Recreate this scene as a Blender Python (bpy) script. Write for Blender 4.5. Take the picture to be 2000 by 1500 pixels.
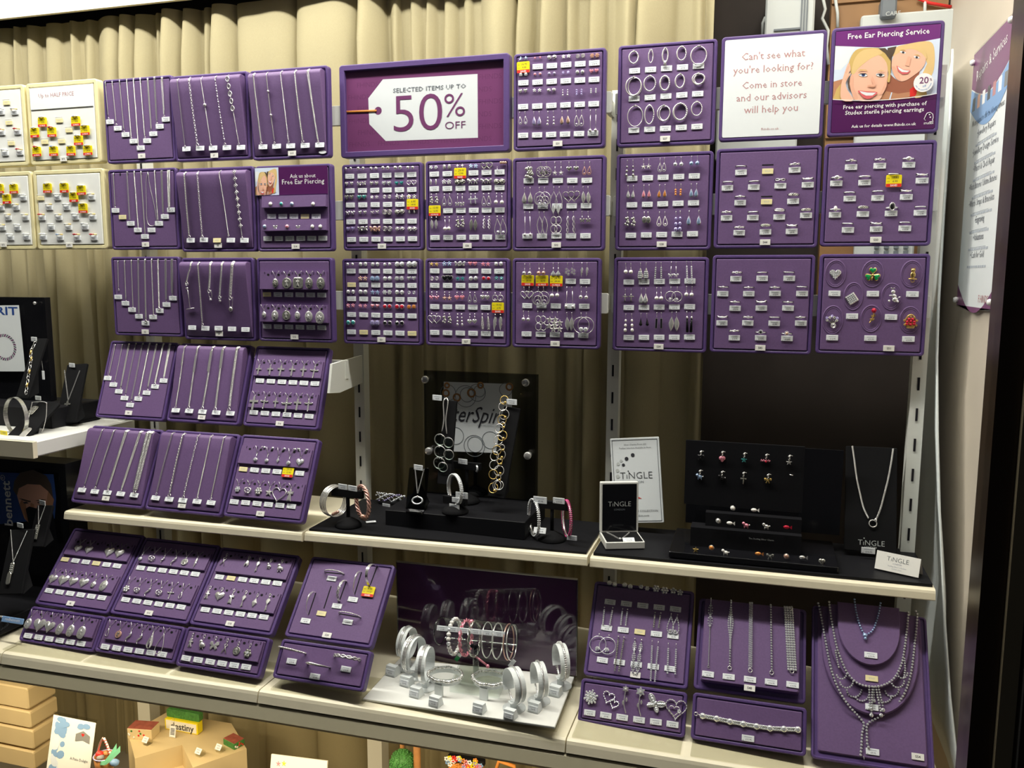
import bpy, math, random
from mathutils import Matrix, Vector
random.seed(7)
sc = bpy.context.scene
for o in list(bpy.data.objects): bpy.data.objects.remove(o)
COL = sc.collection
pi = math.pi
# ------------------------------------------------------------------ camera
F, YAW, PITCH, ROLL = 1626.08, -0.289305, 0.127962, 0.003403
CAM = Vector((0.60708, -1.69978, 1.55525))
_cy, _sy, _cp, _sp = math.cos(YAW), math.sin(YAW), math.cos(PITCH), math.sin(PITCH)
FWD = Vector((_sy*_cp, _cy*_cp, -_sp)); _r = Vector((_cy, -_sy, 0)); _u = _r.cross(FWD)
RIGHT = math.cos(ROLL)*_r + math.sin(ROLL)*_u; UP = -math.sin(ROLL)*_r + math.cos(ROLL)*_u
cd = bpy.data.cameras.new('camera'); cam = bpy.data.objects.new('camera', cd); COL.objects.link(cam)
cd.sensor_width = 36; cd.lens = F/2000*36; cd.clip_start = .05
R3 = Matrix((RIGHT, UP, -FWD)).transposed()
cam.matrix_world = Matrix.Translation(CAM) @ R3.to_4x4()
sc.camera = cam
# ------------------------------------------------------------------ world, lamps, exposure
w = bpy.data.worlds.new('world'); sc.world = w; w.use_nodes = True
w.node_tree.nodes['Background'].inputs[0].default_value = (.85, .9, 1, 1)
w.node_tree.nodes['Background'].inputs[1].default_value = .007
def area(name, loc, rot, sx, sy, e, col):
    l = bpy.data.lights.new(name, 'AREA'); l.shape = 'RECTANGLE'; l.size = sx; l.size_y = sy; l.energy = e; l.color = col
    o = bpy.data.objects.new(name, l); o.location = loc; o.rotation_euler = rot; COL.objects.link(o); return o
# fluorescent trough over the window front, a warm batten under the base shelf, dim mall light outside
area('trough_light', (-.42, -.39, 2.74), (math.radians(2), 0, 0), 2.75, .12, 23, (1, .97, .90))
def bulb(name, loc, e, col, r=.025):
    l = bpy.data.lights.new(name, 'POINT'); l.energy = e; l.color = col; l.shadow_soft_size = r
    o = bpy.data.objects.new(name, l); o.location = loc; COL.objects.link(o)
for i in range(8): bulb('halogen_lamp', (-1.62+.35*i, -.36, 2.70), 5.0, (1, .96, .88))   # row of halogen lamps beside the trough
for x, y in ((-1.6, -2.6), (-.3, -3.4), (.9, -2.5), (2.2, -3.3)): bulb('sparkle_lamp', (x, y, 3.1), 1.0, (1, .97, .93), .05)   # unseen lamps added out in the mall for sparkle on the silver
area('mall_light', (.3, -3.2, 2.9), (math.radians(58), 0, 0), 3.5, 1.2, .3, (.93, .96, 1))
area('batten_light', (-.3, -.30, .655), (math.radians(-12), 0, 0), 2.4, .05, 9.0, (1, .80, .50))
sc.view_settings.view_transform = 'Standard'; sc.view_settings.look = 'None'
sc.view_settings.gamma = 1; sc.view_settings.use_curve_mapping = False
sc.view_settings.exposure = .58
sc.cycles.transparent_max_bounces = 32; sc.cycles.max_bounces = 6; sc.cycles.sample_clamp_indirect = 4
# ------------------------------------------------------------------ unprojection: photo pixel -> real point
CR = {'a':(0,100,3.75),'b':(320,100,3.75),'c':(640,80,3.571),'d':(980,60,3.409),'e':(1380,20,3.124),'g':(180,480,4),
 'h':(640,480,3.571),'i':(1180,480,3.0303),'j':(0,760,3.572),'k':(120,800,3.704),'l':(0,1020,4.6875),'m':(330,1040,4.444),
 'n':(590,700,3.509),'o':(1130,700,2.740),'q':(690,1080,4.1667),'r':(1100,1100,3.947),'s':(1340,1120,3.846),
 't':(0,1280,4.1667),'u':(440,1280,2.5),'v':(1780,0,2.2727),'w':(1300,0,3.333),'x':(1720,600,1.6667),'y':(0,480,5),
 'P':(1600,30,6),'z':(180,1360,6.25),'V':(1860,0,2.344),'f':(0,0,1),'S':(0,1280,6.82),'U':(740,1400,5.263)}
def pxy(c, x, y):
    ox, oy, s = CR[c]; return ox+x/s, oy+y/s
def rayd(c, x, y):
    X, Y = pxy(c, x, y); return RIGHT*((X-1000)/F) - UP*((Y-750)/F) + FWD
def W(c, x, y, /, **k):
    d = rayd(c, x, y); a, val = list(k.items())[0]; i = 'xyz'.index(a)
    return CAM + d*((val-CAM[i])/d[i])
def lerp(a, b, t): return a+(b-a)*t
# ------------------------------------------------------------------ materials
MATS = {}
def mat(name, col, rough=.5, metal=0, var=0, scale=40, bump=0, emit=0, trans=0, alpha=1, ior=1.45, spec=.5):
    m = bpy.data.materials.new(name); m.use_nodes = True; nt = m.node_tree; b = nt.nodes['Principled BSDF']
    b.inputs['Base Color'].default_value = (*col, 1); b.inputs['Roughness'].default_value = rough
    b.inputs['Metallic'].default_value = metal; b.inputs['IOR'].default_value = ior
    b.inputs['Specular IOR Level'].default_value = spec
    if trans: b.inputs['Transmission Weight'].default_value = trans
    if alpha < 1: b.inputs['Alpha'].default_value = alpha
    if emit: b.inputs['Emission Color'].default_value = (*col, 1); b.inputs['Emission Strength'].default_value = emit
    if var or bump:
        tc = nt.nodes.new('ShaderNodeTexCoord'); n = nt.nodes.new('ShaderNodeTexNoise')
        n.inputs['Scale'].default_value = scale; n.inputs['Detail'].default_value = 3
        nt.links.new(tc.outputs['Object'], n.inputs['Vector'])
        if var:
            r = nt.nodes.new('ShaderNodeValToRGB')
            r.color_ramp.elements[0].position = .3; r.color_ramp.elements[1].position = .7
            r.color_ramp.elements[0].color = (*[c*(1-var) for c in col], 1); r.color_ramp.elements[1].color = (*[min(1, c*(1+var)) for c in col], 1)
            nt.links.new(n.outputs['Fac'], r.inputs[0]); nt.links.new(r.outputs[0], b.inputs['Base Color'])
        if bump:
            bp = nt.nodes.new('ShaderNodeBump'); bp.inputs['Strength'].default_value = bump; bp.inputs['Distance'].default_value = .001
            nt.links.new(n.outputs['Fac'], bp.inputs['Height']); nt.links.new(bp.outputs[0], b.inputs['Normal'])
    MATS[name] = m; return m
mat('pad', (.150, .086, .212), .55, var=.06, scale=300, bump=.12)
mat('pad_rim', (.098, .056, .190), .42, var=.04, scale=200)
mat('slot_dark', (.006, .004, .008), .9)
mat('ticket', (.84, .87, .90), .4); mat('cream_ticket', (.85, .76, .42), .5); mat('card', (.86, .85, .80), .5)
mat('ink', (.10, .11, .14), .7); mat('ink_light', (.42, .46, .52), .7)
mat('yellow', (.90, .74, .01), .45); mat('red', (.72, .03, .025), .45); mat('white', (.88, .88, .88), .45)
mat('silver', (.90, .89, .87), .20, .72); mat('dark_silver', (.55, .55, .50), .26, .8)
mat('gold', (.82, .57, .18), .25, .7); mat('copper', (.75, .45, .34), .3, .6)
mat('crystal', (.92, .95, .98), .08, .62); mat('blue_gem', (.42, .58, .86), .08, .5)
mat('teal_gem', (.08, .42, .42), .1, .5); mat('pink_gem', (.90, .32, .42), .15, .3); mat('red_gem', (.55, .02, .05), .12, .3)
mat('orange_gem', (.80, .30, .08), .12, .4); mat('lilac_gem', (.62, .55, .95), .1, .6); mat('black_gem', (.012, .012, .014), .1)
mat('pearl', (.88, .86, .82), .2); mat('green_enamel', (.01, .30, .08), .15)
mat('cream_pad', (.80, .72, .42), .45, var=.04, scale=60); mat('white_pad', (.82, .83, .80), .55, var=.02, scale=100)
mat('shelf', (.86, .79, .60), .42, var=.03, scale=25); mat('alu', (.44, .40, .28), .38, .25)
mat('post', (.74, .75, .70), .45); mat('black_board', (.010, .010, .012), .5, var=.1, scale=200, spec=.15)
mat('black_velvet', (.009, .009, .010), .8, spec=.1); mat('black_gloss', (.008, .008, .010), .12)
mat('plum', (.19, .055, .16), .3); mat('plum_dark', (.15, .04, .125), .4); mat('purple_print', (.080, .014, .090), .3)
mat('purple_mid', (.16, .032, .19), .3); mat('pink_ink', (.50, .26, .27), .6)
mat('white_board', (.80, .80, .76), .35); mat('holder_white', (.78, .82, .82), .3)
mat('wall_cream', (.60, .53, .44), .6, var=.03, scale=8); mat('ceiling_white', (.82, .82, .74), .7)
mat('bronze', (.050, .034, .022), .28, .3); mat('bronze_light', (.24, .20, .13), .35, .3); mat('bead_line', (.45, .42, .36), .3, .6)
mat('panel_white', (.72, .77, .77), .45); mat('dark_wall', (.030, .022, .018), .8, var=.1, scale=10)
mat('wood', (.30, .16, .065), .55, var=.18, scale=7); mat('box_grey', (.56, .59, .58), .5); mat('tag_grey', (.16, .18, .20), .5)
mat('purple_mirror', (.055, .018, .060), .05, .0, spec=1.0); mat('floor_grey', (.33, .30, .25), .6, var=.05, scale=12)
mat('plinth', (.72, .58, .34), .55, var=.03, scale=20); mat('photo_white', (.80, .84, .86), .3)
mat('skin', (.86, .50, .36), .4); mat('skin_b', (.80, .43, .30), .4); mat('skin_c', (.34, .12, .07), .4); mat('skin_d', (.50, .24, .13), .4)
mat('hair', (.62, .43, .15), .4); mat('hair_b', (.74, .53, .24), .4); mat('hair_dark', (.10, .07, .05), .4); mat('lips', (.70, .14, .15), .3)
mat('sky_print', (.66, .75, .90), .3); mat('eye', (.05, .05, .06), .3); mat('blue_print', (.03, .08, .30), .3); mat('blue_wash', (.22, .38, .66), .4)
mat('green_leaf', (.06, .22, .05), .6, var=.3, scale=200); mat('ribbon', (.25, .70, .45), .4); mat('rust', (.42, .19, .06), .6, var=.15, scale=60)
mat('brick_red', (.36, .10, .07), .6, var=.2, scale=80); mat('orange', (.75, .28, .05), .5); mat('grey_felt', (.22, .23, .24), .6)
mat('magenta_gem', (.60, .05, .22), .2, .4); mat('rose', (.70, .42, .36), .35, .7)
def glassy(name, tint, refl=.9, rough=.03):
    m = bpy.data.materials.new(name); m.use_nodes = True; nt = m.node_tree; nt.nodes.clear()
    o = nt.nodes.new('ShaderNodeOutputMaterial'); mx = nt.nodes.new('ShaderNodeMixShader'); t = nt.nodes.new('ShaderNodeBsdfTransparent')
    g = nt.nodes.new('ShaderNodeBsdfGlossy'); f = nt.nodes.new('ShaderNodeFresnel'); mu = nt.nodes.new('ShaderNodeMath'); mu.operation = 'MULTIPLY'
    f.inputs[0].default_value = 1.45; mu.inputs[1].default_value = refl; t.inputs[0].default_value = (*tint, 1); g.inputs['Roughness'].default_value = rough
    ge = nt.nodes.new('ShaderNodeNewGeometry'); sb = nt.nodes.new('ShaderNodeMath'); sb.operation = 'SUBTRACT'; sb.inputs[0].default_value = 1; m2 = nt.nodes.new('ShaderNodeMath'); m2.operation = 'MULTIPLY'
    nt.links.new(ge.outputs['Backfacing'], sb.inputs[1]); nt.links.new(mu.outputs[0], m2.inputs[0]); nt.links.new(sb.outputs[0], m2.inputs[1])   # inner faces of the sheet do not mirror
    nt.links.new(f.outputs[0], mu.inputs[0]); nt.links.new(m2.outputs[0], mx.inputs[0]); nt.links.new(t.outputs[0], mx.inputs[1])
    nt.links.new(g.outputs[0], mx.inputs[2]); nt.links.new(mx.outputs[0], o.inputs[0]); MATS[name] = m
glassy('acrylic', (.93, .95, .94), 1.5); glassy('acrylic_edge', (.62, .66, .66), 2.5, .1); glassy('cover', (.97, .97, .97), .25); glassy('acrylic_grey', (.90, .90, .87), .8, .15); glassy('window_glass', (.985, .99, .985), .55, .0); glassy('smoke', (.45, .47, .48))
glassy('glass_bead', (.70, .78, .74), 1.6, .05)
def curtain_mat():
    m = mat('curtain', (.58, .475, .29), .85); nt = m.node_tree; b = nt.nodes['Principled BSDF']
    tc = nt.nodes.new('ShaderNodeTexCoord'); mp = nt.nodes.new('ShaderNodeMapping'); mp.inputs['Scale'].default_value = (900, 900, 260)
    n = nt.nodes.new('ShaderNodeTexNoise'); n.inputs['Scale'].default_value = 1; r = nt.nodes.new('ShaderNodeValToRGB')
    r.color_ramp.elements[0].color = (.33, .285, .168, 1); r.color_ramp.elements[1].color = (.41, .36, .215, 1)
    nt.links.new(tc.outputs['Object'], mp.inputs[0]); nt.links.new(mp.outputs[0], n.inputs['Vector']); nt.links.new(n.outputs['Fac'], r.inputs[0])
    nt.links.new(r.outputs[0], b.inputs['Base Color'])
curtain_mat()
# ------------------------------------------------------------------ mesh builder
_txt = {}
def text_geo(s, bold=0):
    k = (s, bold)
    if k not in _txt:
        c = bpy.data.curves.new('t', 'FONT'); c.body = s; c.size = 1; c.resolution_u = 2 if len(s) < 12 else 1; c.offset = bold
        if len(s) <= 4: c.resolution_u = 5
        o = bpy.data.objects.new('t', c); COL.objects.link(o)
        me = bpy.data.meshes.new_from_object(o.evaluated_get(bpy.context.evaluated_depsgraph_get()))
        vs = [tuple(v.co[:2]) for v in me.vertices]; fs = [tuple(p.vertices) for p in me.polygons]
        bpy.data.objects.remove(o); bpy.data.curves.remove(c); bpy.data.meshes.remove(me)
        xs = [v[0] for v in vs] or [0]; ys = [v[1] for v in vs] or [0]
        _txt[k] = (vs, fs, min(xs), max(xs), min(ys), max(ys))
    return _txt[k]
def rrect(x0, x1, y0, y1, r, n=3):
    p = []
    for cx, cy, a in ((x1-r, y1-r, 0), (x0+r, y1-r, pi/2), (x0+r, y0+r, pi), (x1-r, y0+r, 1.5*pi)):
        for i in range(n+1): t = a+pi/2*i/n; p.append((cx+r*math.cos(t), cy+r*math.sin(t)))
    return p
class MB:
    def __init__(s): s.v = []; s.f = []; s.m = []; s.s = []; s.T = None
    def add(s, vs, fs, m, sm=False):
        o = len(s.v)
        s.v += [tuple(s.T @ Vector(v)) for v in vs] if s.T is not None else [tuple(v) for v in vs]
        s.f += [tuple(i+o for i in f) for f in fs]; s.m += [m]*len(fs); s.s += [sm]*len(fs); return s
    def box(s, a, b, m):
        (x0, y0, z0), (x1, y1, z1) = a, b
        v = [(x0,y0,z0),(x1,y0,z0),(x1,y1,z0),(x0,y1,z0),(x0,y0,z1),(x1,y0,z1),(x1,y1,z1),(x0,y1,z1)]
        return s.add(v, [(0,3,2,1),(4,5,6,7),(0,1,5,4),(1,2,6,5),(2,3,7,6),(3,0,4,7)], m)
    def loft(s, loops, m, cap0=False, cap1=True, sm=False):
        n = len(loops[0]); v = [p for l in loops for p in l]; f = []
        for k in range(len(loops)-1):
            for i in range(n): j = (i+1) % n; f.append((k*n+i, k*n+j, (k+1)*n+j, (k+1)*n+i))
        if cap0: f.append(tuple(range(n-1, -1, -1)))
        if cap1: f.append(tuple((len(loops)-1)*n+i for i in range(n)))
        return s.add(v, f, m, sm)
    def rbox(s, x0, x1, y0, y1, z0, z1, m, r=.002, b=.0006):
        b = min(b, (z1-z0)*.4)
        L = lambda i, z: [(x, y, z) for x, y in rrect(x0+i, x1-i, y0+i, y1-i, max(r-i, 1e-5), 2)]
        return s.loft([L(b, z0), L(0, z0+b), L(0, z1-b), L(b, z1)], m, cap0=True)
    def tube(s, path, r, m, n=6, closed=False, sq=1, cap=True):
        P = [Vector(p) for p in path]; N = len(P); R = r if isinstance(r, (list, tuple)) else [r]*N
        T = [((P[(i+1) % N]-P[i-1]) if closed else (P[min(i+1, N-1)]-P[max(i-1, 0)])).normalized() for i in range(N)]
        a = Vector((0, 0, 1)) if abs(T[0].z) < .9 else Vector((0, 1, 0)); u = T[0].cross(a).normalized(); loops = []
        for i in range(N):
            u = (u-T[i]*u.dot(T[i])).normalized(); w = T[i].cross(u)
            loops.append([tuple(P[i]+u*math.cos(2*pi*k/n)*R[i]+w*math.sin(2*pi*k/n)*R[i]*sq) for k in range(n)])
        if closed: loops.append(loops[0])
        return s.loft(loops, m, cap0=cap and not closed, cap1=cap and not closed, sm=True)
    def ring(s, c, rx, ry, r, m, seg=14, n=5, ax=None, sq=1):
        p = [(rx*math.cos(2*pi*i/seg), ry*math.sin(2*pi*i/seg), 0) for i in range(seg)]
        if ax is not None: q = Vector((0, 0, 1)).rotation_difference(Vector(ax)); p = [q @ Vector(k) for k in p]
        return s.tube([Vector(k)+Vector(c) for k in p], r, m, n, True, sq)
    def ball(s, c, r, m, sx=1, sy=1, sz=1, nu=8, nv=6):
        v = [(c[0], c[1], c[2]+r*sz)]; f = []
        for j in range(1, nv):
            t = pi*j/nv
            for i in range(nu): a = 2*pi*i/nu; v.append((c[0]+r*sx*math.sin(t)*math.cos(a), c[1]+r*sy*math.sin(t)*math.sin(a), c[2]+r*sz*math.cos(t)))
        v.append((c[0], c[1], c[2]-r*sz)); e = len(v)-1
        for i in range(nu): f += [(0, 1+i, 1+(i+1) % nu), (e, e-nu+(i+1) % nu, e-nu+i)]
        for j in range(nv-2):
            for i in range(nu): a = 1+j*nu+i; b = 1+j*nu+(i+1) % nu; f.append((a, a+nu, b+nu, b))
        return s.add(v, f, m, True)
    def gem(s, c, r, m, h=None, n=8, sx=1, sy=1, rot=0):
        h = h or r*.6; L = lambda k, z, o: [(c[0]+r*sx*k*math.cos(2*pi*(i+o)/n+rot), c[1]+r*sy*k*math.sin(2*pi*(i+o)/n+rot), c[2]+z) for i in range(n)]
        return s.loft([L(.7, -h*.6, 0), L(1, 0, 0), L(.85, h*.55, .5), L(.5, h, 0)], m)
    def plate(s, poly, z0, z1, m, dome=0, k=.82):
        A = 0; n = len(poly)
        for i in range(n): A += poly[i][0]*poly[(i+1) % n][1]-poly[(i+1) % n][0]*poly[i][1]
        if A < 0: poly = poly[::-1]
        cx = sum(p[0] for p in poly)/n; cy = sum(p[1] for p in poly)/n
        v = [(x, y, z0) for x, y in poly]+[(x, y, lerp(z0, z1, .6)) for x, y in poly]+[(cx+(x-cx)*k, cy+(y-cy)*k, z1) for x, y in poly]+[(cx, cy, z1+dome)]
        f = []
        for a in (0, n):
            for i in range(n): j = (i+1) % n; f.append((a+i, a+j, a+n+j, a+n+i))
        f += [(2*n+i, 2*n+(i+1) % n, 3*n) for i in range(n)]; f.append(tuple(range(n-1, -1, -1)))
        return s.add(v, f, m)
    def flat(s, poly, z, m):
        A = sum(poly[i][0]*poly[(i+1) % len(poly)][1]-poly[(i+1) % len(poly)][0]*poly[i][1] for i in range(len(poly)))
        if A < 0: poly = poly[::-1]
        return s.add([(x, y, z) for x, y in poly], [tuple(range(len(poly)))], m)
    def disc(s, cx, cy, rx, ry, z, m, n=16, rot=0):
        c, q = math.cos(rot), math.sin(rot); p = [(rx*math.cos(2*pi*i/n), ry*math.sin(2*pi*i/n)) for i in range(n)]
        return s.flat([(cx+a*c-b*q, cy+a*q+b*c) for a, b in p], z, m)
    def text(s, t, x, y, m, width=None, h=None, z=0, align='c', bold=0, shear=0, rot=0):
        vs, fs, x0, x1, y0, y1 = text_geo(t, bold)
        k = width/(x1-x0) if width else h/.70
        if width and h: ky = h/.70
        else: ky = k
        ox = {'c': (x0+x1)/2, 'l': x0, 'r': x1}[align]; c, q = math.cos(rot), math.sin(rot); out = []
        for a, b in vs:
            X = (a-ox)*k+shear*b*ky; Y = b*ky; out.append((x+X*c-Y*q, y+X*q+Y*c, z))
        return s.add(out, fs, m)
    def lathe(s, prof, m, n=16, c=(0, 0, 0), sm=True, cap=True):
        return s.loft([[(c[0]+r*math.cos(2*pi*i/n), c[1]+r*math.sin(2*pi*i/n), c[2]+z) for i in range(n)] for r, z in prof], m, cap0=cap, cap1=cap, sm=sm)
    def mesh(s, name):
        me = bpy.data.meshes.new(name); me.from_pydata(s.v, [], s.f)
        ms = list(dict.fromkeys(s.m))
        for k in ms: me.materials.append(MATS[k])
        ix = {k: i for i, k in enumerate(ms)}
        me.polygons.foreach_set('material_index', [ix[k] for k in s.m]); me.polygons.foreach_set('use_smooth', s.s); me.update()
        return me
LABELS = {}
def put(name, me, parent=None, M=None, label=None, cat=None, group=None, kind=None):
    if isinstance(me, MB): me = me.mesh(name)
    o = bpy.data.objects.new(name, me); COL.objects.link(o)
    if parent: o.parent = parent
    if M is not None:
        if parent: o.matrix_local = M
        else: o.matrix_world = M
    if label:
        o['label'] = label
        if cat: LABELS.setdefault(label, []).append(name)
    if cat: o['category'] = cat
    if group: o['group'] = group
    if kind: o['kind'] = kind
    return o
def root(name, loc, label, cat, group=None): return put(name, None, None, Matrix.Translation(loc), label, cat, group)
def struct(name, me): return put(name, me, kind='structure')
Tr = Matrix.Translation
def Rz(a): return Matrix.Rotation(a, 4, 'Z')
def Rx(a): return Matrix.Rotation(a, 4, 'X')
def Ry(a): return Matrix.Rotation(a, 4, 'Y')
def frame(o, X, Y):
    X = Vector(X).normalized(); N = X.cross(Vector(Y)).normalized(); Y = N.cross(X)
    return Matrix(((X.x, Y.x, N.x, o[0]), (X.y, Y.y, N.y, o[1]), (X.z, Y.z, N.z, o[2]), (0, 0, 0, 1)))
ORD = ['first', 'second', 'third', 'fourth', 'fifth', 'sixth', 'seventh', 'eighth', 'ninth', 'tenth']
# ================================================================== the setting
def ceiling():
    b = MB(); b.box((-3.2, -.46, 2.95), (1.1, .6, 2.98), 'ceiling_white'); struct('ceiling', b)
    zv = W('f', 0, 38, y=.185).z; b = MB(); b.box((-3.2, .184, zv+.006), (.48, .190, 2.95), 'ceiling_white'); b.box((-3.2, .181, zv), (.48, .192, zv+.006), 'shelf'); struct('trim_4', b)
    b = MB(); b.box((-3.2, -.42, .09), (1.1, .6, .12), 'floor_grey'); struct('floor', b)
    b = MB(); b.box((-3.2, .50, .1), (1.1, .53, 2.95), 'dark_wall'); struct('wall_back', b)
    b = MB(); b.box((.985, -.40, .1), (1.02, .50, 2.95), 'wall_cream'); struct('wall_right', b)
    b = MB(); b.box((-3.2, -.40, .1), (-3.17, .5, 2.95), 'wall_cream'); struct('wall_left', b)
ceiling()
def curtain():
    b = MB(); nx, nz = 1100, 18; x0, x1 = -2.6, .485; V = []; Fc = []
    rnd = random.Random(11); folds = []; x = x0
    while x < x1+.1:
        wide = -.72 < x < -.38
        wd = rnd.choice([.12, .17]) if wide else rnd.choice([.024, .032, .040, .050, .062, .085]); gap = rnd.choice([.004, .010, .018, .03]) if not wide else .004
        folds.append((x, wd, rnd.uniform(.6, 1.05), rnd.uniform(-.06, .06), rnd.choice([.45, .6, .8, 1.4, 1.9]))); x += wd+gap
    def dep(x, z):
        t = (2.25-z)/2.1; d = 0
        for fx, wd, am, sl, sk in folds:
            c = fx+sl*min(t, .35)
            if c <= x < c+wd: u = ((x-c)/wd)**sk; d = min(d, -.064*am*min(1, wd/.06)*min(1, .55+t*6)*(math.sin(pi*u)**.55))
        return d+.006*math.sin(x*37+z*3)
    for j in range(nz+1):
        z = lerp(2.244, .12, j/nz)
        for i in range(nx+1): x = lerp(x0, x1, i/nx); V.append((x, .252+dep(x, z), z))
    for j in range(nz):
        for i in range(nx): a = j*(nx+1)+i; Fc.append((a, a+nx+1, a+nx+2, a+1))
    b.add(V, Fc, 'curtain', True)
    put('curtain', b, label='long beige pleated curtain hanging behind the window display', cat='curtain')
curtain()
# --- window: pane and bronze mullion at the right
def window():
    b = MB(); b.box((-3.1, -.470, .0), (.93, -.464, 2.95), 'window_glass'); struct('window_1', b)
    b = MB(); x0 = W('f', 1942, 600, y=-.46).x
    z0, z1 = .0, 2.62
    b.box((x0, -.50, z0), (x0+.030, -.44, z1), 'bronze'); b.box((x0+.030, -.512, z0), (x0+.050, -.44, z1), 'bronze_light')
    b.box((x0+.050, -.505, z0), (x0+.0545, -.44, z1), 'bronze'); b.box((x0+.0545, -.514, z0), (x0+.0565, -.44, z1), 'bead_line')
    b.box((x0+.0565, -.50, z0), (x0+.085, -.44, z1), 'bronze'); b.box((x0+.085, -.53, z0), (x0+.105, -.44, z1), 'bronze_light')
    b.box((x0+.105, -.54, z0), (x0+.108, -.44, z1), 'bead_line'); b.box((x0+.108, -.54, z0), (x0+.2, -.44, z1), 'bronze')
    struct('trim_1', b)
window()
# --- wall behind the right bay: board, boxes, cables
def back_right():
    b = MB(); xa = W('f', 1610, 300, y=.44).x; b.box((xa, .44, 1.50), (.98, .50, 2.40), 'wood')  # board cut short, so darker wall below stands in for shaded wood
    for k in range(3): b.box((xa, .434, 1.58+.3*k), (.98, .44, 1.586+.3*k), 'wood')
    put('wooden_board', b, label='brown wooden board on the wall behind the right-hand pads', cat='board')
    def wallbox(n, c, x0, y0, x1, y1, d, m, lab, cat, extra=None, back=.44):
        a = W(c, x0, y0, y=.44-d); e = W(c, x1, y1, y=.44-d); b = MB(); M = Tr((0, 0, 0))
        b.rbox(a.x, e.x, min(a.z, e.z), max(a.z, e.z), 0, d+back-.44, m, .006, .004); b.v = [(x, back-z, y) for x, y, z in b.v]
        if extra: extra(b, a, e, .44-d)
        return put(n, b, label=lab, cat=cat)
    def slots(b, a, e, y):
        for k in range(3): b.box((e.x-.018-.006*k, y-.003, e.z-.0), (e.x-.015-.006*k, y, a.z-.004), 'tag_grey')
        b.box((a.x+.02, y-.004, e.z+.01), (e.x-.03, y, e.z+.014), 'tag_grey')
    wallbox('control_box', 'w', 655, -60, 965, 215, .06, 'box_grey', 'white plastic control box on the wall above the notice pad', 'box', slots, back=.50)
    def keys(b, a, e, y):
        p = W('f', 1712, 482, y=y); q = W('f', 1768, 496, y=y)
        for i in range(4):
            for j in range(3): x = lerp(p.x, q.x, i/3); z = p.z-.014*j; b.box((x-.005, y-.006, z-.004), (x+.005, y, z+.004), 'tag_grey')
    wallbox('alarm_box', 'f', 1682, 30, 1850, 300, .03, 'box_grey', 'pale grey alarm box on the wall behind the ear piercing poster', 'box')
    wallbox('keypad_unit', 'f', 1672, 430, 1782, 545, .03, 'box_grey', 'pale grey keypad unit showing between the two right-hand ring and brooch pads', 'keypad', keys)
    wallbox('meter_box', 'f', 1400, 205, 1555, 310, .05, 'box_grey', 'grey box on the wall showing below the notice pad', 'box', back=.50)
    o = wallbox('alarm_tag', 'w', 1405, -20, 1503, 112, .045, 'tag_grey', 'dark grey plastic tag hanging above the alarm box', 'tag')
    a = W('w', 1412, 108, y=.39); b = MB(); b.T = frame((a.x, .3935, a.z), (1, 0, 0), (0, 0, 1)); b.text('CARE', .022, .002, 'box_grey', width=.030); put('lettering', b, o, Tr((0, 0, 0)))
    for k, (p, lab) in enumerate((([(1025,-10),(1040,60),(1020,120),(1060,200),(1048,300),(1060,420)], 'grey cable hanging on the wall between notice and poster pads'),
              ([(1105,-10),(1120,90),(1120,180)], 'thin pale cable running up the wooden board'), ([(650,110),(632,150),(630,230)], 'short white cable looping out of the control box'),
              ([(1640,-10),(1720,20),(1860,45)], 'red cable running along the top of the wooden board'), ([(1690,10),(1688,60),(1690,105)], 'white cable entering the alarm box'))):
        b = MB(); b.tube([W('w', x, y, y=.43) for x, y in p], .0035, 'red' if k == 3 else 'box_grey'); put('cable', b, label=lab, cat='cable')
back_right()
# --- bowed white end panel beside the right-hand pads
def end_panel():
    pts = [(1858,96),(1853,230),(1841,400),(1832,560),(1828,700),(1829,850),(1833,1000),(1842,1200),(1853,1360),(1868,1500),(1880,1580)]
    b = MB(); A = []; n = len(pts)
    for i, (x, y) in enumerate(pts): A.append(W('f', x, y, y=lerp(.16, -.22, (i/(n-1))**1.3)))
    V = []; Fc = []
    pb = [1852,1846,1834,1823,1806,1796,1800,1815,1830,1846,1858]
    for (x, y), xb, p in zip(pts, pb, A):
        e = W('f', xb, y, y=.42); e.z = p.z
        for k in range(5): t = k/4; V.append((min(.976, lerp(p.x, e.x, t**.8)), lerp(p.y, e.y, t), p.z))
    for i in range(n-1):
        for k in range(4): a = i*5+k; Fc.append((a, a+1, a+6, a+5))
    b.add(V, Fc, 'panel_white', True)
    o = put('end_panel', b, label='thin white bowed plastic panel standing at the right end of the shelves', cat='panel')
    s = o.modifiers.new('s', 'SOLIDIFY'); s.thickness = .004
end_panel()
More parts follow.
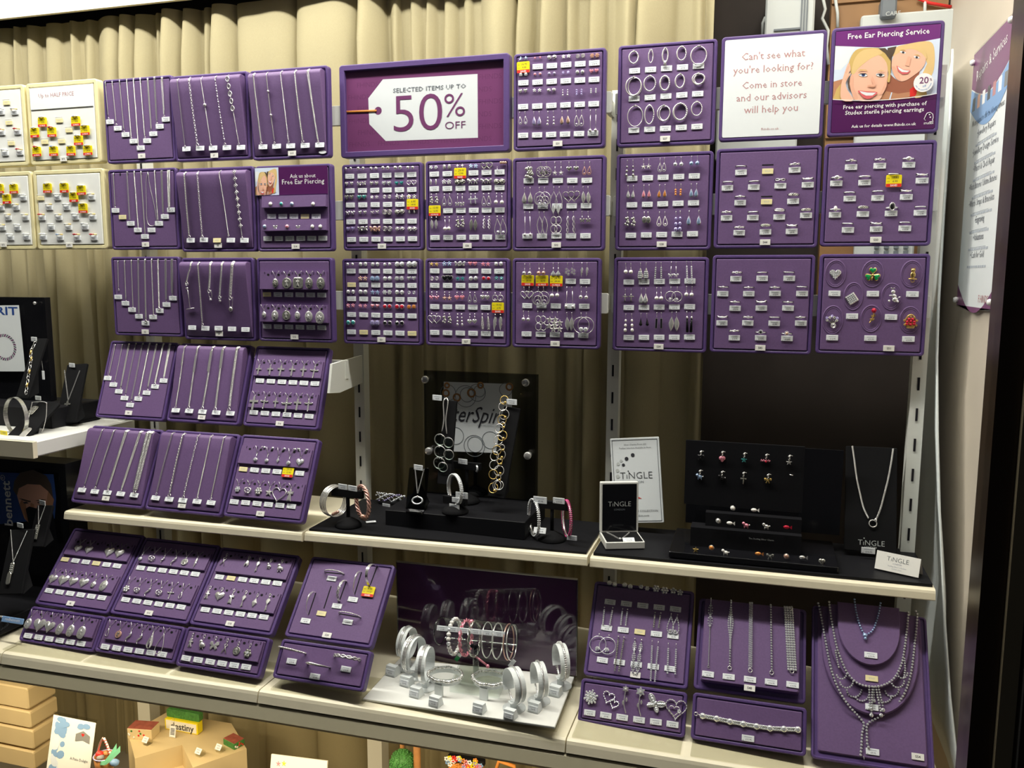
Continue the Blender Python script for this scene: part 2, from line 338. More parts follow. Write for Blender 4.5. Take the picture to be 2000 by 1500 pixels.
# --- slotted posts, rails, brackets
def posts():
    for i, (x, y, lab) in enumerate(((-.90, .09, 'left of the first column of pads'), (-.305, .085, 'between the necklace pads and the stud pads'), (.302, .10, 'between the earring pads and the hoop pads'), (.905, .055, 'at the right end beside the bowed panel'))):
        b = MB(); b.box((x-.013, y, .70), (x+.013, y+.028, 1.945), 'post')
        t = put('shelf_post', b, label='white slotted upright post '+lab, cat='post', group='slotted shelf posts')
        b = MB()
        for k in range(19): b.box((x-.002, y-.0015, .80+.06*k), (x+.002, y+.001, .825+.06*k), 'slot_dark')
        put('slots', b, t, Tr((0, 0, 0)), kind='stuff')
    rl = [(-.915, -.292, .004), (-.30, .302, .022), (.305, .915, .046)]
    for r, z in enumerate((1.905, 1.70, 1.50)):
        for g, (x0, x1, y) in enumerate(rl):
            b = MB(); b.rbox(x0, x1, 0, .042, 0, .012, 'post', .003); b.v = [(a, y+.012-c, z+q-.02) for a, q, c in b.v]
            o = put('pad_rail', b, label='white metal rail behind the %s row of pads, %s bay' % (('top', 'second', 'third')[r], ('left', 'middle', 'right')[g]), cat='rail', group='pad rails')
            for x in (x0+.012, x1-.012):
                b = MB(); b.box((x-.004, y+.012, z-.015), (x+.004, .10, z+.015), 'post'); put('arm', b, o, Tr((0, 0, 0)))
    for z, y, lab in ((1.335, .0, 'fourth'),):
        b = MB(); b.box((-.915, y, z-.012), (-.293, y+.012, z+.03), 'post')
        o = put('pad_rail', b, label='white metal rail behind the fourth row of necklace pads', cat='rail', group='pad rails')
        for x in (-.298,):
            p = [(x, .10, z-.03), (x, .10, z+.035), (x, y-.06, z+.028), (x, y-.075, z-.035), (x, y-.03, z-.04)]
            b = MB(); b.add([(x-.003, a, c) for _, a, c in p]+[(x+.003, a, c) for _, a, c in p], [tuple(range(5)), (9, 8, 7, 6, 5)]+[(i, (i+1) % 5, 5+(i+1) % 5, 5+i)[::-1] for i in range(5)], 'post')
            put('bracket_arm', b, o, Tr((0, 0, 0)))
posts()
# --- shelves: slabs given by their front edge
def slab(name, A, B, back, th, m, label, cat, r=.006, mm=None):
    A = Vector(A); B = Vector(B); b = MB(); L = []
    prof = [(0, 0)]
    pf = [(back, 0), (r, 0), (r*.3, -r*.3), (0, -r), (-.004 if th > .022 else -.002, -th+r*.5), (r*.4, -th), (back, -th)]
    def sec(p): return [(p.x, p.y+d if d != back else back, p.z+h) for d, h in pf]
    b.loft([sec(A), sec(B)], m, cap0=True, cap1=True); 
    n = len(b.f)
    return put(name, b, label=label, cat=cat)
SH = {'L': ((-.902,-.218,1.020), (-.303,-.195,1.018)), 'M': ((-.299,-.190,1.018), (.299,-.143,1.010)), 'R': ((.303,-.135,1.006), (.922,-.137,1.010))}
slab('shelf_board', *SH['L'], .08, .020, 'shelf', 'cream shelf under the tilted necklace pads at left', 'shelf')
slab('shelf_board', *SH['M'], .08, .020, 'shelf', 'cream shelf edge under the black display in the middle', 'shelf')
slab('shelf_board', *SH['R'], .08, .020, 'shelf', 'cream shelf under the black charm display at right', 'shelf')
BS = [(-1.62,-.447,.782), (-.902,-.405,.7635), (-.302,-.373,.7535), (.300,-.320,.7255), (.938,-.265,.695)]
for i in range(4):
    a, b2 = Vector(BS[i]), Vector(BS[i+1]); a.x += .0012; b2.x -= .0012
    slab('base_shelf', a, b2, .16, .026, 'shelf', 'cream base shelf '+('under the far left display', 'under the tilted locket pads', 'under the white bangle display', 'under the sparkling jewellery pads at bottom right')[i], 'shelf', .008)
def fascia():
    b = MB(); Lp = []
    for p in BS:
        x, y, z = p; z -= .027
        Lp.append([(x, y+.03, z), (x, y-.001, z), (x, y-.004, z-.002), (x, y-.0155, z-.021), (x, y-.014, z-.022), (x, y+.03, z-.022)])
    b.loft(Lp, 'alu', cap0=True); t = struct('trim_2', b)
    b = MB(); Lp = []
    for p in BS:
        x, y, z = p; z -= .0495
        Lp.append([(x, y+.05, z), (x, y+.012, z), (x, y+.012, z-.020), (x, y+.05, z-.020)])
    b.loft(Lp, 'shelf', cap0=True); struct('trim_3', b)
    for x, lab in ((-.995, 'left of the picture card'), (-.29, 'behind the tree ornament')):
        b = MB(); b.box((x-.02, .10, .12), (x+.02, .14, .70), 'post'); put('support_post', b, label='cream support post under the base shelf '+lab, cat='post')
fascia()
# --- poster on the right return wall
def services_poster():
    x = .978; P = [W('V', a, c, x=x) for a, c in ((106, 218), (308, 52), (178, 1450), (18, 1385))]
    y0 = (P[0].y+P[3].y)/2; y1 = (P[1].y+P[2].y)/2; z1 = (P[0].z+P[1].z)/2; z0 = (P[2].z+P[3].z)/2
    w_, h_ = y0-y1, z1-z0
    M = frame((x, y0, z0), (0, -1, 0), (0, 0, 1))
    b = MB(); b.box((0, 0, -.004), (w_, h_, 0), 'acrylic_grey')
    t = put('wall_poster', b, M=M, label='tall services poster on clear board on the cream right wall', cat='poster')
    b = MB(); b.box((.004, .004, .0002), (w_-.004, h_-.004, .0008), 'photo_white')
    arc = lambda ya, dip, n=12: [(lerp(.004, w_-.004, i/n), ya-dip*math.sin(pi*i/n)) for i in range(n+1)]
    pl = arc(h_*.86, .03)+[(w_-.004, h_-.004), (.004, h_-.004)]; b.flat(pl, .0010, 'plum')
    ph = arc(h_*.775, .045)+arc(h_*.855, .03)[::-1]; b.flat(ph, .0012, 'blue_wash')
    for k in range(7): b.box((w_*(.08+.13*k), h_*.765, .0012), (w_*(.15+.13*k), h_*(.815), .00135), ('tag_grey', 'skin', 'white', 'eye', 'pink_ink', 'white', 'grey_felt')[k])
    b.flat(arc(h_*.09, .05)+[(w_-.004, .004), (.004, .004)], .0010, 'plum')
    b.text('Repairs & Services', w_*.5, h_*.895, 'white', width=w_*.72, z=.0014, rot=.10)
    b.text('We are pleased to offer the following services:', w_*.5, h_*.705, 'eye', width=w_*.80, h=.011, z=.0012, bold=.01)
    for k, s in enumerate(('Jewellery Repairs', 'Jewellery Design Service', 'Watch & Clock Repair', 'Watch Batteries / Lifetime Batteries', 'Watch Straps & Bracelets', 'Engraving', 'Valuations', 'Cash for Gold')):
        z = h_*(.655-.066*k); b.text('\u2022'+s, w_*.5, z, 'ink', width=min(w_*.7, .0075*len(s)), h=.012, z=.0012)
        rr = random.Random(k); q = w_*.25
        while q < w_*.75: d = rr.uniform(.008, .02); b.box((q, z-.018, .0010), (q+d, z-.014, .0012), 'ink_light'); q += d+.004
        if k: b.box((w_*.3, z+.019, .0010), (w_*.7, z+.0197, .0012), 'ink_light')
    b.text('F.HINDS', w_*.74, h_*.028, 'pink_ink', width=w_*.24, z=.0014)
    put('poster_print', b, t, Tr((0, 0, 0)))
    for (u, v) in ((.012, h_-.02), (w_-.012, h_-.014), (.012, .014), (w_-.012, .016)):
        b = MB(); b.lathe([(.005, 0), (.006, .004), (.004, .008)], 'white', 10); put('pin', b, t, Tr((u, v, .0008)))
services_poster()
# ================================================================== display pads
PT = {
'A4':(-.9300,-.7316,-.0806,1.2153,-.0136,1.3959),'B4':(-.7251,-.5272,-.0802,1.2163,-.0139,1.3951),'C4':(-.5176,-.3235,-.0801,1.2167,-.0143,1.3941),
'A5':(-.9065,-.7047,-.1947,1.0361,-.1130,1.2017),'B5':(-.7009,-.5006,-.1947,1.0362,-.1123,1.2029),'C5':(-.4971,-.3010,-.1939,1.0379,-.1121,1.2035),
'A6':(-.9259,-.7247,-.2951,.8272,-.1684,.9650),'B6':(-.7218,-.5212,-.2934,.8291,-.1712,.9620),'C6':(-.5193,-.3200,-.2926,.8300,-.1733,.9597),'D6':(-.2937,-.0986,-.2904,.8324,-.1722,.9609),
'G6':(.3041,.5041,-.1939,.7906,-.0860,.9410),'H6':(.5134,.7131,-.1919,.7935,-.0927,.9316),
'A6b':(-.9124,-.7123,-.3540,.7682,-.3131,.8304),'B6b':(-.7121,-.5115,-.3525,.7705,-.3120,.8321),'C6b':(-.5086,-.3104,-.3539,.7684,-.3109,.8338),'D6b':(-.2852,-.0872,-.3504,.7737,-.3093,.8363),
'G6b':(.3049,.5054,-.2466,.7226,-.2118,.7929),'H6b':(.5147,.7145,-.2462,.7234,-.2107,.7953),'I6':(.7220,.9200,-.2460,.7235,-.0870,.9400),
'A1':(-.8942,-.7010,-.0318,1.8182,-.0318,2.0097),'A2':(-.7016,-.5025,-.0318,1.8159,-.0318,2.0060),'A3':(-.4984,-.3040,-.0318,1.8121,-.0318,2.0050),
'B1':(-.8947,-.7014,-.0318,1.6165,-.0318,1.8038),'B2':(-.6959,-.4959,-.0318,1.6106,-.0318,1.8001),'B3':(-.4925,-.3014,-.0318,1.6102,-.0318,1.7990),
'C1':(-.9004,-.7044,-.0318,1.4109,-.0318,1.5997),'C2':(-.6996,-.5049,-.0318,1.4060,-.0318,1.5967),'C3':(-.4976,-.3050,-.0318,1.4069,-.0318,1.5960),
'D2':(-.2941,-.1014,0,1.6123,0,1.7994),'E2':(-.0949,.0965,0,1.6101,0,1.8000),'F1':(.1018,.2939,0,1.8138,0,2.0066),'F2':(.1003,.2966,0,1.6090,0,1.7995),
'G1':(.3129,.5069,.0241,1.8163,.0241,2.0136),'G2':(.3133,.5066,.0241,1.6101,.0241,1.8025),'H1':(.5136,.7063,.0241,1.8198,.0241,2.0151),'I1':(.7134,.9048,.0241,1.8202,.0241,2.0161),
'H2':(.5110,.7066,.0241,1.6129,.0241,1.8055),'I2':(.7103,.9049,.0241,1.6154,.0241,1.8069),'D3':(-.2987,-.1062,0,1.4039,0,1.5944),'E3':(-.0977,.0948,0,1.4053,0,1.5944),
'F3':(.1005,.2906,0,1.4063,0,1.5943),'G3':(.3120,.5044,.0241,1.4034,.0241,1.5957),'H3':(.5104,.7047,.0241,1.4056,.0241,1.5995),'I3':(.7117,.9064,.0241,1.4086,.0241,1.6006),
'SIGN':(-.2956,.0936,0,1.8141,0,2.0106),'K1':(-1.1240,-.9120,-.0300,1.8226,-.0300,2.0153),'K2':(-1.1208,-.9083,-.0300,1.6191,-.0300,1.8092),
'K3':(-1.346,-1.130,-.0300,1.8226,-.0300,2.0153),'K4':(-1.341,-1.125,-.0300,1.6191,-.0300,1.8092)}
PRICES = ['9.95', '14.95', '12.95', '19.95', '24.95', '16.95', '6.95', '29.95']
_tk = {}
def ticket_mesh(kind, price=0, s=1.0):
    k = (kind, price, s)
    if k in _tk: return _tk[k]
    b = MB()
    if kind in 'wg':
        b.rbox(-.0108*s, .0108*s, -.0052*s, .0052*s, 0, .0014, 'ticket', .0006, .0003)
        p = '\u00a3'+PRICES[price % len(PRICES)]
        b.text(p, .001*s, -.0032*s, 'ink', h=.0027*s, z=.00145, bold=.01); b.box((-.0065*s, .0014*s, .0014), (.0065*s, .0026*s, .00145), 'ink_light')
        b.box((-.0098*s, -.0042*s, .0014), (-.0072*s, -.0036*s, .00145), 'ink')
    elif kind == 'y':
        b.rbox(-.0104*s, .0104*s, -.005*s, .005*s, 0, .0014, 'cream_ticket', .0006, .0003); b.text('SOLD', 0, -.0012*s, 'ink_light', h=.0028*s, z=.00145)
    elif kind in 'sh':
        b.rbox(-.0135, .0135, -.011, .011, .002, .0032, 'yellow', .002, .0003)
        b.add([(-.0132, -.0108, .0033), (.0132, -.0108, .0033), (.0132, -.0048, .0033), (-.0132, -.0048, .0033)], [(0, 1, 2, 3)], 'red')
        b.text('SAVE!' if kind == 's' else '1/2 PRICE', 0, -.0096, 'white', h=.0034 if kind == 's' else .003, z=.0034, bold=.02)
        b.text(PRICES[price % 8], .002, .004, 'eye', h=.0042, z=.0033, shear=.2); b.text(PRICES[(price+3) % 8], .002, -.0022, 'eye', h=.0036, z=.0033, shear=.2)
        b.text('was', -.0095, .0045, 'eye', h=.002, z=.0033); b.text('now', -.0095, -.0018, 'eye', h=.002, z=.0033)
    else:
        b.rbox(-.0098, .0098, -.0054, .0054, 0, .0016, 'card', .0004, .0003)
        if kind: b.text(kind, 0, -.002, 'eye', h=.004, z=.00165, bold=.02)
    _tk[k] = b.mesh('price_ticket'); return _tk[k]
class Pad:
    def __init__(s, key, num, label, style='flat', rim='pad_rim', face='pad', cat='display pad', depth=.016, k=0, n0=.0006, rimw=.0058, group=None, name='jewellery_pad'):
        s.key = key; s.num = num; x0, x1, yb, zb, yt, zt = PT[key]
        s.M = frame(((x0+x1)/2, (yb+yt)/2, (zb+zt)/2), (1, 0, 0), (0, yt-yb, zt-zb)); s.I = s.M.inverted()
        s.w = x1-x0-.0012; s.h = math.hypot(yt-yb, zt-zb); s.k = k; s.n0 = n0; s.tc = 0; s.rn = random.Random(key)
        w2, h2 = s.w/2, s.h/2; b = MB()
        L = lambda i, z, r=.007: [(x, y, z) for x, y in rrect(-w2+i, w2-i, -h2+i, h2-i, max(r-i*.7, .0012), 4)]
        g = .0035 if style != 'sign' else .010
        b.loft([L(.001, -depth), L(0, -depth+.001), L(0, -.0016), L(.0008, -.0004), L(.002, 0), L(rimw-.001, 0), L(rimw, -.0008), L(rimw+.0004, -g)], rim, cap0=True)
        s.o = put(name, b, M=s.M, label=label, cat=cat, group=group)
        b = MB(); f = rimw+.0022
        if style in ('flat', 'ledge'):
            b.loft([L(f, -g, .004), L(f, n0-.0012, .004), L(f+.001, n0, .004)], face)
            s.ins = put('pad_insert', b, s.o, Tr((0, 0, 0)))
        elif style == 'block':
            K = lambda i, z: [(x, y, z) for x, y in rrect(-w2+f+.004+i, w2-f-.004-i, -h2+f+.006+i, h2-.003-i, .004, 4)]; b.loft([K(0, -g), K(0, n0-.002), K(.002, n0)], face); put('pad_insert', b, s.o, Tr((0, 0, 0)))
        elif style == 'ramp':
            pr = [(-h2+f, -g), (-h2+f, 0.0)]; N = 7
            for i in range(N): t = i/(N-1); pr.append((lerp(-h2+f+.002, h2-.020, t), lerp(.001, s.tn(), t)))
            T = s.tn(); c = (h2-.020, T-.010)
            for i in range(1, 6): a = pi/2*i/5*1.15; pr.append((c[0]+.011*math.sin(a), c[1]+.010*math.cos(a)))
            pr += [(c[0]+.009, -g)]; u = w2-f+.0004
            b.loft([[(-u, y, z) for y, z in pr], [(u, y, z) for y, z in pr]], face, cap0=True, sm=False)
            me = b.mesh('pad_insert'); me.polygons.foreach_set('use_smooth', [len(p.vertices) == 4 and abs(p.normal.x) < .5 for p in me.polygons])
            o = put('pad_insert', me, s.o, Tr((0, 0, 0))); bv = o.modifiers.new('b', 'BEVEL'); bv.width = .002; bv.segments = 2; bv.limit_method = 'ANGLE'; bv.angle_limit = .9
            s.k = (T-.001)/(s.h-.022-f); s.n0 = .001+s.k*(h2-f)
    def tn(s): return .020
    def loc(s, c, x, y, n=None, k=None):
        o = s.I @ CAM; d = s.I.to_3x3() @ rayd(c, x, y); n = s.n0 if n is None else n; k = s.k if k is None else k
        t = (n+k*o.y*1.0-o.z)/(d.z-k*d.y) if k else (n-o.z)/d.z
        return o+d*t
    def loc2(s, c, x, y):   # ramp-aware: surface n falls off with -v
        o = s.I @ CAM; d = s.I.to_3x3() @ rayd(c, x, y); t = (s.n0+s.k*o.y-o.z)/(d.z-s.k*d.y); return o+d*t
    def mpp(s, c, x, y): return (s.loc(c, x+5, y, s.n0, 0)-s.loc(c, x-5, y, s.n0, 0)).length/10
    def child(s, name, b, M=None, label=None, kind=None):
        return put(name, b, s.o, M or Tr((0, 0, 0)), label=label, kind=kind)
    def ticket(s, c, x, y, kind='w', n=None, size=1.0):
        if kind == '-': return
        n = s.n0 if n is None else n; p = s.loc2(c, x, y) if s.k else s.loc(c, x, y, n, 0); a = s.rn.uniform(-.02, .02)
        pr = s.rn.randrange(8); nm = 'sale_tag' if kind in 'sh' else 'price_ticket'
        lab = {'s': 'yellow and red sale tag reading SAVE', 'h': 'yellow and red half price sale tag', 'y': 'cream sold ticket'}.get(kind)
        o = put(nm, ticket_mesh(kind, pr if kind in 'wsh' else 0, size), s.o, Tr((p.x, p.y, p.z+.0004)) @ Rz(a) @ Rx(-math.atan(s.k) if s.k else 0))
        if lab: o['label'] = lab
    def tickets(s, c, x0, y0, x1, y1, n, codes=None, nn=None):
        for i in range(n): t = i/max(1, n-1); s.ticket(c, lerp(x0, x1, t), lerp(y0, y1, t), codes[i] if codes else 'w', nn)
    def card(s, c, x, y, n=None):
        p = s.loc2(c, x, y) if s.k else s.loc(c, x, y, s.n0 if n is None else n, 0)
        put('number_card', ticket_mesh(s.num or ' '), s.o, Tr((p.x, p.y, p.z+.0004)))
    def ledge(s, c, x0, y0, x1, y1, holes=6):
        # wedge with its thick edge at the bottom; corners given top-left / bottom-right
        a = s.loc(c, x0, y0, .007, 0); e = s.loc(c, x1, y1, .010, 0); u0, u1, v1, v0 = max(a.x, -s.w/2+.010), min(e.x, s.w/2-.010), a.y, e.y
        z0, z1 = (.0072, .0100) if s.key in ('C3', 'B3') else (.0042, .0062); b = MB(); r = .0015
        b.add([(u0, v1, 0), (u1, v1, 0), (u1, v0, 0), (u0, v0, 0), (u0, v1, z0), (u1, v1, z0), (u1, v0+.001, z1), (u0, v0+.001, z1), (u0, v0, z1-.001), (u1, v0, z1-.001)],
              [(4, 7, 6, 5), (7, 8, 9, 6), (8, 3, 2, 9), (0, 4, 5, 1), (0, 3, 8, 7, 4), (1, 5, 6, 9, 2)], 'pad')
        lo = s.child('ledge', b); lk = (z1-z0)/(v1-v0-.001); L = (u0, u1, v0, v1, z0, lk)
        if holes:
            b = MB(); 
            for i in range(holes):
                u = lerp(u0+.022, u1-.014, i/(holes-1)); b.disc(u, v1-.0075, .0032, .0026, z0+lk*.0075+.0004, 'slot_dark', 12)
                for q in (-.009, .009): b.box((u+q-.0003, v1-.006, z0+.0004), (u+q+.0003, v1-.001, z0+.0012), 'slot_dark')
            put('holes', b, lo, Tr((0, 0, 0)), kind='stuff')
        return L
def onledge(p, L, c, x, y):
    u0, u1, v0, v1, z0, lk = L; o = p.I @ CAM; d = p.I.to_3x3() @ rayd(c, x, y); n0 = z0+lk*v1
    t = (n0-lk*o.y-o.z)/(d.z+lk*d.y); return o+d*t
PD = {}
def P(key, *a, **k): PD[key] = Pad(key, *a, **k); return PD[key]
# ------------------------------------------------------------------ outlines (unit height, hanging from y=0)
def norm(p, H, W_=None):
    x0 = min(a for a, _ in p); x1 = max(a for a, _ in p); y0 = min(b for _, b in p); y1 = max(b for _, b in p); k = H/(y1-y0); kx = W_/(x1-x0) if W_ else k
    return [((a-(x0+x1)/2)*kx, (b-y1)*k) for a, b in p]
def heart(n=18): return [(16*math.sin(t)**3, 13*math.cos(t)-5*math.cos(2*t)-2*math.cos(3*t)-math.cos(4*t)) for t in [2*pi*i/n for i in range(n)]]
def tear(n=14): return [(math.sin(t)*math.sin(t/2)**1.6*.62, math.cos(t)) for t in [2*pi*i/n for i in range(n)]]
def star(n=5, ri=.45): return [((1 if i % 2 == 0 else ri)*math.sin(pi*i/n), (1 if i % 2 == 0 else ri)*math.cos(pi*i/n)) for i in range(2*n)]
def flower(n=5, a=.32, m=4): return [((1-a+a*math.cos(n*t))*math.sin(t), (1-a+a*math.cos(n*t))*math.cos(t)) for t in [2*pi*i/(n*m) for i in range(n*m)]]
def oval(rx=.7, n=14): return [(rx*math.sin(2*pi*i/n), math.cos(2*pi*i/n)) for i in range(n)]
def cross(w=.16, top=.32, arm=.34): return [(-w/2, 0), (w/2, 0), (w/2, -top+w/2), (arm, -top+w/2), (arm, -top-w/2), (w/2, -top-w/2), (w/2, -1), (-w/2, -1), (-w/2, -top-w/2), (-arm, -top-w/2), (-arm, -top+w/2), (-w/2, -top+w/2)]
def mirror(p): return p+[(-x, y) for x, y in p[::-1]]
def bfly(): return mirror([(.04, .1), (.25, .48), (.6, .5), (.62, .15), (.35, -.02), (.5, -.3), (.3, -.5), (.05, -.2)])
def bow(): return mirror([(.06, .12), (.35, .35), (.6, .3), (.55, -.05), (.15, -.02), (.35, -.5), (.2, -.6), (.04, -.1)])
def leaf(): return [(0, 1), (.2, .6), (.34, .1), (.26, -.4), (.08, -.85), (0, -1), (-.1, -.8), (-.26, -.4), (-.34, .1), (-.2, .6)]
def wing(): return [(-.1, 1), (.15, .9), (.22, .4), (.12, .1), (.18, -.1), (.05, -.3), (.08, -.5), (-.05, -.65), (-.1, -1), (-.25, -.4), (-.3, .4)]
def fan(): return [(0, 1), (.9, -.35), (.55, -.9), (.28, -.45), (0, -1), (-.28, -.45), (-.55, -.9), (-.9, -.35)]
def angel(): return mirror([(.06, 1), (.16, .8), (.1, .6), (.55, .65), (.5, .2), (.18, .15), (.4, -1), (.1, -.9)])
def bear(): return mirror([(.05, 1), (.18, 1.05), (.28, .95), (.22, .7), (.18, .55), (.5, .45), (.48, .25), (.22, .2), (.24, -.2), (.4, -.6), (.3, -.8), (.1, -.6), (.04, -.25)])
def key(): return [(-.05, 0), (-.22, .12), (-.28, .35), (-.16, .58), (0, .65), (.16, .58), (.28, .35), (.22, .12), (.05, 0), (.05, -.7), (.2, -.75), (.2, -.85), (.05, -.85), (.05, -1), (-.05, -1)]
def shoe(): return [(-.3, .1), (-.1, .5), (.1, .55), (.35, .2), (.38, -.3), (.22, -.6), (.2, -.2), (.05, .15), (-.1, .12), (-.2, -.3), (-.26, -.62), (-.42, -.35)]
def square(): return [(-1, 1), (1, 1), (1, -1), (-1, -1)]
OUT = dict(flo=flower, heart=heart, tear=tear, star=star, flower=flower, oval=oval, cross=cross, bfly=bfly, bow=bow, leaf=leaf, wing=wing, fan=fan, angel=angel, bear=bear, key=key, shoe=shoe, sq=square)
CM = dict(s='silver', w='crystal', p='pink_gem', g='gold', r='red_gem', k='black_gem', t='teal_gem', b='blue_gem', a='lilac_gem', o='orange_gem', i='pearl', c='copper', d='dark_silver', n='green_enamel')
CN = dict(s='silver', w='clear', p='pink', g='gold coloured', r='red', k='black', t='teal', b='blue', a='lilac', o='orange', i='pearly', c='coppery', d='oxidised silver', n='green')
# ================================================================== jewellery generators
_mc = {}
def stud_mesh(kind, col, s):
    k = ('st', kind, col, s)
    if k in _mc: return _mc[k]
    b = MB(); m = CM[col]; r = s/2; z = .002
    b.tube([(0, 0, -.0015), (0, 0, z)], .0004, 'silver', 4)
    if kind == 'ball': b.ball((0, 0, z+r*.7), r, m, 1, 1, .8)
    elif kind == 'gem': b.ring((0, 0, z), r*.92, r*.92, r*.16, 'silver', 10, 4); b.gem((0, 0, z+.0004), r*.92, m, r*.5)
    elif kind == 'sq': b.plate([(x, y+s*.45) for x, y in norm(square(), s*.9)], z, z+.001, 'silver'); b.gem((0, 0, z+.001), s*.58, m, r*.4, 4, rot=0)
    elif kind == 'knot':
        for a in range(3): b.ring((r*.3*math.cos(2.1*a), r*.3*math.sin(2.1*a), z+.0012), r*.62, r*.5, r*.2, m, 9, 4, (math.cos(2.1*a)*.5, math.sin(2.1*a)*.5, 1))
    elif kind == 'ring': b.ring((0, 0, z+.001), r*.85, r*.85, r*.2, m, 12, 4); b.ring((0, 0, z+.001), r*.4, r*.4, r*.15, m, 9, 4)
    elif kind == 'clus':
        for a in range(6): b.gem((r*.62*math.cos(pi*a/3), r*.62*math.sin(pi*a/3), z+.0006), r*.36, m, r*.3, 6)
        b.gem((0, 0, z+.001), r*.38, m, r*.3, 6)
    elif kind == 'flo':
        for a in range(5): b.ball((r*.6*math.sin(2*pi*a/5), r*.6*math.cos(2*pi*a/5), z+.0008), r*.38, m, 1, 1, .5, 6, 4)
        b.ball((0, 0, z+.0014), r*.3, 'gold' if col in 'i' else 'crystal', 1, 1, .7, 6, 4)
    elif kind == 'hring': b.tube([(x, y+r, z+.001) for x, y in norm(heart(), s)], r*.16, m, 4, True)
    elif kind == 'hgem': b.plate([(x*1.15, (y+r)*1.15) for x, y in norm(heart(), s)], z, z+.0008, 'silver'); b.plate([(x, y+r) for x, y in norm(heart(), s*.9)], z+.0008, z+.002, m, .0008)
    else: b.plate([(x, y+r) for x, y in norm(OUT[kind](), s)], z, z+.0014, m, .0008)
    _mc[k] = b.mesh('stud_earring'); return _mc[k]
def hook_mesh(h):
    k = ('hk', h)
    if k in _mc: return _mc[k]
    b = MB(); b.tube([(0, .0005, -.001), (0, .0009, .0035), (0, -.0003, .0055), (0, -.002, .0052), (0, -h*.6, .0035), (0, -h, .003)], .00042, 'silver', 4)
    b.ball((0, .0002, .0050), .0010, 'silver', nu=6, nv=4); _mc[k] = b.mesh('ear_wire'); return _mc[k]
def post_mesh():
    if 'ps' not in _mc:
        b = MB(); b.ball((0, 0, .0025), .0018, 'silver', nu=6, nv=4); b.tube([(0, 0, -.001), (0, 0, .002)], .0005, 'silver', 4); _mc['ps'] = b.mesh('ear_post')
    return _mc['ps']
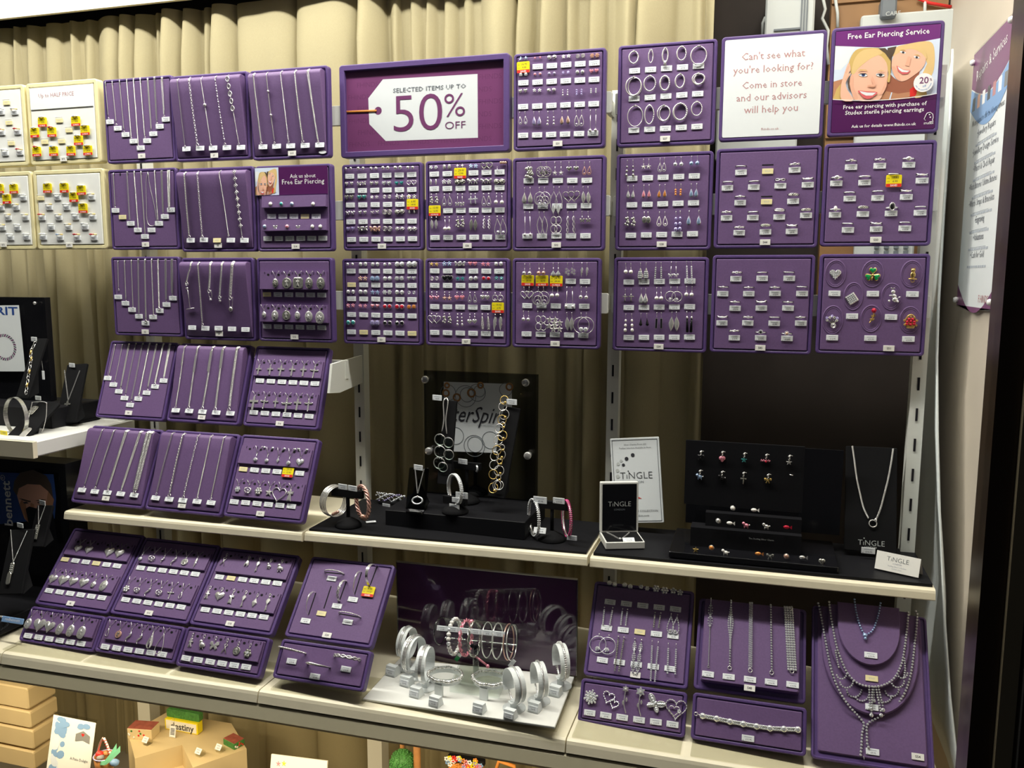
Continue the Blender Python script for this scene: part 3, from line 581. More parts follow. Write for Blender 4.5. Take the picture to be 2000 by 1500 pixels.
def drop_mesh(kind, col, L, hk):
    k = ('dr', kind, col, L, hk)
    if k in _mc: return _mc[k]
    b = MB(); m = CM[col]; H = max(L-hk, .004); z = .003; y0 = -hk
    sh = lambda p: [(x, y+y0) for x, y in p]
    if kind == 'tear': b.plate(sh(norm(tear(), H)), z-.0005, z+.0008, 'silver'); b.plate([(x, y+y0-H*.1) for x, y in norm(tear(), H*.82)], z+.0008, z+.002, m, .0006)
    elif kind == 'otear': b.tube([(x, y+y0, z) for x, y in norm(tear(), H)], .0007, m, 5, True); b.ball((0, y0-H*.8, z), H*.10, 'crystal' if m == 'silver' else m, nu=6, nv=4)
    elif kind == 'oval': b.plate(sh(norm(oval(), H)), z-.0005, z+.0015, m, .001)
    elif kind in ('ball', 'pearl'): r = min(H*.5, .0042); b.tube([(0, y0, z), (0, -L+2*r, z)], .0004, 'silver', 4); b.ball((0, -L+r, z+r*.5), r, 'pearl' if kind == 'pearl' else m, nu=10, nv=7)
    elif kind == 'bar': b.tube([(0, y0, z), (0, -L+.006, z)], .0005, 'silver', 4); b.ball((0, -L+.003, z+.001), .0034, m, nu=10, nv=7)
    elif kind == 'hoop': r = H/2; b.ring((0, y0-r, z), r, r, .0007, m, 20, 5); b.gem((0, y0-H*.75, z), r*.3, 'crystal', n=6)
    elif kind == 'disc':
        r = H/2; b.ring((0, y0-r, z), r, r, .0007, m, 18, 4)
        for a in range(9): t = 2*pi*a/9; b.tube([(0, y0-r*1.5, z), (r*.4*math.cos(t), y0-r+r*.4*math.sin(t), z), (r*.9*math.cos(t), y0-r+r*.9*math.sin(t), z)], .00045, m, 4)
    elif kind == 'gems':
        n = max(3, int(H/.0036))
        for i in range(n): b.gem((0, y0-H*(i+.5)/n, z), H/n*.52, m, n=6)
        b.tube([(0, y0, z-.001), (0, -L, z-.001)], .0006, 'silver', 4)
    elif kind == 'beads':
        n = 3
        for i in range(n): b.ball((0, y0-H*(i+.5)/n, z), H/n*.45*(.7+.15*i), m, .8, 1, .7)
    elif kind == 'twist':
        for q in (0, pi): b.tube([(.0022*math.sin(5*t/14*2+q), y0-H*t/14, z+.0014*math.cos(5*t/14*2+q)) for t in range(15)], .0008, m, 5)
    elif kind == 'fig8':
        for i in range(2): b.ring((0, y0-H*(.25+.5*i), z), H*.18*(1+.15*i), H*.23, .0008, m, 12, 4)
    elif kind == 'oheart': b.tube([(x, y+y0, z) for x, y in norm(heart(), H)], .0008, m, 4, True)
    elif kind == 'oleaf': b.tube([(x, y+y0, z) for x, y in norm(leaf(), H)], .0007, m, 4, True); b.plate([(x, y+y0-H*.58) for x, y in norm(leaf(), H*.4)], z-.0004, z+.0008, 'crystal')
    elif kind == 'petal': b.tube([(x, y+y0, z) for x, y in norm(leaf(), H, H*.30)], .0009, m, 4, True)
    elif kind == 'fil':
        r = H/2
        for q in (1, .7, .4): b.ring((0, y0-H+r*q, z), r*q*.85, r*q, .0006, m, 14, 4)
        b.gem((0, y0-H*.85, z+.001), r*.14, 'crystal', n=6)
    elif kind == 'feather':
        b.tube([(0, y0, z), (0, -L, z)], .0005, m, 4)
        for i in range(9):
            y = y0-H*(.12+.08*i); q = .0036*math.sin(pi*(i+2)/12)+.0008
            for sgn in (-1, 1): b.tube([(0, y+.0015, z), (sgn*q, y-.0015, z+.0006)], .0006, m, 4)
    elif kind == 'pave':
        b.plate(sh(norm(tear(), H)), z-.0005, z+.001, 'silver')
        for i in range(12): x = ((i % 3)-1)*H*.11; y = y0-H*(.38+.145*(i//3)); b.gem((x, y, z+.001), H*.06, 'crystal', n=5)
    elif kind == 'bars':
        b.box((-.0017, -L, z-.001), (.0017, y0, z+.0008), m)
        for i in range(6): b.gem((0, y0-H*(i+.5)/6, z+.0008), .0015, 'crystal', n=5)
    elif kind == 'rect': b.box((-.0022, -L, z-.0008), (.0022, y0-H*.1, z+.0008), 'silver'); b.box((-.0017, -L+.0006, z+.0008), (.0017, y0-H*.15, z+.0014), m)
    elif kind == 'tri': b.plate([(0, y0), (H*.2, -L+H*.15), (0, -L), (-H*.2, -L+H*.15)], z-.0005, z+.0016, m, .0015)
    elif kind == 'tassel':
        b.lathe([(.0008, 0), (.0022, -.002), (.0022, -.005)], 'silver', 8, (0, 0, 0)); b.v = [(x, y0+q, z+y) for x, y, q in b.v]
        for i in range(6): x = (i-2.5)*.0007; b.tube([(x*.6, y0-.004, z), (x*1.4, -L+abs(x)*.8, z)], .0005, m, 4)
    elif kind == 'stars':
        for i in range(4): q = [(x+((i % 2)-.5)*H*.30, y+y0-H*.2*i) for x, y in norm(star(), H*.42)]; b.plate(q, z-.0003+.0006*i, z+.001+.0006*i, m)
    elif kind == 'clus':
        for i in range(9): a = random.Random(i).uniform(0, 6.3); q = H*.32*math.sqrt(i/9); b.gem((q*math.cos(a), y0-H*.5+q*1.3*math.sin(a), z), H*.13, m, n=6)
    elif kind == 'braid':
        for i in range(16):
            for q in (0, pi): b.gem((.0026*math.sin(i*.62+q), y0-H*(i+.5)/16, z+.0006*math.cos(i*.62+q)), .0016, m, n=6)
        b.tube([(0, y0, z-.001), (0, -L, z-.001)], .0008, 'silver', 4)
    elif kind == 'gloop':
        pp = norm(tear(20), H, H*.36); b.tube([(x, y+y0, z-.0006) for x, y in pp], .0008, 'silver', 4, True)
        for x, y in pp: b.gem((x, y+y0, z), .0014, m, n=6)
        b.gem((0, y0-H*.86, z), .0030, m, n=8)
    elif kind == 'shell':
        for i in range(5): q = H*(.5-.075*i); b.ring((0, y0-H+q, z), q*.62, q, .0006, m, 14, 4)
    else:
        pts = norm(OUT[kind](), H); wd = max(x for x, _ in pts)*2
        if wd > .0105: H2 = H*.0105/wd; y0 = -(L-H2); pts = norm(OUT[kind](), H2); b.tube([(0, -hk, z), (0, y0, z)], .0006, 'silver', 4)
        b.plate(sh(pts), z-.0005, z+.001, m, .0007)
    _mc[k] = b.mesh('drop_earring'); return _mc[k]
KN = dict(ball='ball', gem='round stone', sq='square stone', knot='knot', ring='coil', clus='cluster', flo='flower', hring='open heart', hgem='heart stone', heart='heart', star='star', flower='flower', oval='oval', cross='cross', bfly='butterfly',
  bow='bow', leaf='leaf', wing='wing', fan='fan', tear='teardrop', otear='open teardrop', pearl='pearl', bar='long rod and ball', hoop='large hoop', disc='pierced disc', gems='stone line', beads='beaded', twist='twist', fig8='double loop', oheart='open heart',
  oleaf='long looped leaf', petal='long petal', fil='filigree loop', feather='feather', pave='pave teardrop', bars='stone bar', rect='rectangular', tri='faceted triangle', tassel='tassel', stars='star cluster', shell='ridged shell', braid='braided stone', gloop='open stone loop')
def rowname(r): return 'top' if r == 0 else ORD[r]
def pairs(p, c, r, y0s, spec, kindset):
    # spec: tokens kind.col.size[.dx] at evenly spaced x between y0s endpoints; '-' = empty place
    (x0, y0, x1, y1) = y0s; T = spec.split(); n = len(T)
    for i, t in enumerate(T):
        if t == '-': continue
        q = t.split('.'); kind, col, size = q[0], q[1], float(q[2]); t_ = i/(n-1); x, y = lerp(x0, x1, t_), lerp(y0, y1, t_)
        mp = p.mpp(c, x, y); L = round(size*mp, 3 if kindset == 'd' else 4)
        if kindset == 's': L = max(.004, round(L*2000)/2000)
        dx = float(q[3]) if len(q) > 3 else (17 if kindset == 's' else 18)
        if kindset == 's': dx = max(dx, size*.47)
        o = p.loc(c, x, y)
        for sd in (-1, 1):
            X = o.x+sd*dx*mp; rz = random.uniform(-.12, .12); jy = random.uniform(-.0004, .0004)
            d = '%s %s %s' % ('left' if sd < 0 else 'right', CN[col], KN[kind])
            if kindset == 's':
                lab = d+' stud, %s pair in %s row of pad %s' % (ORD[i], rowname(r), p.num)
                put('stud_earring', stud_mesh(kind, col, L), M=p.M @ Tr((X, o.y+jy, p.n0)) @ Rz(rz), label=lab, cat='stud earring', group='stud earrings on pad '+p.num)
            else:
                hk = min(.0085, L*.42) if len(q) < 5 else .004
                hk = round(hk, 4); lab = d+' drop earring, %s pair in %s row of pad %s' % (ORD[i], rowname(r), p.num)
                e = put('drop_earring', drop_mesh(kind, col, L, hk), M=p.M @ Tr((X, o.y+jy, p.n0+.001)) @ Rz(rz*.5), label=lab, cat='drop earring', group='drop earrings on pad '+p.num)
                put('ear_wire' if len(q) < 5 else 'ear_post', hook_mesh(hk) if len(q) < 5 else post_mesh(), e, Tr((0, 0, 0)))
# ------------------------------------------------------------------ chains
def resample(P_, step):
    P_ = [Vector(p) for p in P_]; out = [P_[0]]; acc = 0
    for a, b in zip(P_, P_[1:]):
        d = (b-a).length; t = step-acc
        while t <= d: out.append(a.lerp(b, t/d)); t += step
        acc = d-(t-step)
    return out
def smooth(P_, n=24):
    P_ = [Vector(p) for p in P_]; out = []; N = len(P_)
    for i in range(N-1):
        a = P_[max(i-1, 0)]; b = P_[i]; c = P_[i+1]; d = P_[min(i+2, N-1)]; m = max(2, n//(N-1))
        for k in range(m):
            t = k/m; out.append(.5*((2*b)+(c-a)*t+(2*a-5*b+4*c-d)*t*t+(3*b-a-3*c+d)*t**3))
    out.append(P_[-1]); return out
def chain(b, path, style, w, m='silver', N=Vector((0, 0, 1))):
    """links along a path; w = overall width"""
    r = w/2
    if style == 'snake': b.tube(resample(path, max(.004, w*2)), r, m, 6)
    elif style == 'herring': b.tube(resample(path, .004), r, m, 6, sq=.45)
    elif style in ('curb', 'belcher', 'cable', 'oval'):
        el = {'curb': 1.15, 'belcher': 1.0, 'cable': 1.5, 'oval': 1.7}[style]; wr = r*({'curb': .30, 'belcher': .32, 'cable': .26, 'oval': .24}[style]); a = r-wr; pitch = 2*(a*el)*({'curb': .62, 'belcher': .8, 'cable': .86, 'oval': .9}[style])
        P_ = resample(path, pitch)
        for i in range(len(P_)-1):
            t = (P_[i+1]-P_[i]).normalized(); sd = t.cross(N).normalized(); nn = sd.cross(t)
            th = .62 if style == 'curb' else (0.2 if i % 2 else pi/2-.25)
            s2 = sd*math.cos(th)+nn*math.sin(th); c = (P_[i]+P_[i+1])/2; t2 = (t+(sd*.35 if style == 'curb' else t*0)).normalized()
            b.tube([c+t2*(a*el*math.cos(q))+s2*(a*math.sin(q)) for q in [2*pi*k/8 for k in range(8)]], wr, m, 4, True)
    elif style == 'box':
        P_ = resample(path, w*.95)
        for i in range(len(P_)-1):
            t = (P_[i+1]-P_[i]).normalized(); sd = t.cross(N).normalized(); nn = sd.cross(t); c = P_[i]; q = r*.85
            v = [c+t*(x*q*.8)+sd*(y*q)+nn*(z*q) for x in (-1, 1) for y in (-1, 1) for z in (-1, 1)]
            b.add(v, [(0, 1, 3, 2), (4, 6, 7, 5), (0, 4, 5, 1), (2, 3, 7, 6), (0, 2, 6, 4), (1, 5, 7, 3)], m)
    elif style == 'rope':
        P_ = resample(path, w*.55)
        for q in (0, pi):
            L = []
            for i, p in enumerate(P_):
                t = (P_[min(i+1, len(P_)-1)]-P_[max(i-1, 0)]).normalized(); sd = t.cross(N).normalized(); nn = sd.cross(t); a = i*1.25+q
                L.append(p+sd*(r*.55*math.cos(a))+nn*(r*.55*math.sin(a)))
            b.tube(L, r*.52, m, 5)
    elif style == 'ball':
        for p in resample(path, w*1.15): b.ball(p, r, m, nu=6, nv=4)
    elif style == 'gems':
        P_ = resample(path, w*1.08)
        for p in P_: b.ball(p, r*.98, 'dark_silver', 1, 1, .5, 6, 4); b.gem(p+N*(r*.4), r*.86, 'crystal', r*.6, 6)
    elif style == 'wide':   # four rows of square stones
        P_ = resample(path, w/4*1.05)
        for i, p in enumerate(P_):
            t = (P_[min(i+1, len(P_)-1)]-P_[max(i-1, 0)]).normalized(); sd = t.cross(N).normalized()
            for k in range(4): c = p+sd*((k-1.5)*w/4); b.gem(c, w/8*1.12, 'crystal', w/12, 4, rot=pi/4)
            b.box(tuple(p-Vector((r, w*.03, w*.05))), tuple(p+Vector((r, w*.03, 0))), 'dark_silver')
    elif style == 'zig':
        P_ = resample(path, w*.42)
        for i, p in enumerate(P_):
            t = (P_[min(i+1, len(P_)-1)]-P_[max(i-1, 0)]).normalized(); sd = t.cross(N).normalized()
            for k in (-1, 0, 1): b.gem(p+sd*(k*w*.3)+t*(k*w*.14), w*.17, 'crystal', w*.12, 6)
    elif style == 'bars':
        P_ = resample(path, w*1.9)
        for i in range(len(P_)-1):
            if i % 2: b.tube([P_[i].lerp(P_[i+1], .08), P_[i].lerp(P_[i+1], .92)], r*.8, m, 5)
            else: b.tube([P_[i], P_[i+1]], r*.3, m, 4); b.ball(P_[i].lerp(P_[i+1], .5), r*.6, m, nu=6, nv=4)
    elif style == 'flat': b.tube(path, r, m, 6, sq=.35)
def clasp(b, c, m='silver', r=.0026, N=None):
    b.ring(tuple(c), r, r, r*.28, m, 10, 4); b.ball((c[0], c[1]+r*1.2, c[2]), r*.4, m, nu=6, nv=4)
SN = dict(snake='smooth snake', herring='flat herringbone', curb='curb link', belcher='belcher link', cable='oval cable', box='box link', rope='twisted rope', ball='ball', oval='long oval link', bars='bar link', flat='flat', gems='sparkling stone', zig='zigzag stone', wide='broad stone', )
def chainspec(p, c, i, a, e, spec, cat='necklace', extra=None, top=True):
    """spec style.width_mm[.double][.colour]; a,e crop pixels of the visible top and bottom"""
    q = spec.split('.'); st, wd = q[0], float(q[1])/10000; dbl = 'D' in q; m = 'dark_silver' if 'K' in q else 'silver'
    A = p.loc2(c, *a) if p.k else p.loc(c, *a); E_ = p.loc2(c, *e) if p.k else p.loc(c, *e)
    off = wd*.55 if wd < .01 else .003; A.y = min(A.y, p.h/2-.005); A.z += off; E_.z += off; b = MB()
    def strand(du, dd):
        if p.k:
            h2 = p.h/2; T = Vector((A.x+du, h2-.021, p.n0+p.k*(h2-.021)+off)); B = E_+Vector((du*.6, dd, 0)); P_ = []
            for t in (1.25, .95, .6, .3): P_.append((A.x+du, h2-.020+.011*math.sin(t), T.z-.010-off+(.010+off)*math.cos(t)))
            mid = T.lerp(B, .5); return smooth(P_+[tuple(T), tuple(mid+Vector((random.uniform(-.001, .001), 0, 0))), tuple(B)], 30)
        return smooth([(A.x+du, A.y+.001, A.z-wd), (A.x+du, A.y-.002, A.z), tuple(Vector((A.x, A.y, A.z)).lerp(E_, .5)+Vector((du, 0, 0))), tuple(E_+Vector((du*.5, dd, 0)))], 24)
    if dbl: chain(b, strand(-wd*.62, .001), st, wd, m); chain(b, strand(wd*.62, 0), st, wd, m)
    else: chain(b, strand(0, 0), st, wd, m)
    lab = '%s%s %s %s on pad %s' % ('double strand ' if dbl else '', 'oxidised' if m == 'dark_silver' else 'silver', SN[st], cat, p.num)
    if extra: lab = extra[0]+' on pad '+p.num; extra[1](b, A, E_, wd) if extra[1] else None
    lab = '%s, %s from the left' % (lab, ORD[i])
    o = put('necklace_chain' if cat == 'necklace' else 'chain_bracelet', b, M=p.M, label=lab, cat=cat, group='chains on pad '+p.num)
    cb = MB(); clasp(cb, (E_.x, E_.y-.003, E_.z), m, min(.0034, max(.0020, wd*.75))); put('clasp', cb, o, Tr((0, 0, 0)))
    return o
# ------------------------------------------------------------------ rings in slots
def ring_mesh(kind):
    k = ('rg', kind)
    if k in _mc: return _mc[k]
    b = MB(); R = .0092; m = 'dark_silver' if kind in ('celtic', 'weave') else 'silver'
    A = [pi*i/14 for i in range(15)]; pt = lambda a, y=0, r=R: (r*math.cos(a), y, r*.72*math.sin(a)-.001)
    wb = {'fine': .0009, 'plain': .0017, 'stones': .0012, 'inf': .0008, 'heart': .0012, 'signet': .0016, 'pearl': .0014, 'onyx': .002, 'twist': .0009, 'weave': .0009, 'wave': .0010, 'solit': .0009, 'black': .0011, 'brown': .0011, 'band3': .0009, 'claddagh': .0012}.get(kind, .001)
    if kind in ('twist', 'weave', 'inf'):
        amp = {'twist': .0016, 'weave': .0024, 'inf': .0022}[kind]; fq = {'twist': 3, 'weave': 5, 'inf': 2}[kind]
        for q in range(3 if kind == 'weave' else 2): b.tube([pt(a, amp*math.sin(fq*a+q*pi*(1 if kind != 'weave' else .67))*math.sin(a)**.6) for a in A], wb, m, 5)
    elif kind == 'band3':
        for q in (-1, 0, 1): b.tube([pt(a, q*.0021*math.sin(a)+q*.0003) for a in A], wb, m, 5)
    elif kind == 'wave': b.tube([pt(a, .0015*math.cos(2*a)) for a in A], wb*1.3, m, 6); b.tube([pt(a, -.0014*math.cos(2*a)-.0008) for a in A], wb*.7, m, 5)
    else: b.tube([pt(a) for a in A], wb, m, 6, sq=1)
    t = R*.72
    if kind == 'stones':
        for a in A[4:11]: x, y, z = pt(a); b.gem((x, y, z+.0009), .0010, 'crystal', n=6)
    elif kind == 'heart': b.plate([(x, y+.0035) for x, y in norm(heart(), .0068)], t-.001, t+.001, 'silver', .0008)
    elif kind == 'claddagh': b.ring((0, 0, t), .0026, .002, .0008, 'silver', 9, 4); b.gem((0, 0, t), .0018, 'crystal', n=6); [b.ball((q*.0042, 0, t-.0008), .0014, 'silver', nu=6, nv=4) for q in (-1, 1)]
    elif kind == 'signet': b.gem((0, 0, t-.001), .0042, 'silver', .0022, 10, 1.15, .95)
    elif kind == 'pearl': b.gem((0, .0012, t-.001), .0045, 'silver', .002, 12, .85, 1.2); b.ball((0, .0012, t+.0004), .0036, 'pearl', .85, 1.2, .4)
    elif kind == 'onyx': b.ring((0, .002, t), .0045, .0068, .0011, 'silver', 16, 5); b.ball((0, .002, t), .0040, 'black_gem', 1, 1.55, .45, 12, 6)
    elif kind == 'solit': b.ring((0, 0, t), .0018, .0018, .0005, 'silver', 8, 4); b.gem((0, 0, t+.0006), .0019, 'crystal', n=8); [b.ball((q*.0036, 0, t-.0008), .0009, 'silver', nu=6, nv=4) for q in (-1, 1)]
    elif kind in ('black', 'brown'):
        for a in range(8): b.gem((.0035*math.cos(a*pi/4), .001+.0035*math.sin(a*pi/4), t), .0014, 'crystal', n=6)
        b.gem((0, .001, t+.0006), .0025, 'black_gem' if kind == 'black' else 'copper', n=8)
    _mc[k] = b.mesh('ring'); return _mc[k]
RN = dict(fine='fine', plain='plain band', stones='stone set', inf='infinity', heart='heart', signet='signet', pearl='oval pearl', onyx='oval black onyx', twist='twisted', weave='woven', wave='wavy', solit='small solitaire', black='black flower', brown='brown stone halo', band3='triple band', claddagh='claddagh')
def rings(p, c, rows):
    for r, (kinds, pts) in enumerate(rows):
        for i, (k, (x, y)) in enumerate(zip(kinds.split(), pts)):
            o = p.loc(c, x, y); sl = MB(); sl.box((-.0105, -.0011, -.0002), (.0105, .0011, .0003), 'slot_dark')
            p.child('ring_slot', sl, Tr((o.x, o.y+.0005, p.n0)))
            if k == '-': continue
            put('ring', ring_mesh(k), M=p.M @ Tr((o.x, o.y, p.n0+.0005)) @ Rz(random.uniform(-.05, .05)), label='silver %s ring, %s in %s row of pad %s' % (RN[k], ORD[i], rowname(r), p.num), cat='ring', group='rings on pad '+p.num)
# ------------------------------------------------------------------ pendants on ledges
PN = dict(bfly='butterfly', heart='heart locket', oval='oval locket', round='round medal', square='square medal', cross='cross', otear='open teardrop', shell='ridged drop', key='key', star='star', angel='angel', oheart='open heart', flo='flower', drop='solitaire drop', knot='knot', swirl='swirl', leaf='leaf', wing='wing', bear='teddy bear', shoe='horseshoe', ribbon='ribbon loop', dia='diamond shaped', hgem='heart stone', chick='little animal', cluster='cluster', slide='slim crossover', fancycross='ornate cross')
def pend_mesh(kind, col, H):
    k = ('pd', kind, col, H)
    if k in _mc: return _mc[k]
    b = MB(); m = CM[col]; z = .0012; y0 = -.0035; sh = lambda p: [(x, y+y0) for x, y in p]
    b.ring((0, -.0012, z), .0012, .0018, .0004, 'silver', 9, 4)
    if kind in ('heart',): b.plate(sh(norm(heart(), H)), 0, .003, m, .002, .75)
    elif kind == 'oval': b.plate(sh(norm(oval(.74, 18), H)), 0, .0028, m, .0015, .82); b.ring((0, y0-H/2, .0024), H*.27, H*.38, .0004, m, 16, 4); b.plate([(x, y+y0-H*.3) for x, y in norm(flower(5), H*.4)], .003, .0045, m)
    elif kind in ('round', 'square'):
        q = norm(oval(1, 18), H) if kind == 'round' else rrect(-H/2, H/2, -H, 0, H*.22); b.plate(sh(q), 0, .0018, m, 0, .9); b.plate([(x, y+y0-H*.18) for x, y in norm(angel(), H*.62)], .0018, .003, 'dark_silver' if col != 'd' else 'silver')
        if kind == 'round': b.ring((0, y0-H/2, .0014), H*.47, H*.47, .0005, m, 18, 4)
    elif kind == 'cross': b.plate(sh(norm(cross(), H)), 0, .0016, m, 0, .96)
    elif kind == 'fancycross':
        b.plate(sh(norm(cross(.12, .35, .36), H)), 0, .0014, m, 0, .97)
        for x, y in ((0, 0), (-.36, -.30), (.36, -.30), (0, -1), (0, -.3)): b.ball((x*H, y0+y*H-.0008, .001), .0016, m, nu=6, nv=4)
    elif kind == 'otear': b.tube([(x, y+y0, z) for x, y in norm(tear(), H)], .0008, m, 4, True)
    elif kind == 'shell':
        for i in range(4): q = H*(.5-.09*i); b.tube([(x, y+y0-H+2*q, z) for x, y in norm(tear(), 2*q)], .0007, m, 4, True)
    elif kind == 'oheart': b.tube([(x, y+y0, z) for x, y in norm(heart(), H)], .0010, m, 5, True)
    elif kind == 'drop': b.tube([(0, -.002, z), (0, y0-H*.4, z)], .0007, m, 4); b.gem((0, y0-H*.7, z), H*.3, 'crystal' if col == 's' else m)
    elif kind in ('flo', 'cluster'):
        for a in range(6): b.gem((H*.3*math.cos(a*pi/3), y0-H/2+H*.3*math.sin(a*pi/3), z), H*.18, m, n=6)
        b.gem((0, y0-H/2, z+.0008), H*.2, 'crystal', n=6)
    elif kind in ('knot',):
        for a in range(3): b.ring((0, y0-H*.5, z), H*.42, H*.3, .0009, m, 12, 4, (math.cos(2.1*a)*.6, math.sin(2.1*a)*.6, 1))
        b.ball((0, y0-H*.5, z+.001), H*.14, 'crystal', nu=6, nv=4)
    elif kind in ('swirl', 'slide'): b.tube([(H*.16*math.sin(t*.5), y0-H*t/12, z+.0004*t % .002) for t in range(13)], [.0006+.0012*math.sin(pi*t/12) for t in range(13)], m, 5); b.gem((0, y0-H*.3, z+.001), .0013, 'crystal', n=6)
    elif kind == 'ribbon': b.tube([(-H*.28, y0-H, z), (0, y0-H*.4, z), (H*.2, y0-H*.12, z), (0, y0, z), (-H*.2, y0-H*.12, z), (0, y0-H*.4, z+.001), (H*.28, y0-H, z)], .0011, m, 5, sq=.6)
    elif kind == 'dia': b.plate(sh(norm([(0, 1), (.62, 0), (0, -1), (-.62, 0)], H)), 0, .002, m, .0008)
    elif kind == 'hgem': b.plate(sh(norm(heart(), H)), 0, .0012, 'silver'); b.plate([(x, y+y0-H*.1) for x, y in norm(heart(), H*.8)], .0012, .0028, m, .001)
    elif kind == 'chick':
        b.ball((0, y0-H*.55, z+.001), H*.3, m, 1.1, 1, .6); b.ball((-H*.2, y0-H*.2, z+.001), H*.2, m, 1, 1, .7); b.plate([(x+H*.3, y+y0-H*.35) for x, y in norm(tear(), H*.4)], .001, .002, m)
        for q in (-1, 1): b.tube([(q*H*.14, y0-H*.75, z), (q*H*.18, y0-H, z)], .0009, m, 4)
    else: b.plate(sh(norm(OUT[kind](), H)), 0, .0020, m, .0008, .88)
    _mc[k] = b.mesh('pendant'); return _mc[k]
def pendants(p, L, c, r, x0, y0, x1, y1, spec, chain_=True, where=None):
    T = spec.split(); n = len(T); u0, u1, v0, v1, z0, lk = L
    for i, t in enumerate(T):
        if t == '-': continue
        q = t.split('.'); kind, col, size = q[0], q[1], float(q[2]); x, y = lerp(x0, x1, i/(n-1)), lerp(y0, y1, i/(n-1))
        H = round(size*p.mpp(c, x, y), 3); o = onledge(p, L, c, x, y); by = o.y+H*.5+.0035
        by = min(by, v1-.009); A = Rx(-math.atan(lk)); zz = z0+lk*(v1-by)+.0006
        cat = 'pendant' if chain_ else 'charm'
        e = put(cat, pend_mesh(kind, col, H), M=p.M @ Tr((o.x, by, zz)) @ A @ Rz(random.uniform(-.06, .06)), label='%s %s %s, %s in %s' % (CN[col], PN[kind], cat, ORD[i], where or ('%s row of pad %s' % (rowname(r), p.num))), cat=cat, group='%ss on pad %s' % (cat, p.num))
        b = MB()
        if chain_:
            up = v1-by+.001
            for sd in (-1, 1): b.tube([(0, 0, .0012), (sd*.0075, up*.92, .0012), (sd*.0085, up, .0004)], .00045, 'silver', 5)
            put('chain', b, e, Tr((0, 0, 0)))
        else: b.ring((0, .003, .0014), .0018, .0032, .0006, 'silver', 10, 4, (.5, 0, 1)); put('clasp', b, e, Tr((0, 0, 0)))
# ================================================================== the pads and what is pinned to them
# ---- column A: slotted necklace pads
def slots(p, c, xs, y0, y1):
    b = MB()
    for i, x in enumerate(xs):
        o = p.loc(c, x, lerp(y0, y1, i/(len(xs)-1))); b.box((o.x-.0018, min(o.y-.004, p.h/2-.014), p.n0-.001), (o.x+.0018, min(o.y+.007, p.h/2-.0085), p.n0+.0004), 'slot_dark')
    put('slots', b, p.ins, Tr((0, 0, 0)), kind='stuff')
def colA(key, num, c, tops, ty, bots, specs, ticks, card, lab, codes='wwwwwwwww'):
    p = P(key, num, lab); slots(p, c, tops, ty[0]-8, ty[1]-8)
    for i, s in enumerate(specs.split()):
        if s == '-': continue
        chainspec(p, c, i, (tops[i], lerp(ty[0], ty[1], i/8)), bots[i], s)
    for (x, y), k in zip(ticks, codes): p.ticket(c, x, y, k)
    p.card(c, *card); return p
colA('A1', 'S1', 'a', [772,823,877,930,980,1030,1083,1132,1187], (225,195), [(795,485),(853,528),(910,582),(963,628),(1015,683),(1063,622),(1110,585),(1150,518),(1203,466)],
  'snake.15 snake.19 herring.24 curb.24 curb.26 rope.26 snake.17.D box.17.D cable.22.D', [(808,518),(865,566),(922,612),(980,660),(1033,709),(1080,657),(1125,606),(1172,552),(1217,500)], (1040,768), 'purple slotted pad S1 of nine plain chains, top row, first column')
p = colA('B1', 'S2', 'a', [832,880,933,985,1035,1085,1135,1185,1237], (895,880), [(845,1135),(0,0),(953,1245),(1015,1293),(1065,1338),(1100,1270),(1160,1243),(1197,1188),(1242,1150)],
  'herring.26 - box.26 curb.28 snake.24 - rope.28 box.20.D curb.34.D', [(848,1167),(900,1216),(960,1262),(1012,1310),(1064,1358),(1112,1310),(1167,1262),(1210,1212),(1255,1163)], (1068,1416), 'purple slotted pad S2 of eight chains with one cream sold ticket, first column', 'wywwwwwww')
b = MB(); q = [p.loc('a', x, y)+Vector((0, 0, .001)) for x, y in ((1085,885),(1072,960),(1075,1130),(1078,1235),(1100,1278),(1135,1272),(1148,1230),(1130,1120),(1100,990),(1086,887))]; chain(b, smooth(q, 40), 'snake', .0013)
put('necklace_chain', b, M=p.M, label='silver snake necklace hanging in an open loop on pad S2', cat='necklace', group='chains on pad S2')
colA('C1', 'S3', 'g', [203,255,308,362,415,467,518,575,625], (118,112), [(208,335),(267,425),(322,478),(368,530),(425,583),(483,533),(528,483),(580,430),(628,380)],
  'snake.18 snake.24 herring.28 box.28 herring.42 rope.30 belcher.38 box.22.D box.26.D', [(206,400),(262,450),(314,500),(368,552),(419,605),(478,557),(530,508),(583,460),(634,410)], (417,672), 'purple slotted pad S3 of nine chains with a wide central one, first column')
colA('A4', 'S4', 'g', [185,240,290,343,397,450,505,560,610], (772,772), [(133,1010),(180,1060),(225,1108),(263,1162),(308,1213),(370,1168),(435,1118),(495,1073),(563,1028)],
  'herring.26 snake.18 snake.20.D box.24 box.28 curb.34 snake.20.D curb.42 curb.26.D', [(124,1035),(168,1086),(211,1139),(255,1191),(298,1245),(362,1196),(428,1150),(494,1101),(560,1055)], (287,1306), 'purple tilted slotted pad S4 of nine chains, fourth row, first column')
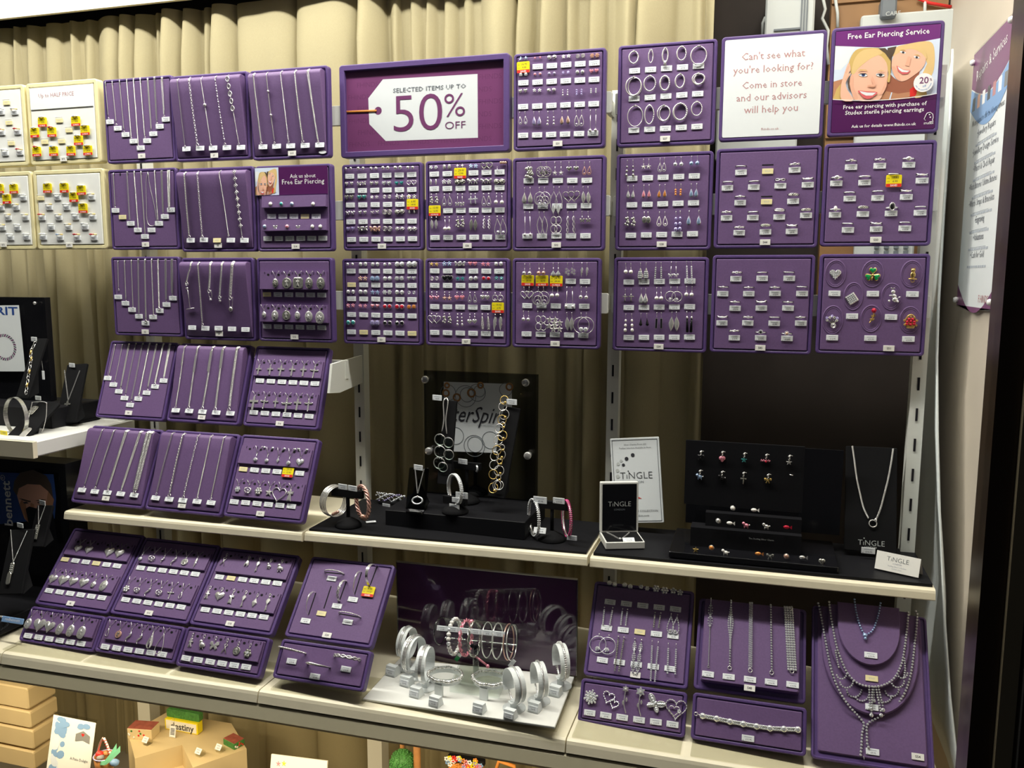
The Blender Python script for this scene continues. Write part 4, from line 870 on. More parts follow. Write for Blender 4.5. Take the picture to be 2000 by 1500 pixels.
# ---- ramp pads with bracelets
def ramp(key, num, c, items, ticks, card, lab, codes='wwwww', cat='bracelet'):
    p = P(key, num, lab, style='ramp')
    for i, it in enumerate(items):
        if it: chainspec(p, c, i, it[0], it[1], it[2], cat, it[3] if len(it) > 3 else None)
    for (x, y), k in zip(ticks, codes): p.ticket(c, x, y, k)
    p.card(c, *card); return p
def fx_heart(b, A, E_, w): m_ = A.lerp(E_, .42); b.ball((m_.x, m_.y, m_.z), .004, 'silver', 1, 1, .7)
def fx_ovals(b, A, E_, w):
    for i in range(5): m_ = A.lerp(E_, .05+.11*i); b.ring((m_.x, m_.y, m_.z+.001), .0042-.0004*(i % 2), .0055, .0011, 'silver', 14, 5)
def fx_beads(b, A, E_, w):
    for i in range(2): m_ = A.lerp(E_, .28+.34*i); b.ball((m_.x, m_.y, m_.z+.001), .0028, 'silver')
def fx_flowers(b, A, E_, w):
    for i in range(9):
        m_ = A.lerp(E_, .04+.1*i)
        for a in range(4): b.ring((m_.x+.0026*math.cos(a*pi/2), m_.y+.0026*math.sin(a*pi/2), m_.z+.001), .0019, .0019, .0007, 'silver', 8, 4)
        b.ball((m_.x, m_.y, m_.z+.0015), .0014, 'silver', nu=6, nv=4)
def fx_plate(t0, t1, wd):
    def f(b, A, E_, w):
        a, e = A.lerp(E_, t0), A.lerp(E_, t1); d = (e-a).normalized(); sd = d.cross(Vector((0, 0, 1))).normalized(); n = sd.cross(d)*.0012; a = a+n; e = e+n; r = wd/2
        v = [a-sd*r*.8, a+sd*r*.8, e+sd*r*.8, e-sd*r*.8]; V = [tuple(q-n*1.4) for q in v]+[tuple(q+n*.2) for q in v]
        b.add(V, [(0, 1, 2, 3), (7, 6, 5, 4), (0, 4, 5, 1), (1, 5, 6, 2), (2, 6, 7, 3), (3, 7, 4, 0)], 'silver')
    return f
ramp('A2', 'S7', 'b', [((95,185),(155,688),'box.16'), ((185,180),(250,678),'oval.46'), ((270,185),(345,678),'cable.19',('fine silver bracelet with a small heart charm', fx_heart)), ((375,170),(450,672),'bars.30'),
  ((465,180),(550,668),'cable.19',('fine silver bracelet with five oval rings', fx_ovals))], [(168,717),(268,712),(363,711),(464,708),(567,706)], (372,764), 'purple rolled pad S7 of five fancy bracelets, top row, second column')
p = ramp('A3', 'S13', 'b', [((655,150),(715,663),'curb.32'), ((750,150),(812,662),'snake.20',('smooth silver snake bracelet with two beads', fx_beads)), ((855,140),(915,655),'ball.26'), ((960,135),(1020,652),'rope.36'), ((1055,135),(1130,652),'cable.24.D')],
  [(728,702),(828,698),(931,695),(1037,692),(1144,688)], (941,748), 'purple rolled pad S13 of five chain bracelets, top row, third column')
o = p.loc2('b', 1163, 740); b = MB(); b.loft([[(o.x+k*.009*math.cos(t), o.y+k*.0034*math.sin(t), o.z+z) for t in [2*pi*i/16 for i in range(16)]] for k, z in ((1, 0), (1, .0004), (.95, .0005))], 'ticket'); p.child('sticker', b, label='white oval sticker')
ramp('B2', 'S8', 'b', [((150,875),(190,1350),'rope.40'), ((245,870),(285,1352),'oval.42'), None, ((405,870),(475,1340),'ball.24'), ((515,865),(575,1357),'cable.22',('silver bracelet of nine openwork flowers', fx_flowers))],
  [(199,1386),(296,1383),(392,1386),(493,1385),(593,1386)], (399,1423), 'purple rolled pad S8 of four bracelets with a sold ticket, second row', 'wwyww')
p = ramp('C2', 'S9', 'g', [((765,115),(742,280),'curb.36'), ((825,112),(865,605),'rope.38'), ((920,115),(918,345),'curb.50'), ((1010,112),(1000,395),'curb.44'), ((1095,112),(1086,400),'curb.70')],
  [(784,640),(887,645),(990,645),(1095,650),(1200,655)], (995,688), 'purple rolled pad S9 of heavy bracelets with charm and T-bar drops, third row', cat='bracelet')
def danglers(p):
    def P3(x, y, d=.002): v = p.loc2('g', x, y); v.z += d; return v
    b = MB(); c = P3(742, 298); b.ring(c, .0038, .0038, .0009, 'silver', 12, 5); b.tube([P3(748, 330), P3(770, 490)], .0008, 'silver', 5); b.tube([P3(740, 496), P3(802, 486)], .0009, 'silver', 6); b.plate([(c.x+x, c.y-.008+y) for x, y in norm(heart(), .006)], c.z-.001, c.z+.001, 'silver')
    put('bracelet_drop', b, M=p.M, label='silver ring and T-bar drop below the first bracelet on pad S9', cat='charm')
    for x0, x1, y0, y1, lab, f in ((918, 930, 345, 420, 'looped chain drop with ball clasp below the third bracelet on pad S9', 0), (1000, 1003, 395, 430, 'short bolt clasp drop below the fourth bracelet on pad S9', 0), (1086, 1088, 400, 495, 'filigree ball drop below the thick fifth bracelet on pad S9', 1)):
        b = MB(); b.tube(smooth([P3(x0-12, y0), P3(x1-9, y1-20), P3(x1+9, y1-20), P3(x0+14, y0)], 16), .0006, 'silver', 4); q = P3(x1, y1); b.ball(q, .0052 if f else .003, 'dark_silver' if f else 'silver', 1, 1.25 if f else 1, .8, 10, 7)
        put('bracelet_drop', b, M=p.M, label=lab, cat='charm')
danglers(p)
ramp('B4', 'S10', 'g', [((725,775),(657,1250),'belcher.30',('slim silver identity bracelet', fx_plate(.14, .34, .0035))), ((830,775),(760,1255),'curb.42',('silver identity bracelet with a long plate', fx_plate(.18, .44, .0055))), ((945,785),(868,1260),'curb.46',('broad silver identity bracelet', fx_plate(.08, .42, .007))), ((1030,785),(968,1268),'curb.52',('heavy silver identity bracelet with square plate', fx_plate(.06, .36, .0075))), ((1140,785),(1077,1272),'curb.66')],
  [(655,1287),(760,1292),(864,1298),(972,1305),(1082,1311)], (858,1340), 'purple tilted rolled pad S10 of identity bracelets, fourth row')
ramp('A5', 'S5', 'k', [((300,120),(168,552),'herring.26'), ((385,125),(250,558),'herring.34'), ((475,130),(340,576),'curb.34.D'), ((575,138),(437,576),'curb.30.D'), ((645,142),(538,590),'curb.68.D')],
  [(150,583),(243,594),(334,602),(431,611),(528,620)], (324,642), 'purple tilted rolled pad S5 of five bracelets with a thick double curb, fifth row')
ramp('B5', 'S11', 'k', [((805,155),(692,600),'box.28'), ((885,165),(787,610),'rope.46'), ((995,170),(888,625),'oval.40'), ((1085,175),(987,630),'belcher.32'), ((1180,185),(1087,635),'rope.30')],
  [(683,640),(781,650),(880,658),(983,666),(1084,675)], (874,695), 'purple tilted rolled pad S11 of five fine bracelets, fifth row')
# ---- ledge pads
p = P('C3', 'S15', 'purple pad S15 with two ledges of oval and round medals, third row', style='ledge')
L = p.ledge('g', 1310, 200, 1835, 345); pendants(p, L, 'g', 0, 1347, 292, 1786, 292, '- oval.d.62 round.d.72 square.d.78 oval.d.78 oval.d.84'); p.tickets('g', 1368, 380, 1795, 385, 6, 'ywwwww')
L = p.ledge('g', 1310, 460, 1840, 605); pendants(p, L, 'g', 1, 1345, 538, 1780, 550, 'oval.s.42 oval.s.68 round.d.64 oval.s.56 oval.s.76 oval.s.90'); p.tickets('g', 1370, 630, 1795, 640, 6); p.card('g', 1583, 712)
p = P('C4', 'S16', 'purple tilted pad S16 with two ledges of silver crosses, fourth row', style='ledge')
L = p.ledge('g', 1275, 885, 1805, 1035); pendants(p, L, 'g', 0, 1302, 975, 1737, 985, 'cross.s.60 cross.s.64 cross.s.74 cross.s.70 cross.s.72 fancycross.s.78'); p.tickets('g', 1313, 1055, 1742, 1078, 6)
L = p.ledge('g', 1235, 1135, 1770, 1290); pendants(p, L, 'g', 1, 1263, 1225, 1690, 1240, 'cross.s.95 fancycross.s.75 cross.s.62 fancycross.s.100 cross.s.85 fancycross.s.80'); p.tickets('g', 1265, 1303, 1697, 1333, 6); p.card('g', 1467, 1390)
p = P('C5', 'S17', 'purple tilted pad S17 with two ledges of pendants and one sale tag, fifth row', style='ledge')
L = p.ledge('k', 1300, 255, 1800, 425); pendants(p, L, 'k', 0, 1330, 345, 1725, 385, '- drop.w.50 drop.w.46 dia.w.34 drop.w.50 hgem.w.52'); p.tickets('k', 1317, 432, 1725, 462, 6, 'ywwwsw')
ea = [(1470, 275), (1530, 280), (1615, 285), (1690, 292), (1718, 290), (1778, 296)]
for i, (x, y) in enumerate(ea):
    o = onledge(p, L, 'k', x, y); put('stud_earring', stud_mesh('gem' if i < 3 else 'hgem', 'w', .0055), M=p.M @ Tr((o.x, o.y, o.z)), label='clear stone stud matching the pendants, %s along the upper ledge of pad S17' % ORD[i], cat='stud earring', group='stud earrings on pad S17')
L = p.ledge('k', 1260, 500, 1750, 670); pendants(p, L, 'k', 1, 1275, 578, 1655, 610, 'cluster.w.44 knot.s.60 flo.s.56 star.s.50 oheart.s.90 angel.s.82'); p.tickets('k', 1252, 668, 1665, 700, 6); p.card('k', 1441, 754)
p = P('B3', 'S14', 'purple pad S14 with ear piercing notice above two ledges of belly bars', style='ledge')
def art(b, f, z0=.0002, dz=.00012, small=False):
    """flat printed portrait of two smiling blonde faces; f maps layout -> pad coordinates"""
    z = [z0]
    def rnd(P_):
        n = len(P_); o = []
        for i in range(n):
            p0, p1, p2, p3 = [Vector(P_[(i+k-1) % n]) for k in range(4)]
            for k in range(3): t = k/3; o.append(tuple(.5*((2*p1)+(p2-p0)*t+(2*p0-5*p1+4*p2-p3)*t*t+(3*p1-p0-3*p2+p3)*t**3)))
        return o
    def pg(m, *pts):
        z[0] += dz; b.flat([f(*q) for q in (rnd(pts) if 6 < len(pts) < 20 and z[0] > z0+1.5*dz else pts)], z[0], m)
    def el(m, x, y, rx, ry, n=14, a=0): pg(m, *[(x+rx*math.cos(t)*math.cos(a)-ry*math.sin(t)*math.sin(a), y+rx*math.cos(t)*math.sin(a)+ry*math.sin(t)*math.cos(a)) for t in [2*pi*i/n for i in range(n)]])
    pg('sky_print', (175,362),(700,380),(1100,330),(1442,268),(1425,600),(1400,915),(900,990),(500,1003),(150,988))
    pg('photo_white', (175,362),(420,372),(330,560),(250,640),(165,640))
    pg('skin_d', (160,780),(300,740),(270,800),(240,900),(180,985),(152,985))
    pg('hair', (160,985),(200,870),(255,800),(262,995))
    pg('hair_b', (860,480),(900,380),(1000,345),(1240,305),(1330,340),(1352,480),(1340,640),(1290,760),(1230,940),(1100,950),(1200,700),(1245,520))
    pg('hair_dark', (800,385),(905,365),(880,440),(850,500),(840,680),(780,600))
    pg('skin_c', (820,700),(880,740),(960,778),(1080,720),(1180,640),(1120,820),(1080,960),(1000,980),(740,990),(760,860))
    pg('skin_d', (700,995),(780,890),(920,920),(1060,900),(1080,950),(900,990))
    pg('red', (1060,870),(1160,800),(1180,870),(1120,950),(1060,955)); pg('hair', (1150,860),(1240,830),(1260,935),(1130,955))
    pg('sky_print', (815,990),(842,905),(855,905),(832,990))
    pg('skin', (900,440),(985,385),(1110,375),(1200,430),(1245,500),(1235,575),(1180,650),(1085,722),(1020,762),(960,777),(905,750),(868,690),(845,610),(855,520))
    pg('hair_b', (880,470),(960,395),(1100,360),(1220,400),(1260,520),(1200,450),(1100,400),(990,410)); pg('skin_b', (845,600),(870,690),(905,750),(960,777),(930,690),(880,600))
    el('photo_white', 978, 437, 36, 13, 10, .25); el('eye', 982, 438, 15, 13, 10); el('photo_white', 1138, 495, 34, 13, 10, .25); el('eye', 1140, 496, 14, 13, 10)
    pg('hair', (930,412),(985,402),(1025,425),(985,413)); pg('hair', (1105,465),(1150,462),(1190,488),(1150,473))
    pg('skin_b', (1040,480),(1075,500),(1050,600),(1000,590),(1010,570)); 
    pg('lips', (903,592),(985,640),(1068,650),(1035,690),(970,697),(920,655)); pg('photo_white', (915,604),(985,645),(1058,655),(1025,672),(965,668),(930,640))
    pg('hair', (345,560),(400,440),(480,392),(640,385),(760,400),(828,470),(834,640),(825,775),(795,775),(800,640),(640,520),(560,560),(440,680),(385,700),(360,640))
    pg('skin', (430,650),(560,540),(690,470),(785,560),(800,700),(785,840),(740,930),(680,1000),(430,1001),(385,930),(352,800),(375,700))
    pg('hair_b', (380,640),(420,500),(520,410),(680,400),(740,450),(620,500),(480,600),(400,700)); pg('hair_dark', (690,390),(770,388),(832,450),(834,540),(770,450))
    pg('skin_b', (375,700),(352,800),(385,930),(430,1000),(450,960),(400,840),(400,730)); pg('skin_b', (740,930),(785,840),(800,720),(770,800),(700,940))
    pg('hair_dark', (330,780),(362,700),(352,810),(372,900),(340,860))
    pg('skin', (330,580),(352,570),(366,640),(340,690),(372,680),(310,790),(330,880),(402,1000),(262,997),(250,850),(282,720))
    pg('skin_b', (300,680),(340,600),(352,600),(318,690)); pg('skin_b', (300,760),(345,692),(360,690),(318,772))
    for x in (510, 712): el('photo_white', x, 704, 52, 19, 12, .08); el('blue_print' if x < 600 else 'eye', x+4, 703, 21, 18, 10); el('eye', x+4, 703, 10, 10, 8)
    pg('eye', (452,706),(480,686),(540,684),(572,706),(540,692),(480,694)); pg('eye', (655,704),(690,688),(740,688),(768,706),(740,695),(690,696))
    pg('hair', (432,672),(480,640),(545,644),(566,660),(530,652),(475,655)); pg('hair', (662,664),(720,648),(775,664),(720,657))
    pg('skin_b', (615,720),(640,760),(655,830),(620,850),(560,838),(575,820),(625,815),(618,780)); pg('skin_d', (556,832),(620,848),(660,828),(618,840))
    pg('lips', (452,888),(550,896),(678,906),(640,950),(580,985),(520,972),(480,930)); pg('photo_white', (468,893),(560,910),(662,912),(620,945),(545,946),(495,922))
    if not small: pg('white', *[(lerp(150, 1400, i/14), 988+40*math.sin(pi*i/14)**1-72*(i/14)) for i in range(15)], *[(lerp(1400, 150, i/14), 996+40*math.sin(pi*(1-i/14))-72*(1-i/14)) for i in range(15)])
def b3():
    a = p.loc('b', 668, 858); e = p.loc('b', 1203, 1043); mid = p.loc('b', 843, 950).x
    b = MB(); b.box((a.x, e.y, .0008), (e.x, a.y, .0016), 'purple_print'); sx = (mid-a.x)/1270; sy = (a.y-e.y)/730
    b.flat([(a.x, e.y), (mid, e.y), (mid, a.y), (a.x, a.y)], .00165, 'sky_print')
    art(b, lambda x, y: (a.x+(min(max(x, 160), 1430)-160)*sx, a.y-(min(max(y, 275), 1003)-275)*sy), .0017, .00006, True)
    l, r = p.loc('b', 926, 928), p.loc('b', 1113, 925); b.text('Ask us about', (l.x+r.x)/2, (l.y+r.y)/2, 'white', width=r.x-l.x, z=.0018)
    l, r = p.loc('b', 868, 975), p.loc('b', 1177, 968); b.text('Free Ear Piercing', (l.x+r.x)/2, (l.y+r.y)/2, 'white', width=r.x-l.x, z=.0018)
    p.child('notice', b, label='purple ear piercing notice with a photo of two blonde faces')
    for r, (q, xs, y, cols, tk) in enumerate((((718, 1062, 1190, 1138), [783,862,940,0,1095], 1078, ['i', 't', 'b', '', 'i'], (792, 1210, 1117, 1210, 5, 'wwwyw')), ((722, 1236, 1193, 1312), [740,820,905,987,1090,1148], 1243, ['b', 's', 'p', 's', 'i', 'i'], (763, 1373, 1166, 1370, 6, 'wwwwww')))):
        L = p.ledge('b', *q, holes=0)
        for i, x in enumerate(xs):
            if not x: continue
            o = p.loc('b', x, y, .006, 0); b = MB(); m = CM[cols[i]]; b.ball((0, .001, .003), .0024, m if r == 0 else 'silver', nu=8, nv=6); b.tube([(0, 0, .003), (.002, -.005, .006), (.001, -.011, .009)], .0007, 'silver', 5)
            if cols[i] == 's': b.plate([(u, v-.010) for u, v in norm((bfly if i else star)(), .009)], .008, .0095, 'silver')
            else: b.ball((.001, -.0125, .010), .0042, m, 1, 1, .7, 10, 6); b.ring((.001, -.0125, .010), .0042, .0042, .0007, 'silver', 12, 4)
            put('belly_bar', b, M=p.M @ Tr((o.x, o.y, 0)), label='%s belly bar, %s along the %s ledge of pad S14' % (CN[cols[i]], ORD[i], ('upper', 'lower')[r]), cat='belly bar', group='belly bars on pad S14')
        p.tickets('b', *tk)
    p.card('b', 967, 1430)
b3()
# ---- base row ledge pads
p = P('A6', 'S6', 'purple sloping pad S6 with two ledges of heart lockets, bottom left', style='ledge')
L = p.ledge('l', 655, 140, 1185, 360); pendants(p, L, 'l', 0, 620, 235, 1093, 290, '- heart.s.60 heart.s.64 - heart.s.80 heart.s.78'); p.tickets('l', 598, 342, 1074, 402, 6, 'ywwyww')
L = p.ledge('l', 510, 420, 1040, 650); pendants(p, L, 'l', 1, 483, 525, 952, 583, 'heart.s.74 heart.s.88 heart.s.72 heart.s.76 oval.s.55 oval.s.90'); p.tickets('l', 453, 628, 935, 693, 6); p.card('l', 649, 745)
p = P('A6b', '', 'shallow purple pad of six large lockets below pad S6', style='ledge')
L = p.ledge('l', 310, 800, 865, 1065); pendants(p, L, 'l', 0, 262, 930, 745, 1010, 'oval.s.82 heart.s.98 heart.s.84 oval.s.90 oval.s.92 oval.s.98', where='the shallow pad below S6'); p.tickets('l', 260, 1040, 745, 1112, 6)
p = P('B6', 'S12', 'purple sloping pad S12 with two ledges of pendants, bottom second column', style='ledge')
L = p.ledge('l', 1330, 215, 1890, 440); pendants(p, L, 'l', 0, 1297, 325, 1790, 375, 'drop.w.60 knot.s.68 swirl.s.50 slide.s.90 round.s.58 wing.s.90'); p.tickets('l', 1290, 420, 1790, 477, 6)
L = p.ledge('l', 1195, 495, 1750, 740); pendants(p, L, 'l', 1, 1160, 612, 1658, 670, 'flo.s.66 knot.s.62 slide.s.84 knot.s.66 fancycross.s.70 otear.s.56'); p.tickets('l', 1153, 711, 1660, 778, 6); p.card('l', 1365, 832)
p = P('B6b', '', 'shallow purple pad of six long pendants below pad S12', style='ledge')
L = p.ledge('l', 1010, 890, 1600, 1165); pendants(p, L, 'l', 0, 990, 1008, 1478, 1105, 'otear.s.60 round.c.56 slide.s.90 swirl.s.90 shell.s.118 otear.s.160', where='the shallow pad below S12'); p.tickets('l', 967, 1140, 1488, 1210, 6)
p = P('C6', 'S18', 'purple sloping pad S18 with two ledges of clip charms, bottom third column', style='ledge')
L = p.ledge('m', 470, 165, 1040, 410); pendants(p, L, 'm', 0, 483, 250, 968, 305, 'ribbon.s.66 - shoe.s.58 key.s.90 chick.s.50 chick.s.74', False); p.tickets('m', 440, 388, 943, 443, 6, 'wywwww')
L = p.ledge('m', 335, 450, 935, 705); pendants(p, L, 'm', 1, 335, 540, 848, 630, 'bear.s.74 heart.s.74 angel.s.84 key.s.100 dia.s.74 key.s.110', False); p.tickets('m', 318, 672, 825, 735, 6); p.card('m', 532, 793)
p = P('C6b', '', 'shallow purple pad of six small animal charms below pad S18', style='ledge')
L = p.ledge('m', 175, 855, 790, 1130); pendants(p, L, 'm', 0, 195, 940, 688, 1050, 'bear.s.70 chick.s.70 bfly.s.66 ribbon.s.70 round.d.62 cluster.d.74', False, where='the shallow pad below S18'); p.tickets('m', 152, 1092, 672, 1168, 6)
# ---- bangle pad S24 and the shallow one below
def bangle_slots(p, c, items, where):
    for i, it in enumerate(items):
        a, e, kind, lab = it; A, E_ = p.loc(c, *a), p.loc(c, *e); d = E_-A; ln = d.length; M = Tr((A+E_)/2) @ Rz(math.atan2(d.y, d.x))
        b = MB(); b.box((-ln/2, -.0012, -.0006), (ln/2, .0012, .0003), 'slot_dark'); p.child('bangle_slot', b, M)
        if not kind: continue
        st, R, hh, wd = kind; b = MB(); N = 18; A_ = [pi*k/N for k in range(N+1)]; R *= ln/2
        pt = lambda t, y=0: (R*math.cos(t), y, hh*math.sin(t)-.001)
        if st == 'flat': b.loft([[(x*k+0, y+wd*q, z*k) for q, k in ((-.5, 1), (-.5, 1.04), (.5, 1.04), (.5, 1))] for x, y, z in [pt(t) for t in A_]], 'silver', cap0=True, sm=False)
        elif st == 'scallop':
            b.tube([pt(t) for t in A_], wd*.4, 'silver', 6)
            for k in range(22): x, y, z = pt(pi*(k+.5)/22); b.ball((x, y, z+.0006), wd*.55, 'silver', 1, .8, 1, 6, 4)
        elif st == 'taper': b.tube([pt(t) for t in A_], [wd*(.35+.75*math.exp(-((t-2)/.6)**2)) for t in A_], 'silver', 8, sq=.45)
        elif st == 'twist':
            for q in (0, pi): b.tube([pt(t, wd*.5*math.sin(7*t+q)) for t in A_], wd*.35, 'silver', 5)
        else: b.tube([pt(t) for t in A_], wd/2, 'silver', 8, sq=.7)
        put('bangle', b, M=p.M @ M @ Tr((0, 0, p.n0)), label=lab+' '+where, cat='bangle', group='bangles '+where)
p = P('D6', 'S24', 'purple sloping pad S24 of slotted baby bangles, bottom row')
bangle_slots(p, 'm', [((1350,345),(1525,362),('scallop',.92,.016,.0036),'scalloped silver bangle, uppermost,'), ((1540,425),(1478,598),('twist',1,.022,.0045),'twisted silver bangle beside the empty slot'), ((1672,345),(1612,538),('taper',1,.02,.0036),'patterned silver bangle above the third ticket'),
  ((1805,300),(1745,462),('flat',1.05,.036,.006),'tall hinged silver bangle above the sale tag'), ((1275,525),(1212,715),('taper',1,.024,.0034),'slim silver bangle at the lower left'), ((1408,465),(1345,660),None,''), ((1480,705),(1665,738),('scallop',1,.018,.0030),'beaded silver bangle, lowest,')], 'on pad S24')
for x, y, k in ((1415,402,'w'),(1460,640,'w'),(1598,583,'w'),(1735,518,'s'),(1188,768,'w'),(1325,705,'y'),(1553,778,'w')): p.ticket('m', x, y, k)
p.card('m', 1373, 893)
p = P('D6b', '', 'shallow purple pad of three silver bangles below pad S24')
bangle_slots(p, 'm', [((968,998),(1188,1050),('scallop',1,.024,.0046),'beaded silver bangle, first of three,'), ((1208,1140),(1398,1172),('taper',1,.022,.0062),'broad plain tapering silver bangle'), ((1440,1070),(1662,1108),('twist',1,.022,.0052),'plaited silver bangle, third of three,')], 'on the shallow pad below S24')
for x, y in ((1067,1118),(1538,1187),(1269,1250)): p.ticket('m', x, y)
# ---- big sale sign
def sign():
    p = P('SIGN', '', 'large purple framed sign offering selected items up to 50% off', style='sign', cat='sign', depth=.022, rimw=.0125, name='sale_sign')
    w2, h2 = p.w/2, p.h/2; b = MB(); b.box((-w2+.0128, -h2+.0128, -.0098), (w2-.0128, h2-.0128, -.0085), 'plum')
    z = -.0083
    for r in range(6):
        for k in range(5): b.text('FHINDS', -w2+.042+.070*k+.022*(r % 2), -h2+.024+.025*r, 'plum_dark', width=.050, z=-.00843)
    N = lambda x, y: tuple(p.loc('c', x, y, z, 0)[:2])
    b.flat([N(283,400),N(385,268),N(1045,230),N(1048,675),N(405,698),N(290,580)], z, 'photo_white')
    c = N(352,487); b.disc(c[0], c[1], .0085, .0085, z+.0001, 'plum', 20)
    a, e = N(128,496), N(342,487); b.tube([(a[0], a[1], z+.001), (e[0], e[1], z+.0012)], .0022, 'orange', 6, sq=.4)
    def t(s, x0, y0, x1, y1, m, bold=0, n=0, h=None):
        l, r = N(x0, y0), N(x1, y1); h = h*p.mpp('c', x0, y0); b.text(s, (l[0]+r[0])/2, (l[1]+r[1])/2, m, width=r[0]-l[0], z=z+.0006, bold=bold, h=h)
    t('SELECTED ITEMS UP TO', 457, 358, 965, 332, 'ink', h=27); t('50', 462, 632, 800, 618, 'plum', -.008, h=228); t('%', 815, 530, 958, 522, 'plum', -.008, h=148); t('OFF', 820, 614, 962, 608, 'plum', -.008, h=46)
    p.child('printed_card', b)
    b = MB(); b.box((-w2+.0126, -h2+.0126, -.0048), (w2-.0126, h2-.0126, -.0040), 'cover'); p.child('clear_cover', b)
sign()
# ---- notice and poster pads
def notices():
    p = P('H1', '', 'white notice pad asking customers to come in store, in a purple frame', cat='notice', rimw=.0062, name='notice_pad', n0=-.001)
    w2, h2 = p.w/2-.0066, p.h/2-.0066; b = MB(); b.loft([[(x, y, zz) for x, y in rrect(-w2, w2, -h2, h2, .003)] for zz in (-.003, .0006)], 'photo_white')
    for s, x0, y0, x1, y1, m in (("Can't see what", 215,308,600,282,'pink_ink'), ("you're looking for?", 163,392,650,360,'pink_ink'), ('Come in store', 218,485,582,458,'pink_ink'), ('and our advisors', 182,560,610,535,'pink_ink'), ('will help you', 228,634,556,612,'pink_ink'), ('fhinds.co.uk', 332,735,440,728,'pink_ink')):
        l, r = p.loc('e', x0, y0), p.loc('e', x1, y1); b.text(s, (l.x+r.x)/2, (l.y+r.y)/2, m, width=r.x-l.x, z=.0008)
    p.child('printed_notice', b)
    p = P('I1', '', 'purple ear piercing poster pad with two smiling faces, top right corner', cat='poster', rimw=.0062, name='poster_pad', n0=-.001)
    w2, h2 = p.w/2-.0066, p.h/2-.0066; b = MB(); b.loft([[(x, y, zz) for x, y in rrect(-w2, w2, -h2, h2, .003)] for zz in (-.003, .0002)], 'purple_print')
    cl = lambda q: (max(-w2, min(w2, q.x)), max(-h2, min(h2, q.y)))
    f = lambda x, y: cl(p.loc('P', x, y))
    b.flat([(-w2, h2), (-w2, f(175, 355)[1])]+[f(x, y) for x, y in ((400,372),(700,374),(1000,345),(1250,305),(1442,266))]+[(w2, h2)], .0004, 'purple_mid')
    art(b, f, .0004, .00007)
    for s, x0, y0, x1, y1 in (('Free Ear Piercing Service', 335,283,1292,212), ('Free ear piercing with purchase of', 280,1108,1258,1046), ('Studex sterile piercing earrings', 302,1173,1225,1120), ('Ask us for details www.fhinds.co.uk', 375,1325,1132,1284)):
        l, r = p.loc('P', x0, y0), p.loc('P', x1, y1); b.text(s, (l.x+r.x)/2, (l.y+r.y)/2, 'white', width=r.x-l.x, z=.0006, bold=.012)
    c = f(1215, 797); b.disc(c[0], c[1], .0166, .0166, .0052, 'white', 28); l, r = f(1165, 810), f(1272, 800); b.text('20', (l[0]+r[0])/2, (l[1]+r[1])/2, 'plum', width=r[0]-l[0], z=.0054, bold=.01)
    l = f(1300, 775); b.text('%', l[0], l[1], 'plum', h=.0045, z=.0054); l = f(1225, 848); b.text('off', l[0], l[1], 'blue_wash', h=.004, z=.0054)
    for k, ch in enumerate('your ear piercing purchase'): t = pi*1.12+pi*.83*k/25; b.text(ch, c[0]+.0135*math.cos(t), c[1]+.0135*math.sin(t), 'blue_wash', h=.0024, z=.0054, rot=t+pi/2) if ch != ' ' else None
    m = [f(x, y) for x, y in ((1245,1235),(1228,1215),(1250,1170),(1262,1148),(1300,1138),(1330,1160),(1335,1200),(1325,1225),(1335,1245),(1290,1250))]; b.tube([(x, y, .0006) for x, y in m], .0006, 'white', 4)
    for x, y in ((1290,1165),(1300,1195)): q = f(x, y); b.disc(q[0], q[1], .0014, .0012, .0007, 'white', 8)
    l, r = f(1222, 1280), f(1338, 1272); b.text('STUDEX', (l[0]+r[0])/2, (l[1]+r[1])/2, 'white', width=r[0]-l[0], z=.0007, bold=.02)
    p.child('poster_print', b)
notices()
# ---- earring pads
p = P('D2', 'S20', 'purple pad S20 of thirty pairs of small silver studs, second row')
for r, (y, ty, sp) in enumerate((((150,890,582,884),(155,945,587,933),'ball.s.17 ball.s.20 knot.s.22 ball.s.24 ball.s.25 ball.s.23'), ((152,997,588,992),(158,1046,588,1037),'heart.s.22 bfly.s.24 heart.s.24 heart.w.27 heart.t.24 hring.s.30'),
  ((153,1093,505,1086),(160,1145,505,1140),'heart.d.28 hgem.t.28 flo.s.25 ring.s.23 flower.s.34'), ((160,1200,590,1190),(163,1262,590,1257),'bow.s.24 heart.s.22 bow.s.20 ring.d.34 knot.d.36 tear.s.26'), ((162,1312,592,1310),(168,1385,593,1380),'heart.a.24 bfly.d.30 bfly.c.34 ring.d.32 knot.s.30 knot.s.32'))):
    pairs(p, 'c', r, y, sp, 's'); p.tickets('c', *ty, 6 if r != 2 else 5)
for sd, k in ((-1, 'i'), (1, 'd')): o = p.loc('c', 588+sd*19, 1088); put('stud_earring', stud_mesh('flo', k, .011), M=p.M @ Tr((o.x, o.y, .0006)), label='%s %s flower stud above the sale tag on pad S20' % ('left' if sd < 0 else 'right', CN[k]), cat='stud earring', group='stud earrings on pad S20')
p.ticket('c', 595, 1140, 's'); p.card('c', 380, 1432)
p = P('E2', 'S26', 'purple pad S26 of studs and short drops with two sale tags, second row')
pairs(p, 'c', 0, (740,882,1112,872), 'clus.w.26 oval.s.30 cross.s.32 flo.b.32 hring.d.40', 's'); o = p.loc('c', 1186, 862); put('drop_earring', drop_mesh('beads', 's', .014, .004), M=p.M @ Tr((o.x, o.y, .001)), label='single silver bead drop, sixth place in top row of pad S26', cat='drop earring')
for i in range(3): o = p.loc('c', 1212+16*i, 850); put('stud_earring', stud_mesh('ball', 'c', .006), M=p.M @ Tr((o.x, o.y, .0006)), label='small copper toned ball stud, %s of three at top right of pad S26' % ORD[i], cat='stud earring', group='stud earrings on pad S26')
p.tickets('c', 745, 930, 1200, 915, 6, 'wwswww')
